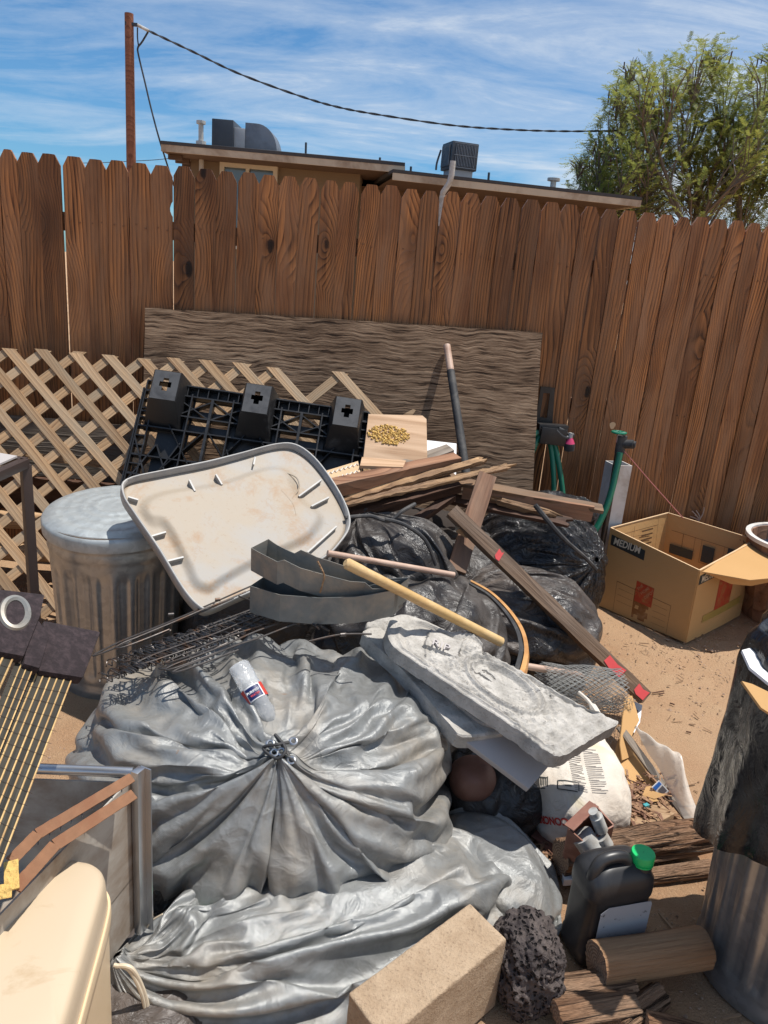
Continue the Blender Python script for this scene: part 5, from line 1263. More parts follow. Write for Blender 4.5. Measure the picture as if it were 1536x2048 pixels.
label_bag(gathered('garbage_bag', (.14, 2.72, .24), (.38, .3, .27), M['bagmatte'], (.3, 1, .3), 80, 40, 2.4, seed=37, e0=.5, e1=.3, er=.5, rad_ex=.08, crum=.045, cf=5, iters=80, inner=.86, outer=1.1, bend=.3, sub=2), 'black garbage bag below the two wooden sticks behind the stone slab')
label_bag(sack('garbage_bag', (.38, 3.35, .22), (.34, .3, .24), M['bagmatte'], 6, 2.4, 0, 41, .035, 4.0), 'black garbage bag deep in shade under the plank heap')
label_bag(sack('garbage_bag', (-.46, 2.9, .22), (.36, .3, .26), M['bagmatte'], 5, 2.4, 0, 43, .03, 4.0), 'black garbage bag hidden under the storage bin lid')
label_bag(sack('garbage_bag', (.86, 3.62, .55), (.20, .14, .08), M['bagshiny'], 6, 2.2, 0, 44, .02, 9.0), 'clear grey plastic bag lying on the planks beside the green hose')
ot = tag(MB().tube(curve([P(690, 1035, y=2.75), P(740, 1032, y=2.8), P(778, 1042, y=2.78), P(805, 1022, y=2.8), P(830, 1008, y=2.85)], 6), .008, 8).tube(curve([P(770, 1038, y=2.74), P(810, 1050, y=2.74), P(850, 1080, y=2.74), P(872, 1130, y=2.74)], 6), .008, 8).build('drawstring_cord', M['rubber'], smooth=True), 'dark cord looping over the crumpled black bag under the planks', 'cord')
tag(MB().tube(curve([P(1070, 1010, y=3.22), P(1120, 1070, y=3.2), P(1170, 1115, y=3.22), P(1192, 1138, y=3.24)], 6), [.012] * 8 + [.010] * 10 + [.012], 8).build('rope_end', M['rubber'], smooth=True), 'twisted dark bag tie ending in a frayed tip over the shiny bag', 'bag tie')

# ------------------------------------------------------------------ PLANKS
wg = 'old planks heaped on the black bags'
def plank(px0, y0, px1, y1, w, t, mat, label, up=(0, -.45, 1), **kw):
    o = board('plank', P(*px0, y=y0), P(*px1, y=y1), w, t, M[mat], up=up, **kw); return tag(o, label, 'plank', wg)
plank((742, 955), 3.14, (900, 898), 3.42, .055, .022, 'oldwood', 'grey weathered plank topmost at the left of the plank heap', seed=1)
plank((655, 978), 2.96, (913, 922), 3.34, .060, .060, 'redwood', 'thick reddish brown timber just under the grey plank', up=(0, -.25, 1), seed=2)
plank((690, 1000), 2.98, (966, 920), 3.34, .032, .022, 'split', 'splintered pale plank crossing below the thick reddish timber', jag=.03, rough=.0035, seg=24, seed=3)
plank((680, 1010), 2.96, (1022, 932), 3.30, .030, .014, 'split', 'long thin splintered strip reaching furthest right under the heap', jag=.05, rough=.004, seg=30, seed=4, up=(0, -.6, 1))
plank((700, 1030), 3.00, (915, 970), 3.30, .06, .045, 'darkwood', 'timber coloured dark for the shade under the left planks', seed=5)  # shade under the heap is put into this plank's dark colour
plank((660, 1005), 3.05, (905, 950), 3.38, .08, .03, 'brownwood', 'brown plank wedged behind the splintered strips', seed=6)
plank((912, 962), 3.36, (1205, 1018), 3.30, .070, .016, 'brownwood', 'plank lying flat at the right with its grey edge up', up=(0, -.2, 1), seed=7)
plank((925, 985), 3.34, (1185, 1028), 3.28, .020, .075, 'redwood', 'red brown board on edge under the right-hand flat plank', up=(0, -.1, 1), seed=8)
plank((990, 1000), 3.30, (1110, 1032), 3.26, .03, .028, 'split', 'short splintered bright lath inside the right planks', jag=.04, rough=.006, seed=9)
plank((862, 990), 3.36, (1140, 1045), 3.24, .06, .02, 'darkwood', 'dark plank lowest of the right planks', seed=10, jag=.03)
plank((975, 950), 3.22, (912, 1142), 2.86, .080, .022, 'redwood', 'short reddish plank crossing down from the heap with a rusty bolt', up=(0, -1, .45), seed=11)
plank((903, 1022), 2.95, (1290, 1396), 2.60, .055, .045, 'brownwood', 'long square stake with red paint marks slanting down to the ground at right', up=(.1, -.9, .6), seed=12)
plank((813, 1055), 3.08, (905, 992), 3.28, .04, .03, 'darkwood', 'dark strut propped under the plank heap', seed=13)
plank((914, 1052), 2.93, (935, 1066), 2.95, .05, .02, 'pine', 'small pale wood chip between the crossed planks', seed=14, seg=3)
o = bpy.data.objects
# red paint patches on the stake (thin painted faces)
stake0 = P(903, 1022, y=2.95); stake1 = P(1290, 1396, y=2.60); sd = (stake1 - stake0).normalized()
stake = [x for x in bpy.data.objects if x.get('label', '').startswith('long square stake')][0]
sup = Vector((.1, -.9, .6)); sup = (sup - sup.dot(sd) * sd).normalized()
for f0, f1 in ((.235, .262), (.80, .875), (.945, .995)):
    a = stake0.lerp(stake1, f0) + sup * .0245; b = stake0.lerp(stake1, f1) + sup * .0245; s_ = sup.cross(sd) ; rr = random.Random(int(f0 * 100))
    poly = [a - s_ * .016, a.lerp(b, .4) - s_ * .024, b - s_ * .022, b + s_ * .02, a.lerp(b, .6) + s_ * .012, a + s_ * .018]
    MB().prism([p_ + sd * rr.uniform(-.006, .006) for p_ in poly], sup * .001).build('red_paint', M['redpaint'], stake)
# dark soil/debris heap filling under planks
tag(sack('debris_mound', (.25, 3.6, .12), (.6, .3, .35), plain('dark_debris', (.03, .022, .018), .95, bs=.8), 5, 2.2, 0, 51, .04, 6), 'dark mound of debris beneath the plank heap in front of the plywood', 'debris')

# ------------------------------------------------------------------ STICKS
tag(MB().tube([P(655, 1106, y=2.55), P(908, 1150, y=2.72)], .0115, 14).build('dowel', M['dowel'], smooth=True), 'straight pinkish dowel lying over the black bags above the yellow handle', 'dowel')
bh = thing('broom_handle', 'thick yellow hollow broom handle lying across the black bag and the stone slab', 'broom handle', P(850, 1200, y=2.3))
b0, b1 = P(692, 1126, y=1.97), P(1002, 1284, y=2.16); dd = (b1 - b0).normalized()
MB().tube([b0 - dd * .003, b0 + dd * .004, b0 + dd * .05, b0 + dd * .07, b1], [.010, .0165, .0165, .0155, .0155], 18).build('handle_tube', M['broom'], bh, smooth=True)
MB().tube([b1, b1 + dd * .0008], .0125, 18).build('hollow_shade_disc', M['darkwood'], bh)  # dark disc stands in for the shade inside the tube
bw = thing('curved_wooden_strip', 'curved orange wooden strip with black face standing on the stone slab', 'wooden strip', P(1035, 1370, y=2.0))
bp = curve([P(940, 1165, y=2.45), P(978, 1188, y=2.40), P(1012, 1222, y=2.32), P(1038, 1262, y=2.22), P(1047, 1300, y=2.14), P(1042, 1335, y=2.07), P(1030, 1372, y=1.99)], 6)
for nm, mt, off, wd in (('orange_layer', 'bow', .006, .022), ('black_layer', 'rubber', -.004, .022)):
    V_ = []; F_ = []; n = len(bp)
    for i, p_ in enumerate(bp):
        tn = (bp[min(i + 1, n - 1)] - bp[max(i - 1, 0)]).normalized(); sd_ = Vector((1, -.1, 0.25)); sd_ = (sd_ - sd_.dot(tn) * tn).normalized(); nn = sd_.cross(tn).normalized()
        f = i / (n - 1); w_ = .006 + .010 * f
        cpt = p_ + sd_ * (off * (1 + f)) 
        for a_, b_ in ((-1, -1), (1, -1), (1, 1), (-1, 1)): V_.append(cpt + sd_ * a_ * (.0055 * (.5 + f)) + nn * b_ * w_)
    for i in range(n - 1):
        for k in range(4): a = i * 4 + k; b = i * 4 + (k + 1) % 4; F_.append((a, b, b + 4, a + 4))
    F_ += [(0, 1, 2, 3), (n * 4 - 1, n * 4 - 2, n * 4 - 3, n * 4 - 4)]
    mk(nm, V_, F_, M[mt], bw, False)
tag(MB().tube([P(1050, 1332, y=2.45), P(1158, 1350, y=2.47), P(1166, 1353, y=2.47)], [.013, .013, .010], 12).build('dowel', M['dowel'], smooth=True), 'short frayed grey dowel poking out right of the slab above the wire roll', 'dowel')

# ------------------------------------------------------------------ TARP BALES
cT, rT = (-.275, 1.86, .25), (.53, .47, .295)
knot = ell_hit(555, 1500, cT, rT); Kn = Vector(((knot.x - cT[0]) / rT[0] ** 2, (knot.y - cT[1]) / rT[1] ** 2, (knot.z - cT[2]) / rT[2] ** 2)).normalized()
vd = (knot - Vector((0, 0, H))).normalized(); e1 = (Xc * 1.0).copy(); e1 = Vector((R.col[0])); e1 = (e1 - e1.dot(Kn) * Kn).normalized(); e2 = Kn.cross(e1); e2 = -e2 if e2.z > 0 else e2   # e2 points down the picture
VAL = sorted([x % 360 for x in (-5, 20, 39, 91, 98, 137, 165, 187, 196, 226, 240, 268)])
AMP = {92: 1.0}
def bale(Q, N):
    p_ = Q - np.array(knot); a = p_ @ np.array(e1); b = p_ @ np.array(e2); dep = p_ @ np.array(Kn)
    ang0 = np.degrees(np.arctan2(b, a)) ; rho = np.linalg.norm(p_, axis=1)
    ang = (ang0 + 6 * pn(np.stack([rho * 7, ang0 * .0 + 1, ang0 * 0], 1), 3) + 5 * pn(Q * 5, 8) * np.clip(rho / .2, 0, 1)) % 360
    V_ = np.array(VAL); idx = np.searchsorted(V_, ang, side='right') - 1; lo = V_[idx]; hi = np.where(idx + 1 < len(V_), V_[(idx + 1) % len(V_)], V_[0] + 360)
    lo = np.where(ang < V_[0], V_[-1] - 360, lo); hi = np.where(ang < V_[0], V_[0], hi)
    w = hi - lo; t = np.clip((ang - lo) / w, 0, 1); arch = np.where(t < .38, t / .38, (1 - t) / .62) ** .75
    flat = np.where(w > 60, .55, 1.0)
    g = np.clip(rho / .20, 0, 1) ** .9 * np.exp(-np.maximum(0, rho - .45) * 1.2); amp = .15 * np.clip(w / 30, .35, 1.3) * flat * (1 + .5 * np.sin(lo * 1.7))
    d = amp * g * (arch - .62)
    # secondary folds running out from the knot
    fold = 1 - np.abs(pn(np.stack([np.cos(np.radians(ang)) * 5.5, np.sin(np.radians(ang)) * 5.5, rho * 1.3], 1), 21)) * 2.6
    d += .014 * g * np.clip(fold, -1, 1) * np.where(w > 60, .35, 1)
    fold2 = 1 - np.abs(pn(np.stack([np.cos(np.radians(ang)) * 13, np.sin(np.radians(ang)) * 13, rho * 3], 1), 25)) * 3
    d += .005 * g * np.clip(fold2, -1, 1)
    d -= .055 * np.exp(-(rho / .05) ** 2) - .018 * np.exp(-((rho - .085) / .04) ** 2)
    left = np.clip((-a - .12) / .2, 0, 1) * np.clip((.1 - b) / .2, 0, 1)
    d += .028 * left * 1.6 * crumple(Q * 7 * np.array([.6, 1, 1.3]), 3, 33)
    side = np.where(np.cos(np.radians(ang)) > 0, 1, -1)
    tang = np.stack([-np.sin(np.radians(ang)) * 1.0, np.cos(np.radians(ang))], 1)
    s = (.022 * g * arch * side)[:, None] * (tang[:, :1] * np.array(e1) + tang[:, 1:] * np.array(e2))
    s = s + np.array([0, -.25, -1.0]) * (.020 * g * arch)[:, None]
    return d, s
tarp1 = thing('tarp_bundle', 'big silver grey tarp bundle gathered to a central knot in the middle of the picture', 'tarp bundle', (cT[0], cT[1], 0))
R_ = lambda *a: (list(a[:-2]), a[-2], a[-1])
sheet1 = gathered('tarp_sheet', cT, rT, M['tarp'], Kdir(555, 1500, cT, rT), 156, 66, 2.35, seed=61, e0=1.0, e1=.28, er=.42, rad_ex=.10, seedfn=bale, crum=.065, cf=3.8, parent=tarp1, iters=80, inner=.79, outer=1.10, bend=.10, sub=1)
# lip of grommets and drawstring round the knot
kn = MB(); 
for k, (x, y) in enumerate(((540, 1492), (562, 1508), (548, 1510), (586, 1487), (582, 1525))):
    c_ = ell_hit(x, y, cT, rT) + Kn * .012; o1 = Kn.orthogonal().normalized(); o2 = Kn.cross(o1)
    MB().tube([c_ + (o1 * math.cos(t) + o2 * math.sin(t)) * .0085 for t in [2 * PI * j / 16 for j in range(17)]], .0032, 6, caps=False).build('grommet', M['alu'], tarp1, smooth=True)
kp = knot + Kn * .006
MB().tube(curve([kp + e1 * .03 + e2 * -.02, kp + Kn * .022, kp - e1 * .035, kp + e2 * .03 + Kn * .01, kp + e1 * .02 + e2 * .01 + Kn * .02, kp - e1 * .01 - e2 * .03 + Kn * .012, kp + e1 * .04 + e2 * .03], 8), .004, 7).build('drawstring', M['rubber'], tarp1, smooth=True)
# tarp 2, slumped below
cL, rL, zL = (-.03, 1.47, .045), (.56, .25, .20), .50
def lower(Q, N):
    pin = np.array(ell_hit(262, 1915, cL, rL, zL)); p_ = Q - pin; rho = np.linalg.norm(p_, axis=1)
    return .045 * tri(Q @ np.array([1.3, -3.2, 2.0]) + .6 * pn(Q * 3, 4)) * np.clip(rho / .3, 0, 1), np.zeros_like(Q)
t2 = thing('tarp_bundle', 'slumped silver grey tarp heap below the knotted bundle behind the concrete block', 'tarp bundle', (cL[0], cL[1], 0))
gathered('tarp_sheet', cL, rL, M['tarp'], Kdir(262, 1915, cL, rL, zL), 128, 74, 2.3, zL, seed=83, e0=.65, e1=.30, er=.6, seedfn=lower, crum=.07, cf=3.0, rad_ex=.10, parent=t2, iters=80, inner=.80, outer=1.12, bend=.10, sub=1)
# standing fold of tarp at the right of the bale
cS, rS = (.385, 1.72, .0), (.15, .25, .15)
gathered('tarp_fold', cS, rS, M['tarp'], (-.5, .8, .35), 60, 34, 2.2, .45, seed=87, e0=.6, e1=.4, er=.4, crum=.02, cf=5, parent=t2, iters=100, inner=.92, bend=.35, sub=2)
# dark bags and scraps in the gap at the left
label_bag(sack('garbage_bag', (-.50, 1.62, .10), (.22, .2, .14), M['bagmatte'], 6, 2.3, 0, 91, .02, 7), 'black garbage bag in the gap between metal cabinet and tarps')
label_bag(sack('garbage_bag', (-.42, 1.28, .03), (.2, .2, .09), M['bagdusty'], 6, 2.3, 0, 93, .02, 7), 'flattened dark bag on the ground below the cabinet rail')
tag(MB().prism([P(366, 1822, z=.17), P(400, 1812, z=.17), P(402, 1832, z=.17), P(372, 1842, z=.17)], Vector((0, 0, -.012))).build('green_scrap', M['green']), 'small bright green plastic scrap wedged between the two tarp bundles', 'plastic scrap')
tag(MB().tube(curve([P(232, 1932, z=.22), P(262, 1936, z=.22), P(285, 1975, z=.16), P(297, 2020, z=.10), P(303, 2070, z=.05)], 8), [.0045] * 33, 8).tube(curve([P(228, 1930, z=.222), P(258, 1940, z=.215), P(280, 1980, z=.16), P(291, 2022, z=.10), P(297, 2070, z=.05)], 8), .004, 8).build('cord', M['cream'], smooth=True), 'cream two-strand cord curling down beside the beige cooler', 'cord')
tag(MB().tube(curve([P(294, 1855, z=.15), P(305, 1840, z=.17), P(325, 1828, z=.19)], 6), .002, 5).build('thin_cord', M['cream'], smooth=True), 'thin pale strand arching beside the cabinet rail foot', 'strand')

# ------------------------------------------------------------------ BALL
bl = thing('leather_ball', 'old reddish brown ball wedged between the tarp and the paper sack', 'ball', P(940, 1565, z=.2))
bc_ = P(944, 1556, z=.20); v_, f_ = ico(4); V_ = []
for v in v_:
    s_ = 1 - .035 * math.exp(-(min(abs(v[0]), abs(v[1]), abs(v[2] * .8 + v[0] * .6)) / .03) ** 2); V_.append(Vector((v[0], v[1], v[2] * .93)) * (.070 * s_ + .006 * float(pn(np.array([v * 1.7]), 2)[0])) + bc_)
mk('ball_skin', V_, f_, M['terra'], bl, True)

label_bag(gathered('garbage_bag', (.42, 2.06, .11), (.17, .22, .15), M['bagmatte'], (.2, 1, .4), 60, 30, 2.4, seed=47, e0=.5, e1=.3, er=.4, rad_ex=.08, crum=.03, cf=6, iters=70, inner=.86, outer=1.1, bend=.3), 'small black bag added to darken the gap behind the reddish brown ball')  # bag added only to make this gap dark
# ------------------------------------------------------------------ SLABS
SP = Plane(P(790, 1240, z=.60), P(1115, 1525, z=.43), P(1235, 1445, z=.43))
slab_px = [(775, 1262), (780, 1240), (795, 1229), (815, 1229), (850, 1240), (900, 1262), (935, 1262), (962, 1282), (968, 1305), (1020, 1330), (1120, 1388), (1195, 1428), (1236, 1446), (1200, 1468), (1160, 1492), (1122, 1512), (1090, 1500), (1030, 1455), (960, 1408), (890, 1362), (830, 1322), (795, 1298), (782, 1285)]
s1 = thing('tombstone_slab', 'upper grey carved foam tombstone slab with RIP shield lying flat', 'tombstone prop', SP.at(1000, 1380), 'foam tombstone props')
def slabfn(X, Y, T):
    z = .0035 * pn(np.stack([X * .05, Y * .05, X * 0], 1), 4) + .0012 * pn(np.stack([X * .13, Y * .13, X * 0 + 3], 1), 6) + .0008 * pn(np.stack([X * .3, Y * .3, X * 0 + 5], 1), 8) - .003 * np.clip((T - .975) / .025, 0, 1)
    def ell(cx, cy, rx, ry, rot):
        dx = X - cx; dy = Y - cy; u = dx * math.cos(rot) + dy * math.sin(rot); v = -dx * math.sin(rot) + dy * math.cos(rot); return np.sqrt((u / rx) ** 2 + (v / ry) ** 2), u, v
    e, u, v = ell(1008, 1372, 90, 35, .56)
    z += .013 * np.exp(-((e - 1.0) / .05) ** 2) + .008 * np.exp(-((e - .84) / .04) ** 2) - .012 * np.clip((.8 - e) / .1, 0, 1)
    z += .008 * np.clip(1 - ell(1048, 1396, 42, 20, .5)[0], 0, 1) ** .5 * (1 - 1.2 * np.abs(pn(np.stack([X * .16, Y * .22, X * 0], 1), 12)) * 2) * (e < .84)
    e2 = ell(975, 1350, 34, 15, .45)[0]; z += .011 * np.clip(1.15 - e2, 0, 1) ** .5 * (e < .86) - .006 * (e2 < .5) * (np.abs(v) > 3)
    # ornament band either side of the oval
    orn = np.exp(-((e - 1.25) / .16) ** 2) * (1 - 3.0 * np.abs(pn(np.stack([X * .085, Y * .11, X * 0 + 7], 1), 14))); z += .008 * np.clip(orn, -.6, 1)
    orn = ((X > 850) & (X < 980) & (Y > 1295) & (Y < 1345)) * (1 - 3.2 * np.abs(pn(np.stack([X * .09, Y * .12, X * 0 + 9], 1), 15))); z += .005 * orn
    orn = ((X > 1030) & (e > 1.3)) * (1 - 3.2 * np.abs(pn(np.stack([X * .055, Y * .07, X * 0 + 9], 1), 17))); z += .005 * orn
    # raised border and recess inside it
    z += .006 * np.exp(-((T - .885) / .028) ** 2) - .006 * np.exp(-((T - .81) / .03) ** 2)
    # fluted knob and shield
    fl = (X > 905) & (X < 965) & (Y > 1258) & (Y < 1305); z += .008 * np.clip(1 - ell(935, 1281, 34, 20, .6)[0], 0, 1) ** .6 * (1 + .35 * np.sin((X * .82 + Y * .57) * .8))
    sh = np.clip(1 - np.maximum(np.abs((X - 885) * .93 + (Y - 1292) * .37) / 36, np.abs(-(X - 885) * .37 + (Y - 1292) * .93) / 17), 0, 1); z = np.where(sh > .02, .012, z)
    return z
sl_top = grid_sheet('slab_body', SP, smoothpx(slab_px, 12), slabfn, M['slab'], s1, th=.044, rings=64, vec=True)
sl_top.data.set_sharp_from_angle(angle=math.radians(32))
def px_ring(plane, cx, cy, rx, ry, rot, r, name, mat, parent, lift=.004, n=40, a0=0, a1=2 * PI, wob=0):
    pts = []
    for k in range(n + 1):
        t = a0 + (a1 - a0) * k / n; x = rx * math.cos(t) * (1 + wob * math.sin(5 * t)); y = ry * math.sin(t)
        pts.append(plane.at(cx + x * math.cos(rot) - y * math.sin(rot), cy + x * math.sin(rot) + y * math.cos(rot)) + plane.n * lift)
    return MB().tube(pts, r, 7, caps=False).build(name, mat, parent, smooth=True)
xd = (SP.at(925, 1300) - SP.at(870, 1278)).normalized()
text_mesh('lettering', 'RIP', SP.at(858, 1298), xd, SP.n.cross(xd), .042, M['slabside'], s1, depth=.003, lift=.0180, bold=.0004)  # whitish colour paints in the highlight on the raised letters
# lower slab
SP2 = Plane(P(735, 1270, z=.545), P(925, 1480, z=.40), P(1010, 1465, z=.40))
s2 = thing('tombstone_slab', 'lower grey foam tombstone slab mostly covered by the carved one', 'tombstone prop', SP2.at(880, 1400), 'foam tombstone props')
o = grid_sheet('slab_body', SP2, smoothpx([(728, 1268), (732, 1258), (760, 1255), (800, 1290), (870, 1340), (940, 1390), (1000, 1440), (1012, 1462), (985, 1468), (925, 1473), (900, 1450), (860, 1405), (800, 1335), (760, 1300)], 3),
               lambda x, y, t: .005 * float(pn(np.array([[x * .06, y * .06, 0]]), 9)[0]) - (.004 if t > .985 else 0), M['slab'], s2, th=.05)
o.data.set_sharp_from_angle(angle=math.radians(32))
MB().tube(curve([SP2.at(x, y) + SP2.n * .004 for x, y in ((842, 1352), (880, 1380), (920, 1415), (960, 1445), (990, 1455))], 5), .007, 7).build('border_moulding', M['slab'], s2, smooth=True)
o = sack('slab_chunk', P(772, 1262, z=.50), (.075, .05, .035), M['slab'], 5, 2.2, .5, 19, .012, 14); tag(o, 'rough lumpy stone chunk tucked under the tip of the carved slab', 'stone chunk')
# pale foam board under the slabs
FP = Plane(P(925, 1478, z=.385), P(1015, 1468, z=.385), P(1060, 1580, z=.30))
tag(traced('foam_board', FP, [(925, 1478), (1020, 1468), (1098, 1532), (1058, 1578)], .022, M['slabside'], bevel=.002), 'smooth pale foam board sloping below the tombstone slabs over the paper sack', 'foam board')
FP2 = Plane(P(1025, 1475, z=.355), P(1100, 1535, z=.30), P(1030, 1470, z=.345))

# ------------------------------------------------------------------ PAPER SACK
cP, rP = (.66, 2.12, .10), (.165, .30, .125)
ps = thing('paper_sack', 'full white and tan paper cement sack with barcode and red lettering under the slabs', 'paper sack', (cP[0], cP[1], 0))
sk = sack('sack_body', cP, rP, M['sackpaper'], 6, 3.0, .12, 29, .012, 6, 4, parent=ps)
def sackpt(x, y): return ell_hit(x, y, cP, rP)
def sdecal(nm, pts, mat, nx=8, ny=6): return decal(nm, sk, [sackpt(*q) for q in pts], mat, ps, nx, ny, .002)
rr = random.Random(77)
for col, (x0, x1, ya, n_) in enumerate(((1132, 1158, 1500, 22), (1162, 1190, 1504, 22))):
    for k in range(n_): y0 = ya + k * 4.1; x2 = x1 - rr.choice((0, 0, 3, 9)); sdecal('print_line', [(x0 + k * .7, y0), (x2 + k * .7, y0 + 4), (x2 + k * .7, y0 + 5.3), (x0 + k * .7, y0 + 1.3)], M['fadedprint'], 4, 1)
for k in range(6): y0 = 1513 + k * 4.4; sdecal('print_line', [(1078, y0), (1122, y0 + 5), (1122, y0 + 6.4), (1078, y0 + 1.4)], M['fadedprint'], 6, 1)
for k in range(9): x0 = 1074 + k * 2.8; sdecal('barcode_bar', [(x0, 1562), (x0 + 1.3, 1562), (x0 + 1.3, 1578), (x0, 1578)], M['blackprint'], 1, 3)
for q_ in ([(1070, 1559), (1101, 1561), (1101, 1563), (1070, 1561)], [(1070, 1578), (1100, 1580), (1100, 1582), (1070, 1580)], [(1099, 1560), (1101, 1560), (1101, 1581), (1099, 1581)],
           [(1117, 1567), (1156, 1571), (1156, 1573), (1117, 1569)], [(1117, 1584), (1156, 1590), (1156, 1592), (1117, 1586)], [(1117, 1567), (1119, 1567), (1119, 1586), (1117, 1586)], [(1154, 1571), (1156, 1571), (1156, 1591), (1154, 1591)], [(1130, 1577), (1144, 1579), (1144, 1581), (1130, 1579)]):
    sdecal('print_line', q_, M['blackprint'], 6, 1)
a = sackpt(1142, 1642); b = sackpt(1062, 1628)
nm_ = Vector(((a.x - cP[0]) / rP[0] ** 2, (a.y - cP[1]) / rP[1] ** 2, (a.z - cP[2]) / rP[2] ** 2)).normalized()
text_mesh('red_lettering', 'CONCRETE', a + Vector((0, 0, .01)), (b - a), nm_.cross(b - a), .030, M['redprint'], ps, depth=0, lift=.002, bold=.0012, target=sk, squeeze=.8)
tag(MB().tube(curve([P(1158, 1385, z=.30), P(1175, 1400, z=.30), P(1190, 1420, z=.29), P(1195, 1430, z=.28)], 5), [.006] * 8 + [.012] * 8, 8).build('paper_roll_edge', M['paper'], ps, smooth=True), 'rolled white top edge of the sack')

# ------------------------------------------------------------------ CHICKEN WIRE ROLL
def wire_roll():
    a = P(1085, 1362, z=.24); b = P(1238, 1372, z=.22); ax = (b - a).normalized(); L = (b - a).length
    u = ax.orthogonal().normalized(); w = ax.cross(u); mb = MB(); rr = random.Random(3)
    for rad in (.052, .068, .082):
        nc = int(2 * PI * rad / .017); nl = int(L / .015)
        pt = lambda i, j: a + ax * (L * i / nl) + (u * math.cos(2 * PI * j / nc) + w * math.sin(2 * PI * j / nc)) * rad * (1 + .05 * math.sin(j * 1.3 + i * .5)) + Vector((0, 0, -.02))
        for i in range(nl):
            for j in range(nc):
                o_ = (i % 2) * .5; p0 = pt(i, j + o_); 
                for q_ in (pt(i + 1, j + o_ + .5 - 1 * 0), pt(i + 1, j + o_ - .5)): mb.tube([p0, q_], .0011, 3, caps=False)
    # loose skirt hanging down in front
    for i in range(14):
        for j in range(16):
            c = P(1225, 1400, z=.18) + Vector((i * .006 - .01, -.01 + rr.uniform(-.006, .006), -.012 * j + .02)); mb.tube([c, c + Vector((rr.uniform(-.004, .01), rr.uniform(-.01, .01), -.013))], .0008, 3, caps=False); mb.tube([c, c + Vector((rr.uniform(.0, .012), rr.uniform(-.004, .004), rr.uniform(-.004, .004)))], .0008, 3, caps=False)
    return mb.build('wire_roll', plain('galvanised_wire', (.22, .22, .21), .45, metal=.6))
tag(wire_roll(), 'rolled up grey chicken wire mesh between the slab and the red marked stake', 'chicken wire')

# ------------------------------------------------------------------ DEBRIS AT RIGHT OF THE SACK
cp = Plane(P(1225, 1525, z=.06), P(1290, 1500, z=.07), P(1300, 1620, z=.02))
tag(traced('cardboard_sheet', cp, [(1222, 1530), (1238, 1478), (1262, 1470), (1285, 1510), (1310, 1560), (1330, 1600), (1290, 1595), (1240, 1560)], .004, M['card'], sub=.03, jit=.003), 'torn tan cardboard sheet lying flat right of the paper sack', 'cardboard')
tag(traced('cardboard_sheet', Plane(P(1240, 1470, z=.12), P(1275, 1440, z=.12), P(1240, 1530, z=.07)), [(1240, 1490), (1250, 1395), (1265, 1392), (1278, 1440), (1262, 1475), (1270, 1510), (1245, 1520)], .004, M['card'], sub=.03, jit=.002), 'upright folded cardboard flap beside the chicken wire', 'cardboard')
lbp = Plane(P(1262, 1400, z=.08), P(1285, 1405, z=.08), P(1262, 1450, z=.05)); lb = thing('shipping_label', 'curled white paper label with round mark beside the stake end', 'label', lbp.at(1272, 1430))
traced('label_paper', lbp, [(1262, 1400), (1285, 1410), (1280, 1445), (1268, 1466), (1256, 1458), (1248, 1452), (1261, 1446)], .001, M['white'], lb, sub=.02, jit=.0015)
px_ring(lbp, 1272, 1424, 4, 4, 0, .0015, 'round_mark', M['greyprint'], lb, lift=.001, n=14)
traced('round_mark', lbp, [(1270, 1421), (1275, 1423), (1274, 1427), (1269, 1426)], .0005, M['greyprint'], lb, lift=.001)
# milky plastic sheet
def film():
    A = [P(1268, 1455, z=.14), P(1300, 1510, z=.12), P(1335, 1570, z=.09), P(1365, 1630, z=.05), P(1396, 1658, z=.01)]
    B = [P(1282, 1488, z=.10), P(1330, 1497, z=.16), P(1362, 1512, z=.19), P(1376, 1570, z=.12), P(1396, 1640, z=.012)]
    A = curve(A, 6); B = curve(B, 6); n = len(A); V_ = []; F_ = []; m_ = 10
    for i in range(n):
        for j in range(m_ + 1): f = j / m_; V_.append(A[i].lerp(B[i], f) + Vector((0, .0, .03 * math.sin(PI * f) + .004 * math.sin(i * .9 + j))))
    for i in range(n - 1):
        for j in range(m_): a_ = i * (m_ + 1) + j; F_.append((a_, a_ + 1, a_ + m_ + 2, a_ + m_ + 1))
    return mk('plastic_sheet', V_, F_, M['film'], smooth=True)
tag(film(), 'folded milky translucent plastic sheet lying on the sand right of the cardboard', 'plastic sheet')
o = board('grey_lath', P(1240, 1455, z=.12), P(1385, 1652, z=.03), .03, .008, M['oldwood'], up=(.2, -.6, .8)); tag(o, 'long brown grey strip slanting over the torn cardboard', 'lath')
bk_ = Plane(P(1250, 1635, z=.07), P(1345, 1625, z=.07), P(1300, 1585, z=.07))
tag(traced('wood_block', bk_, [(1245, 1622), (1318, 1600), (1350, 1627), (1290, 1660), (1270, 1648)], .06, M['pine'], bevel=.003), 'short pale pine block under the bark litter by the green capped jug', 'wood block')
fp_ = Plane(P(1304, 1572, z=.10), P(1325, 1560, z=.12), P(1318, 1592, z=.07)); fpk = thing('flat_packet', 'small blue and white printed packet in the bark litter', 'packet', fp_.at(1320, 1577))
traced('packet_card', fp_, [(1304, 1575), (1319, 1561), (1338, 1582), (1322, 1594)], .004, M['white'], fpk); traced('blue_band', fp_, [(1306, 1575), (1318, 1563), (1323, 1568), (1311, 1581)], .0006, M['blueprint'], fpk, lift=.001)
traced('print_patch', fp_, [(1316, 1580), (1325, 1571), (1334, 1581), (1323, 1590)], .0006, M['greyprint'], fpk, lift=.001)
dry = plain('bark_litter', (.16, .08, .05), .9, var=.4, sc=60, bs=.6, col2=(.4, .24, .13), sc2=25)
dm = MB(); rr = random.Random(12)
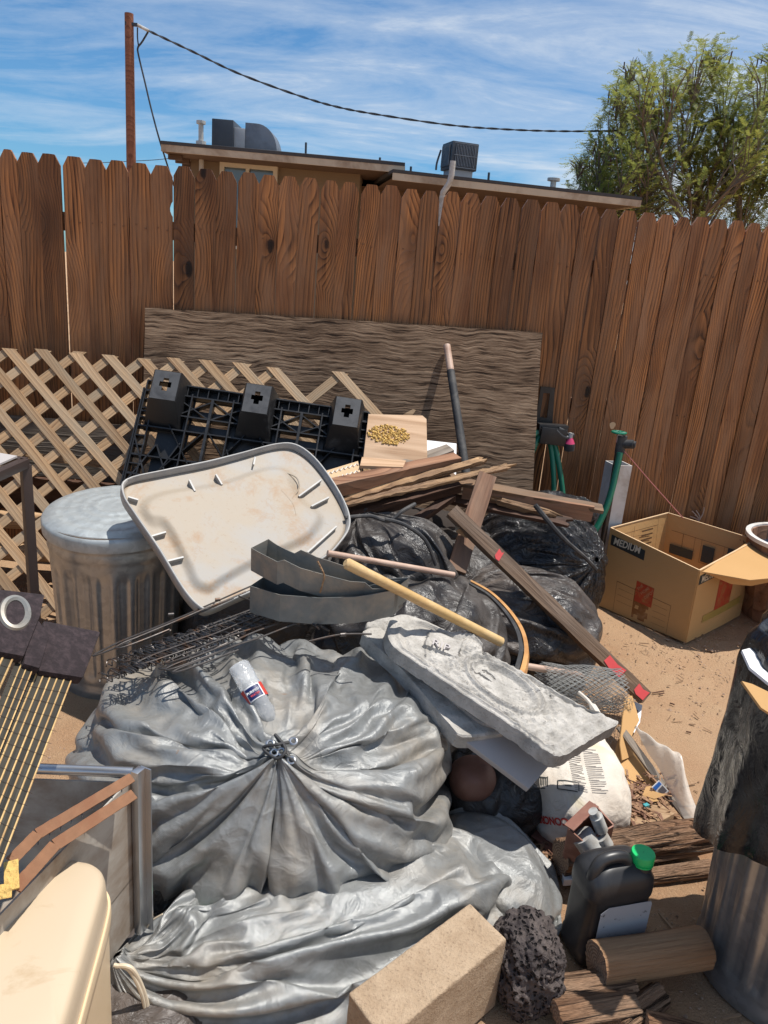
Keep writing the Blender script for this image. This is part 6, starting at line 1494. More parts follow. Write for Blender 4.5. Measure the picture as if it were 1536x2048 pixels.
def chip(c, L, w, t, spread=1.0):
    d = Vector((rr.gauss(0, 1), rr.gauss(0, 1), rr.gauss(0, .25))).normalized(); dm.bar(c - d * L / 2, c + d * L / 2, w, t, up=(rr.uniform(-.5, .5), rr.uniform(-.5, .5), 1))
for _ in range(420):
    x = rr.gauss(1285, 34); y = rr.gauss(1605, 32)
    if 1225 < x < 1350 and 1530 < y < 1680: chip(P(x, y, z=rr.uniform(.01, .085)), rr.uniform(.012, .06), rr.uniform(.002, .010), rr.uniform(.0015, .004))
for _ in range(260):
    x = rr.uniform(1040, 1235); y = rr.uniform(1640, 1730); chip(P(x, y, z=rr.uniform(.005, .03)), rr.uniform(.01, .05), rr.uniform(.002, .012), .003)
tag(dm.build('bark_litter', dry), 'scattered bark chips and splinters between the sack and the firewood', 'bark litter', kind='stuff')
lf = MB(); c_ = P(1285, 1590, z=.085)
for k in range(5):
    a = k * .5 - .9; d = Vector((math.cos(a), math.sin(a) * .4, .25 * math.sin(k * 2))); s_ = Vector((0, .012, .006)); lf.add([c_, c_ + d * .035 + s_, c_ + d * .075, c_ + d * .035 - s_], [(0, 1, 2, 3)])
tag(lf.build('dry_leaf', M['card']), 'curled golden dry leaf on top of the bark litter', 'leaf')
tag(MB().box(P(1292, 1612, z=.085), (.018, .012, .012), Matrix.Rotation(.5, 3, 'Z')).build('teal_scrap', plain('teal', (.05, .28, .3), .5)), 'tiny teal scrap lying in the bark litter', 'scrap')

# ------------------------------------------------------------------ RUSTY BOX WITH FITTINGS
rbx = thing('rusty_metal_box', 'small red brown metal box standing open behind the black jug', 'metal box', P(1190, 1680, z=0))
r0, r1, r2, r3 = P(1138, 1656, z=.22), P(1188, 1608, z=.24), P(1226, 1650, z=.21), P(1168, 1682, z=.19)
dnv = Vector((.01, .03, -.12))
for a, b in ((r0, r1), (r1, r2), (r2, r3), (r3, r0)): MB().prism([a, b, b + dnv, a + dnv], (b - a).cross(dnv).normalized() * .004).build('box_side', M['rustred'], rbx)
MB().bar(r0.lerp(r1, .0), r0.lerp(r1, 1.0), .03, .004, up=(0, 0, 1)).build('box_flange', M['rustred'], rbx)
pf = thing('pipe_fitting', 'two grey plastic pipe fittings sticking out of the rusty metal box', 'pipe fitting', P(1185, 1660, z=.1))
MB().tube([P(1186, 1622, z=.27), P(1198, 1645, z=.23)], [.013, .013], 14).tube([P(1192, 1632, z=.252), P(1203, 1660, z=.205)], .018, 14).build('grey_tube', M['pvcgrey'], pf, smooth=True)
MB().tube([P(1164, 1670, z=.19), P(1185, 1700, z=.15)], .032, 18).tube([P(1200, 1672, z=.19), P(1212, 1692, z=.16)], .022, 14).build('grey_tube', M['pvcgrey'], pf, smooth=True)
o = board('red_metal_strip', P(1060, 1660, z=.03), P(1130, 1720, z=.02), .03, .006, M['rustred'], up=(0, -.3, 1)); tag(o, 'curved rusty strip on the ground left of the weathered beam', 'metal strip')

# ------------------------------------------------------------------ FIREWOOD
def log_piece(name, a, b, r, mat, label, n=22, m=16, seed=0, squash=(1, 1), lump=.25, endmat=None, groove=.0, grp=None):
    a = Vector(a); b = Vector(b); ax = (b - a).normalized(); u = Vector((0, 0, 1)); u = (u - u.dot(ax) * ax).normalized(); w = ax.cross(u); L = (b - a).length
    t = thing(name, label, 'firewood', (a + b) / 2, grp)
    V_ = []; n1 = n * 3; m1 = m * 4
    pa = []
    for i in range(n1 + 1):
        for j in range(m1): th = 2 * PI * j / m1; pa.append((math.cos(th) * 1.4, math.sin(th) * 1.4, i / n1 * L * 3))
    pa = np.array(pa); n_1 = pn(pa * np.array([1, 1, 1]), seed); n_2 = pn(pa * np.array([4.5, 4.5, .9]), seed + 1); n_3 = pn(pa * np.array([9, 9, 1.8]), seed + 2)
    k = 0
    for i in range(n1 + 1):
        for j in range(m1):
            th = 2 * PI * j / m1; rr_ = r * (1 + lump * n_1[k] - groove * abs(n_2[k]) * 1.6 - groove * .6 * abs(n_3[k])); k += 1
            V_.append(a + ax * (L * i / n1 + (.004 * n_2[k - 1] if i in (0, n1) else 0)) + u * math.sin(th) * rr_ * squash[1] + w * math.cos(th) * rr_ * squash[0])
    F_ = [(i * m1 + j, i * m1 + (j + 1) % m1, (i + 1) * m1 + (j + 1) % m1, (i + 1) * m1 + j) for i in range(n1) for j in range(m1)]
    Mx = Matrix((ax, w, u)).transposed().to_4x4(); Mx.translation = a; inv = Mx.inverted()
    mk('log_side', [inv @ v for v in V_], F_, M[mat], t, True, mw=Mx)
    e = [inv @ v for v in V_[:m1]] + [inv @ a - Vector((.001, 0, 0))]; mk('cut_end', e, [(j, m1, (j + 1) % m1) for j in range(m1)], endmat or M['endgrain'], t, False, mw=Mx)
    e = [inv @ v for v in V_[-m1:]] + [inv @ b + Vector((.001, 0, 0))]; mk('cut_end', e, [(j, (j + 1) % m1, m1) for j in range(m1)], endmat or M['endgrain'], t, False, mw=Mx)
    return t
def m_end():
    m, nt, b = newmat('end_grain'); t = nd(nt, 'TexCoord').outputs['Object']
    w = nd(nt, 'TexWave', dict(wave_type='RINGS', rings_direction='X'), Vector=t, Scale=42.0, Distortion=2.5, Detail=2.0).outputs['Fac']
    s = nd(nt, 'SeparateXYZ', None, Vector=t); an = nd(nt, 'Math', dict(operation='ARCTAN2'), i0=s.outputs['Y'], i1=s.outputs['Z']).outputs[0]
    ck = noise(nt, nd(nt, 'CombineXYZ', None, X=mth(nt, 'MULTIPLY', an, 3.0), Y=0.0, Z=0.0).outputs[0], 2.2, 3, .7)
    cm = ramp(nt, mth(nt, 'ABSOLUTE', mth(nt, 'SUBTRACT', ck, .5)), [(.0, 1.0), (.018, 0.0)])
    c = mix(nt, w, (.22, .13, .08), (.40, .27, .175)); c = mix(nt, cm, c, (.05, .03, .02))
    setb(nt, b, Base_Color=c, Roughness=.9, Normal=bump(nt, mth(nt, 'SUBTRACT', w, cm), .5, .003)); return m
M['endgrain'] = m_end()
log_piece('firewood_log', P(1192, 1928, z=.078), P(1405, 1895, z=.078), .050, 'logskin', 'smooth round log with cracked cut end in front of the black jug', seed=5, lump=.07, groove=.02, squash=(1, 1.02), grp='firewood by the right can')
log_piece('weathered_beam', P(1120, 1718, z=.07), P(1410, 1672, z=.075), .055, 'bark', 'long deeply weathered split beam behind the black jug', seed=8, lump=.25, groove=.30, squash=(.9, 1.15), grp='firewood by the right can')
log_piece('weathered_beam', P(1240, 1760, z=.02), P(1420, 1735, z=.02), .025, 'bark', 'thin weathered strip lying below the long split beam', seed=9, lump=.2, groove=.3, grp='firewood by the right can')
log_piece('split_log', P(1100, 1985, z=.045), P(1262, 1962, z=.05), .040, 'bark', 'split log lying under the smooth round log', seed=13, lump=.3, groove=.3, squash=(1, .8), grp='firewood by the right can')
log_piece('split_log', P(1112, 2030, z=.055), P(1268, 2004, z=.05), .034, 'bark', 'split log with curling fibres at the bottom edge beside the lava rock', seed=15, lump=.35, groove=.4, squash=(1.2, .7), grp='firewood by the right can')
log_piece('split_log', P(1235, 2050, z=.03), P(1320, 1990, z=.03), .03, 'bark', 'small broken log piece at the bottom edge in the can shadow', seed=17, lump=.35, groove=.35, grp='firewood by the right can')
log_piece('split_log', P(1290, 2060, z=.03), P(1450, 2100, z=.03), .04, 'bark', 'bark covered log half out of the picture below the right can', seed=18, lump=.3, groove=.35, grp='firewood by the right can')

# ------------------------------------------------------------------ BLACK JUG
def jug():
    base = P(1212, 1885, z=0); base = Vector((.648, 1.53, 0)); t = thing('black_jug', 'black plastic jug with green cap and worn grey label', 'jug', base)
    a = math.radians(17); Xj = Vector((math.cos(a), math.sin(a), 0)); Yj = Vector((-math.sin(a), math.cos(a), 0)); Zj = Vector((0, 0, 1))
    hw, hd = .092, .062; n = 64; V_ = []; prof = [(0, .93), (.01, .99), (.02, 1), (.04, .985), (.045, .955), (.192, .955), (.196, .99), (.205, 1.0), (.222, 1.0), (.244, .97), (.260, .86), (.272, .70), (.280, .52), (.284, .3), (.285, .02)]
    for z, s in prof:
        for k in range(n):
            t_ = 2 * PI * k / n; e = .42; x = hw * s * math.copysign(abs(math.cos(t_)) ** e, math.cos(t_)); y = hd * (s if z > .2 else s) * math.copysign(abs(math.sin(t_)) ** e, math.sin(t_))
            if z > .2: x = x * 1.0 + .0
            V_.append(base + Xj * x + Yj * y + Zj * z)
    N = len(prof); F_ = [(i * n + k, i * n + (k + 1) % n, (i + 1) * n + (k + 1) % n, (i + 1) * n + k) for i in range(N - 1) for k in range(n)] + [tuple(range(n))[::-1], tuple((N - 1) * n + k for k in range(n))]
    body = mk('jug_body', V_, F_, M['jug'], t, True)
    bm = bmesh.new(); bm.from_mesh(body.data); bmesh.ops.recalc_face_normals(bm, faces=bm.faces); bm.to_mesh(body.data); bm.free()
    L = lambda x, y, z: base + Xj * x + Yj * y + Zj * z
    MB().tube(curve([L(-.074, -.02, .215), L(-.072, -.02, .262), L(-.056, -.018, .292), L(-.025, -.018, .300), L(.004, -.018, .294), L(.016, -.018, .275), L(.018, -.018, .25)], 6), .0155, 14).build('jug_handle', M['jug'], t, smooth=True)
    neck = L(.056, -.022, .255)
    MB().lathe([(.027, 0), (.027, .028), (.025, .032)], neck, 28).build('jug_neck', M['jug'], t, smooth=True)
    def rc(r, z, a_): return r * (1 + .018 * (1 if math.cos(a_ * 30) > 0 else 0)) if r > .02 and z < .03 else r
    MB().lathe([(.0285, .020), (.0285, .024), (.027, .0245), (.0285, .026), (.029, .03), (.029, .046), (.0275, .049), (.02, .0495), (.001, .0495)], neck, 120, rc, caps=(False, False)).build('green_cap', M['green'], t, smooth=True, sharp=50)
    for nm, x0, x1 in (('jug_label', -.062, .080),):
        pts = [(x0, .012), (x1, .012), (x1, .180), (x1 - .004, .188), (x0 + .02, .188), (x0, .172)]
        MB().prism([L(x, -hd * .965 - .002, z) for x, z in pts], Yj * .0008).build(nm, M['jlabel'], t)
jug()
tag(MB().prism([P(1122, 1755, z=.02), P(1140, 1735, z=.02), P(1150, 1770, z=.02), P(1126, 1772, z=.02)], Vector((0, 0, .02))).build('white_scrap', M['white']), 'white plastic scrap poking out left of the black jug', 'scrap')

# ------------------------------------------------------------------ CONCRETE BLOCK, LAVA ROCK
b0_, b1_, b2_ = P(697, 1985, z=.205), P(940, 1805, z=.205), P(1014, 1878, z=.205); b3_ = b0_ + b2_ - b1_
mbk = MB().prism([b0_, b1_, b2_, b3_], Vector((0, 0, -.20))); blk = mbk.build('concrete_block', M['block'], bevel=.006, seg=3)
bm = bmesh.new(); bm.from_mesh(blk.data); bmesh.ops.subdivide_edges(bm, edges=[e for e in bm.edges if e.calc_length() > .04], cuts=24, use_grid_fill=True)
bmesh.ops.triangulate(bm, faces=[f for f in bm.faces if len(f.verts) > 4]); vc = np.array([v.co[:] for v in bm.verts]); d_ = pn(vc * 60, 5) * .0012 + pn(vc * 25, 6) * .0010
for v, k in zip(bm.verts, d_): v.co += v.normal * float(k)
bm.to_mesh(blk.data); bm.free()
tag(blk, 'tan speckled concrete block sitting at the bottom edge in front of the tarps', 'concrete block')
def rockfn(Q, N): return .010 * crumple(Q * 12, 3, 7) - .0055 * np.clip(.25 - np.abs(pn(Q * 55, 3)), 0, 1) * 4 - .004 * np.clip(pn(Q * 90, 5), 0, 1) * 2, np.zeros_like(Q)
tag(sack('lava_rock', P(1052, 1925, z=.095), (.075, .085, .115), M['lava'], 6, 2.6, .3, 3, .022, 7, 3, extra=rockfn), 'dark pitted lava rock standing right of the concrete block', 'rock')

# ------------------------------------------------------------------ RIGHT TRASH CAN WITH BAG
rc_ = Vector((1.10, 1.50, 0)); can2 = trash_can(rc_, .195, .225, .60, 'galvanised steel trash can at the right edge lined with a black bag', None, low=.10, flutes=24, parent_name='trash_can')
def liner():
    # bag skirt hanging over the rim, then rising to a loose open mouth
    prof = [(.250, .33), (.252, .36), (.250, .42), (.243, .52), (.240, .60), (.238, .66), (.243, .74), (.246, .80), (.238, .86), (.222, .885), (.205, .875), (.185, .80), (.16, .70)]
    n = 150; V_ = []; p_ = []
    N = 60; zs = np.interp(np.linspace(0, 1, N + 1), np.linspace(0, 1, len(prof)), [q_[1] for q_ in prof]); rs = np.interp(np.linspace(0, 1, N + 1), np.linspace(0, 1, len(prof)), [q_[0] for q_ in prof])
    A = np.linspace(0, 2 * PI, n, endpoint=False); AA, ZI = np.meshgrid(A, np.arange(N + 1)); r = rs[ZI]; z = zs[ZI]
    pts = np.stack([np.cos(AA) * 2.4, np.sin(AA) * 2.4, z * 2.2], -1).reshape(-1, 3)
    w = 1 - np.abs(pn(pts * np.array([2.4, 2.4, .8]), 5)) * 2.4; w2 = 1 - np.abs(pn(pts * np.array([1.0, 1.0, 2.6]), 9)) * 2.2; w3 = 1 - np.abs(pn(pts * np.array([5, 5, 2]), 12)) * 2.4
    r = r.ravel() + .034 * pn(pts * np.array([1.3, 1.3, .7]), 21) + .008 * w * np.clip(pn(pts * .6, 31) + .6, 0, 1) + .006 * w2 + .03 * (np.cos(AA.ravel() - 3.6) > .7) * 0
    z2 = z.ravel() + .15 * np.clip(np.cos(AA.ravel() - 4.45), 0, 1) * np.clip((.62 - z.ravel()) / .29, 0, 1) + .02 * pn(pts * .8, 15) * (z.ravel() > .7) + .035 * np.cos(AA.ravel() - 2.2) * np.clip((z.ravel() - .6) / .25, 0, 1)
    V_ = np.stack([rc_.x + r * np.cos(AA.ravel()), rc_.y + r * np.sin(AA.ravel()), z2], 1)
    F_ = [(i * n + k, i * n + (k + 1) % n, (i + 1) * n + (k + 1) % n, (i + 1) * n + k) for i in range(N) for k in range(n)]
    return mk('bin_liner', V_, F_, m_plastic('smooth_black_liner', (.010, .010, .012), (.045, .042, .04), (.5, .8), .16, wr=.32), None, True)
ln = liner(); tag(ln, 'black bin liner draped over the rim of the right trash can', 'bin liner')
bg_ = 'rubbish in the lined can'
o = traced('white_board', Plane(P(1486, 1305, y=1.52), P(1600, 1300, y=1.62), P(1540, 1370, y=1.40)), [(1484, 1300), (1600, 1270), (1620, 1400), (1545, 1372), (1500, 1335)], .006, M['white']); tag(o, 'white card sheet sticking out of the bagged right can', 'card', bg_)
o = traced('card_piece', Plane(P(1486, 1380, y=1.36), P(1540, 1375, y=1.40), P(1520, 1420, y=1.33)), [(1484, 1362), (1505, 1368), (1540, 1385), (1580, 1400), (1560, 1440), (1522, 1415)], .005, M['card']); tag(o, 'brown cardboard piece with torn white edge at the can mouth', 'cardboard', bg_)
label_bag(sack('garbage_bag', (1.10, 1.50, .74), (.15, .15, .10), M['bagmatte'], 5, 2.2, 0, 97, .02, 8), 'grey plastic wrapping bulging inside the mouth of the right can')

# ------------------------------------------------------------------ SPRING WIRE BUNDLE
def springs():
    t = thing('spring_wire_bundle', 'flat bundle of grey upholstery spring wires lying on the tarp bundle', 'spring wire', P(430, 1290, z=.55))
    SPn = Plane(P(190, 1330, z=.475), P(640, 1250, z=.585), P(460, 1360, z=.55)); rr = random.Random(4)
    at = lambda x, y, l=0.0: SPn.at(x, y) + SPn.n * (.012 + l)
    rods = [((185, 1320), (515, 1182)), ((230, 1310), (495, 1205)), ((240, 1328), (560, 1215)), ((270, 1340), (575, 1235)), ((330, 1338), (600, 1240)), ((315, 1345), (640, 1205)), ((330, 1352), (672, 1222)), ((345, 1358), (680, 1235)), ((300, 1312), (540, 1230)), ((250, 1300), (470, 1215))]
    for (a, b) in rods:
        l = rr.uniform(.0, .02); A = at(*a, l); B = at(*b, l + .01); side = (B - A).normalized().cross(SPn.n) * rr.uniform(.008, .02)
        pts = [B] + [B.lerp(A, k / 6) + Vector((0, 0, rr.uniform(-.003, .003))) for k in range(1, 6)]
        e = (A - B).normalized(); pts += [A - e * .03 + side * .2, A + e * .0 + side * .9, A - e * .02 + side * 1.9, A - e * .08 + side * 2.3, A.lerp(B, .35) + side * 2.4]
        MB().tube(curve(pts, 5), .0028, 7).build('spring_rod', M['steel'], t, smooth=True)
    for (a, b) in (((480, 1206), (590, 1258)), ((560, 1238), (660, 1275)), ((610, 1262), (640, 1272)), ((620, 1298), (745, 1282))):
        MB().tube(curve([at(*a, .012), at((a[0] + b[0]) / 2, (a[1] + b[1]) / 2 - 3, .016), at(*b, .01)], 5), .0028, 7).build('cross_wire', M['steel'], t, smooth=True)
    for (x, y) in ((438, 1214), (595, 1262), (688, 1286), (345, 1244)):
        p_ = at(x, y, .014); MB().tube([p_ - Vector((.008, .003, 0)), p_ + Vector((.008, .003, 0))], .0062, 10).build('crimp_clip', M['steel'], t, smooth=True)
    for (x, y) in [(rr.uniform(250, 540), 0) for _ in range(40)]:
        yy = 1345 - (x - 210) * .34 + rr.uniform(-6, 34); n = 58; ph = rr.uniform(0, 6); A = at(x - 50, yy + 18, .006); d = (at(x + 55, yy - 22) - at(x, yy)).normalized(); s_ = d.cross(SPn.n); w = rr.uniform(.010, .02)
        MB().tube([A + d * (.004 * k) + s_ * math.sin(k * .75 + ph) * w + SPn.n * (math.cos(k * .75 + ph) * .006 + .002) for k in range(n)], .0021, 5, caps=False).build('zigzag_spring', M['steel'], t, smooth=True)
springs()

# ------------------------------------------------------------------ WATER BOTTLE
def bottle():
    a = P(474, 1328, z=.565); b = P(535, 1432, z=.47); ax = (b - a).normalized(); t = thing('water_bottle', 'crushed clear water bottle with red white and blue label on the tarp', 'bottle', b)
    u = ax.orthogonal().normalized(); w = ax.cross(u); L = .18; prof = [(.0, .012), (.004, .028), (.012, .033), (.03, .034), (.055, .033), (.075, .0335), (.08, .032), (.12, .0325), (.135, .029), (.155, .031), (.175, .022), (.19, .012)]
    V_ = []; n = 36
    for z, r in prof:
        for k in range(n):
            th = 2 * PI * k / n; q_ = r * .86 * (1 + .05 * math.sin(3 * th + z * 40) + .03 * math.sin(5 * th + z * 90)); V_.append(a + ax * z + (u * math.cos(th) + w * math.sin(th)) * q_)
    N = len(prof); mk('bottle_body', V_, [(i * n + k, i * n + (k + 1) % n, (i + 1) * n + (k + 1) % n, (i + 1) * n + k) for i in range(N - 1) for k in range(n)] + [tuple(range(n))[::-1], tuple((N - 1) * n + k for k in range(n))], M['bottle'], t, True)
    vd_ = (Vector((0, 0, H)) - a).normalized(); vd_ = (vd_ - vd_.dot(ax) * ax).normalized(); sd_ = ax.cross(vd_)
    def band(nm, z0, z1, t0_, t1_, mat, r):
        m_ = 20; V2 = []
        for i in range(m_ + 1):
            th = t0_ + (t1_ - t0_) * i / m_; q_ = (vd_ * math.cos(th) + sd_ * math.sin(th)) * r; V2 += [a + ax * z0 + q_, a + ax * z1 + q_]
        mk(nm, V2, [(2 * i, 2 * i + 1, 2 * i + 3, 2 * i + 2) for i in range(m_)], mat, t, True)
    band('label_band', .078, .118, -PI, PI, M['white'], 0.0305); band('red_panel', .078, .118, .75, 2.0, M['redprint'], 0.0308); band('red_panel', .078, .118, -2.0, -.85, M['redprint'], 0.0308); band('blue_panel', .082, .115, -.7, .65, M['navy'], 0.0311)
    x_ = -sd_ if sd_.x < 0 else sd_
    text_mesh('label_lettering', 'PURIFIED', a + ax * .098 + vd_ * .0315 - x_ * .018, x_, -ax, .009, M['white'], t, depth=0, bold=.0002, lift=.0)
    text_mesh('label_lettering', 'WATER', a + ax * .108 + vd_ * .0315 - x_ * .012, x_, -ax, .008, M['redpaint'], t, depth=0, bold=.0002, lift=.0)
bottle()

# ------------------------------------------------------------------ LEFT FOREGROUND
# brown angle-iron table
tbf = thing('metal_side_table', 'dark brown metal framed table with pale top at the left edge', 'table', (-1.35, 2.4, 0))
c0 = P(50, 916, y=2.35); lft = P(-120, 905, y=2.75); cam_ = P(-60, 975, y=1.95)
c0b = P(76, 1218, y=2.35); c0b = Vector((c0.x, c0.y, 0))
MB().bar(c0 - Vector((0, 0, .02)), Vector((c0.x, c0.y, 0.0)), .030, .030, up=(1, 1, 0)).build('leg', M['brownpaint'], tbf, bevel=.002)
dz = Vector((0, 0, -.016)); pL = P(-90, 912, y=2.5); pL = Vector((c0.x - .5, c0.y + .12, c0.z)); pF = Vector((c0.x - .10, c0.y - .62, c0.z)); pF = P(-110, 985, z=c0.z)
MB().bar(c0 + dz, pL + dz, .03, .03).build('top_rail', M['brownpaint'], tbf, bevel=.002); MB().bar(c0 + dz, pF + dz, .03, .03).build('top_rail', M['brownpaint'], tbf, bevel=.002)
MB().prism([c0 + Vector((-.02, -.01, .002)), pL + Vector((0, 0, .002)), pL + pF - c0 + Vector((0, 0, .002)), pF + Vector((-.01, 0, .002))], Vector((0, 0, .006))).build('table_top', M['slabside'], tbf)
for q_ in (pL, pF): MB().bar(q_ - Vector((0, 0, .02)), Vector((q_.x, q_.y, 0)), .03, .03, up=(1, 1, 0)).build('leg', M['brownpaint'], tbf)
# metal cabinet
cab = thing('metal_cabinet', 'open grimy metal cabinet with bright aluminium corner rail at lower left', 'cabinet', (-.55, 1.3, 0))
kA = P(266, 1548, z=.56); kx, ky = kA.x, kA.y; botz = .155
fw = P(20, 1800, z=.56); fw = Vector((fw.x, fw.y, .56)); lfw = P(60, 1540, z=.56); dL = (lfw - kA); dF = (fw - kA)
def vwall(nm, a, b, z0, z1, th, mat): 
    n_ = (b - a).cross(Vector((0, 0, 1))).normalized() * th; MB().prism([Vector((a.x, a.y, z0)), Vector((b.x, b.y, z0)), Vector((b.x, b.y, z1)), Vector((a.x, a.y, z1))], n_).build(nm, mat, cab)
vwall('right_panel', kA, kA + dF * 1.25, botz, .55, .004, M['cabpanel']); vwall('back_panel', kA + dL * 1.8, kA, botz, .54, .004, M['cabpanel'])
MB().prism([kA, kA + dF * 1.2, kA + dF * 1.2 + dL * 1.6, kA + dL * 1.6], Vector((0, 0, .004))).v
MB().prism([Vector((p_.x, p_.y, .30)) for p_ in (kA, kA + dF * 1.2, kA + dF * 1.2 + dL * 1.6, kA + dL * 1.6)], Vector((0, 0, -.005))).build('inner_floor', M['cabpanel'], cab)
MB().bar(Vector((kx + .012, ky - .004, .575)), Vector((kx + .012, ky - .004, botz - .01)), .024, .018, up=(1, -.4, 0)).build('corner_rail', M['alu'], cab, bevel=.002)
MB().bar(Vector((kx + .026, ky + .004, .575)), Vector((kx + .026, ky + .004, botz - .01)), .003, .026, up=(1, -.4, 0)).build('rail_flange', M['alu'], cab)
MB().tube([kA + Vector((0, 0, .004)), kA + dL * 1.6 + Vector((0, 0, .004))], .011, 14).build('top_tube', M['alu'], cab, smooth=True)
rs = thing('rusty_tack_strip', 'pair of rusty metal strips meeting in a yellow end lying across the cabinet', 'metal strip', P(30, 1740, z=.6))
def bent(pts, w, nm, mt): 
    for i in range(len(pts) - 1): board(nm, pts[i], pts[i + 1], w, .003, M[mt], up=(.25, -.5, .8), parent=rs, rough=.0004, seg=14)
bent([P(264, 1555, z=.600), P(75, 1668, z=.605), P(22, 1722, z=.61)], .020, 'rusty_strip', 'rust')
bent([P(268, 1588, z=.575), P(110, 1690, z=.585), P(30, 1778, z=.595)], .022, 'rusty_strip', 'rust')
bent([P(22, 1722, z=.61), P(24, 1780, z=.597), P(-30, 1790, z=.597)], .022, 'yellow_end', 'foam')
ttt = MB(); rr = random.Random(6)
for k in range(9):
    q_ = P(264, 1555, z=.6).lerp(P(30, 1700, z=.6), .1 + k * .09); ttt.tube([q_, q_ + Vector((.004, -.012, -.010))], .0012, 5)
ttt.build('tack', M['steel'], rs)
# beige cooler/tote
def tote():
    t = thing('beige_plastic_tote', 'smooth beige plastic tote turned over at the bottom left corner', 'tote', P(60, 1950, z=0))
    zt = .50; cA_ = P(218, 1735, z=zt); cB_ = P(130, 2120, z=zt); cC_ = P(-160, 1960, z=zt); cD_ = P(20, 1690, z=zt)
    top = [P(x, y, z=zt) for x, y in smoothpx([(105, 1722), (170, 1720), (200, 1732), (212, 1755), (205, 1800), (175, 1905), (130, 2060), (110, 2120), (0, 2150), (-160, 2100), (-190, 1950), (-60, 1880), (40, 1800)], 5)]
    n = len(top); c = sum(top, Vector()) / n; V_ = []; F_ = []
    rings = [(.0, .012), (.5, .012), (.86, .010), (.93, .006), (.965, -.002), (.99, -.015), (1.0, -.032), (1.01, -.06), (1.02, -.062)]
    for s_, dz_ in rings:
        for p_ in top: V_.append(c + (p_ - c) * s_ + Vector((0, 0, dz_)))
    for i in range(len(rings) - 1):
        for k in range(n): a_, b_ = i * n + k, i * n + (k + 1) % n; F_.append((a_, b_, b_ + n, a_ + n))
    mk('tote_body', V_, F_, M['beige'], t, True)
    V_ = []; F_ = []; rings = [(1.015, -.060), (1.045, -.058), (1.065, -.066), (1.07, -.085), (1.06, -.10), (1.03, -.104), (1.02, -.12), (1.0, -.49)]
    for s_, dz_ in rings:
        for p_ in top: V_.append(c + (p_ - c) * s_ + Vector((0, 0, dz_)))
    for i in range(len(rings) - 1):
        for k in range(n): a_, b_ = i * n + k, i * n + (k + 1) % n; F_.append((a_, b_, b_ + n, a_ + n))
    mk('tote_rim', V_, F_, M['beigerim'], t, True)
tote()
# bamboo blind
def blind():
    t = thing('bamboo_curtain', 'folded bamboo slat curtain with dark purple felt header and steel grommet at left edge', 'bamboo curtain', P(60, 1500, z=.8))
    pan = [  # (header quad px, slat start line px, slat end line px, depth offsets)
        ([(80, 1250), (196, 1272), (160, 1366), (70, 1352)], (66, 1352), (150, 1366), (-78, 1690), (4, 1740), 6, .0),
        ([(50, 1245), (85, 1295), (64, 1362), (30, 1352)], (26, 1350), (62, 1360), (-95, 1640), (-62, 1660), 3, .02),
        ([(-60, 1205), (72, 1218), (62, 1262), (28, 1345), (-60, 1330)], (-70, 1320), (22, 1345), (-190, 1560), (-100, 1610), 5, .03)]
    pl = Plane(P(150, 1366, y=1.26), P(66, 1352, y=1.22), P(4, 1740, y=.88))
    for hd_, s0, s1, e0, e1_, n, lift in pan:
        o_ = traced('felt_header', pl, smoothpx(hd_, 1), .024, M['canvas'], t, lift=lift + .016, bevel=.007)
        for k in range(n):
            f = k / n; a_ = pl.at(s0[0] + (s1[0] - s0[0]) * f, s0[1] + (s1[1] - s0[1]) * f - 8) + pl.n * lift; b_ = pl.at(e0[0] + (e1_[0] - e0[0]) * f, e0[1] + (e1_[1] - e0[1]) * f) + pl.n * lift
            f2 = (k + .5) / n; c_ = pl.at(s0[0] + (s1[0] - s0[0]) * f2, s0[1] + (s1[1] - s0[1]) * f2 - 8) + pl.n * lift; d_ = pl.at(e0[0] + (e1_[0] - e0[0]) * f2, e0[1] + (e1_[1] - e0[1]) * f2) + pl.n * lift
            w_ = (pl.at(*s1) - pl.at(*s0)).length / n
            board('slat', a_, b_, w_ * .88, .006, M['bamboo'], up=pl.n, parent=t, seg=6, st=2, rough=.0003)
            MB().tube([c_ + pl.n * .003, d_ + pl.n * .003], w_ * .12, 6).build('slat', M['bamboolight'], t)
        th_ = MB()
        for j in range(1, 15):
            f = j / 15; a_ = pl.at(s0[0] + (e0[0] - s0[0]) * f - 3, s0[1] + (e0[1] - s0[1]) * f) + pl.n * (lift + .0045); b_ = pl.at(s1[0] + (e1_[0] - s1[0]) * f, s1[1] + (e1_[1] - s1[1]) * f) + pl.n * (lift + .0045); th_.tube([a_, b_], .00035, 4)
        th_.build('binding_thread', M['brownpaint'], t)
    px_ring(pl, 10, 1258, 26, 30, 0, .007, 'grommet', M['zinc'], t, lift=.045, n=36); 
blind()

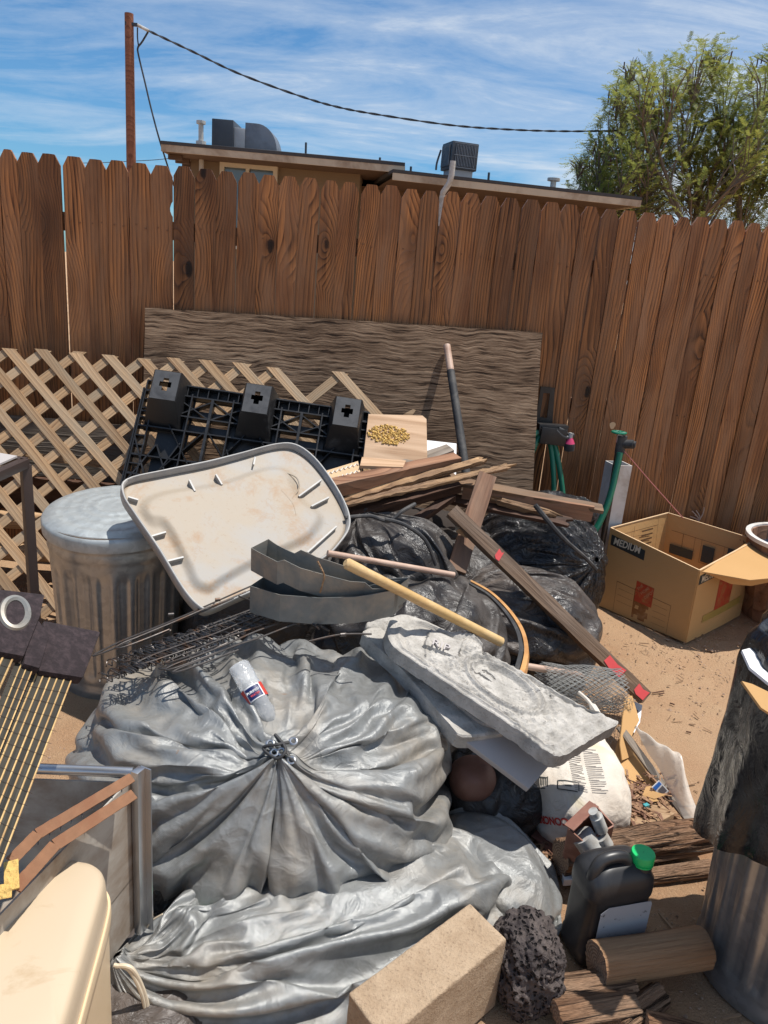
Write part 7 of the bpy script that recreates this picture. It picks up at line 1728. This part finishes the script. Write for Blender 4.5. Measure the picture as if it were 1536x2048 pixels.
# ------------------------------------------------------------------ GRAVEL AND TWIGS ON THE SAND
def gravel():
    rr = np.random.default_rng(9); mb_v = []; mb_f = []; n = 15000
    base = np.array([[1, 0, 0], [-1, 0, 0], [0, 1, 0], [0, -1, 0], [0, 0, 1], [0, 0, -1]], float); tf = [(0, 2, 4), (2, 1, 4), (1, 3, 4), (3, 0, 4), (2, 0, 5), (1, 2, 5), (3, 1, 5), (0, 3, 5)]
    X = rr.uniform(.35, 2.6, n); Y = rr.uniform(1.0, 3.9, n); k3 = rr.random(n) < .3; X[k3] = rr.uniform(-1.6, .4, k3.sum()); s = rr.gamma(1.5, .0014, n) + .0009
    for i in range(n):
        v = base * s[i] * rr.uniform(.5, 1.3, (6, 3)) * np.array([1, 1, .7]) + np.array([X[i], Y[i], s[i] * .2 - .004]); k = len(mb_v); mb_v.extend(v.tolist()); mb_f.extend([(a + k, b + k, c + k) for a, b, c in tf])
    return mk('gravel', mb_v, mb_f, plain('tan_gravel', (.36, .24, .16), .9, var=.5, sc=70, bs=.3))
tag(gravel(), 'fine tan gravel scattered over the sand', 'gravel', kind='stuff')
tw = MB()
for a, b in (((1305, 1386), (1328, 1382)), ((1318, 1389), (1328, 1386)), ((1340, 1406), (1349, 1409)), ((1372, 1463), (1382, 1465))): tw.tube([P(*a, z=.006), P(*b, z=.008)], .003, 5)
tag(tw.build('twig_scrap', M['darkwood']), 'few dark twig bits lying on the open sand near the stake end', 'twigs', kind='stuff')

lt = MB(); rr = random.Random(21)
for _ in range(420):
    if rr.random() < .55: x = rr.gauss(1.0, .5); y = rr.gauss(2.6, .7)
    else: x = rr.uniform(.4, 2.3); y = rr.uniform(1.3, 3.9)
    if x < .35 or y < 1.2: continue
    p_ = Vector((x, y, rr.uniform(.002, .008))); d = Vector((rr.gauss(0, 1), rr.gauss(0, 1), rr.gauss(0, .12))).normalized(); l = rr.choice((.008, .012, .02, .045)) * rr.uniform(.6, 1.3)
    lt.bar(p_ - d * l / 2, p_ + d * l / 2, rr.uniform(.0015, .007), rr.uniform(.001, .003), up=(rr.uniform(-.4, .4), rr.uniform(-.4, .4), 1))
tag(lt.build('ground_litter', plain('dry_litter', (.26, .16, .09), .9, var=.6, sc=12, bs=.4)), 'tiny dry leaf and twig litter scattered over the open sand', 'litter', kind='stuff')
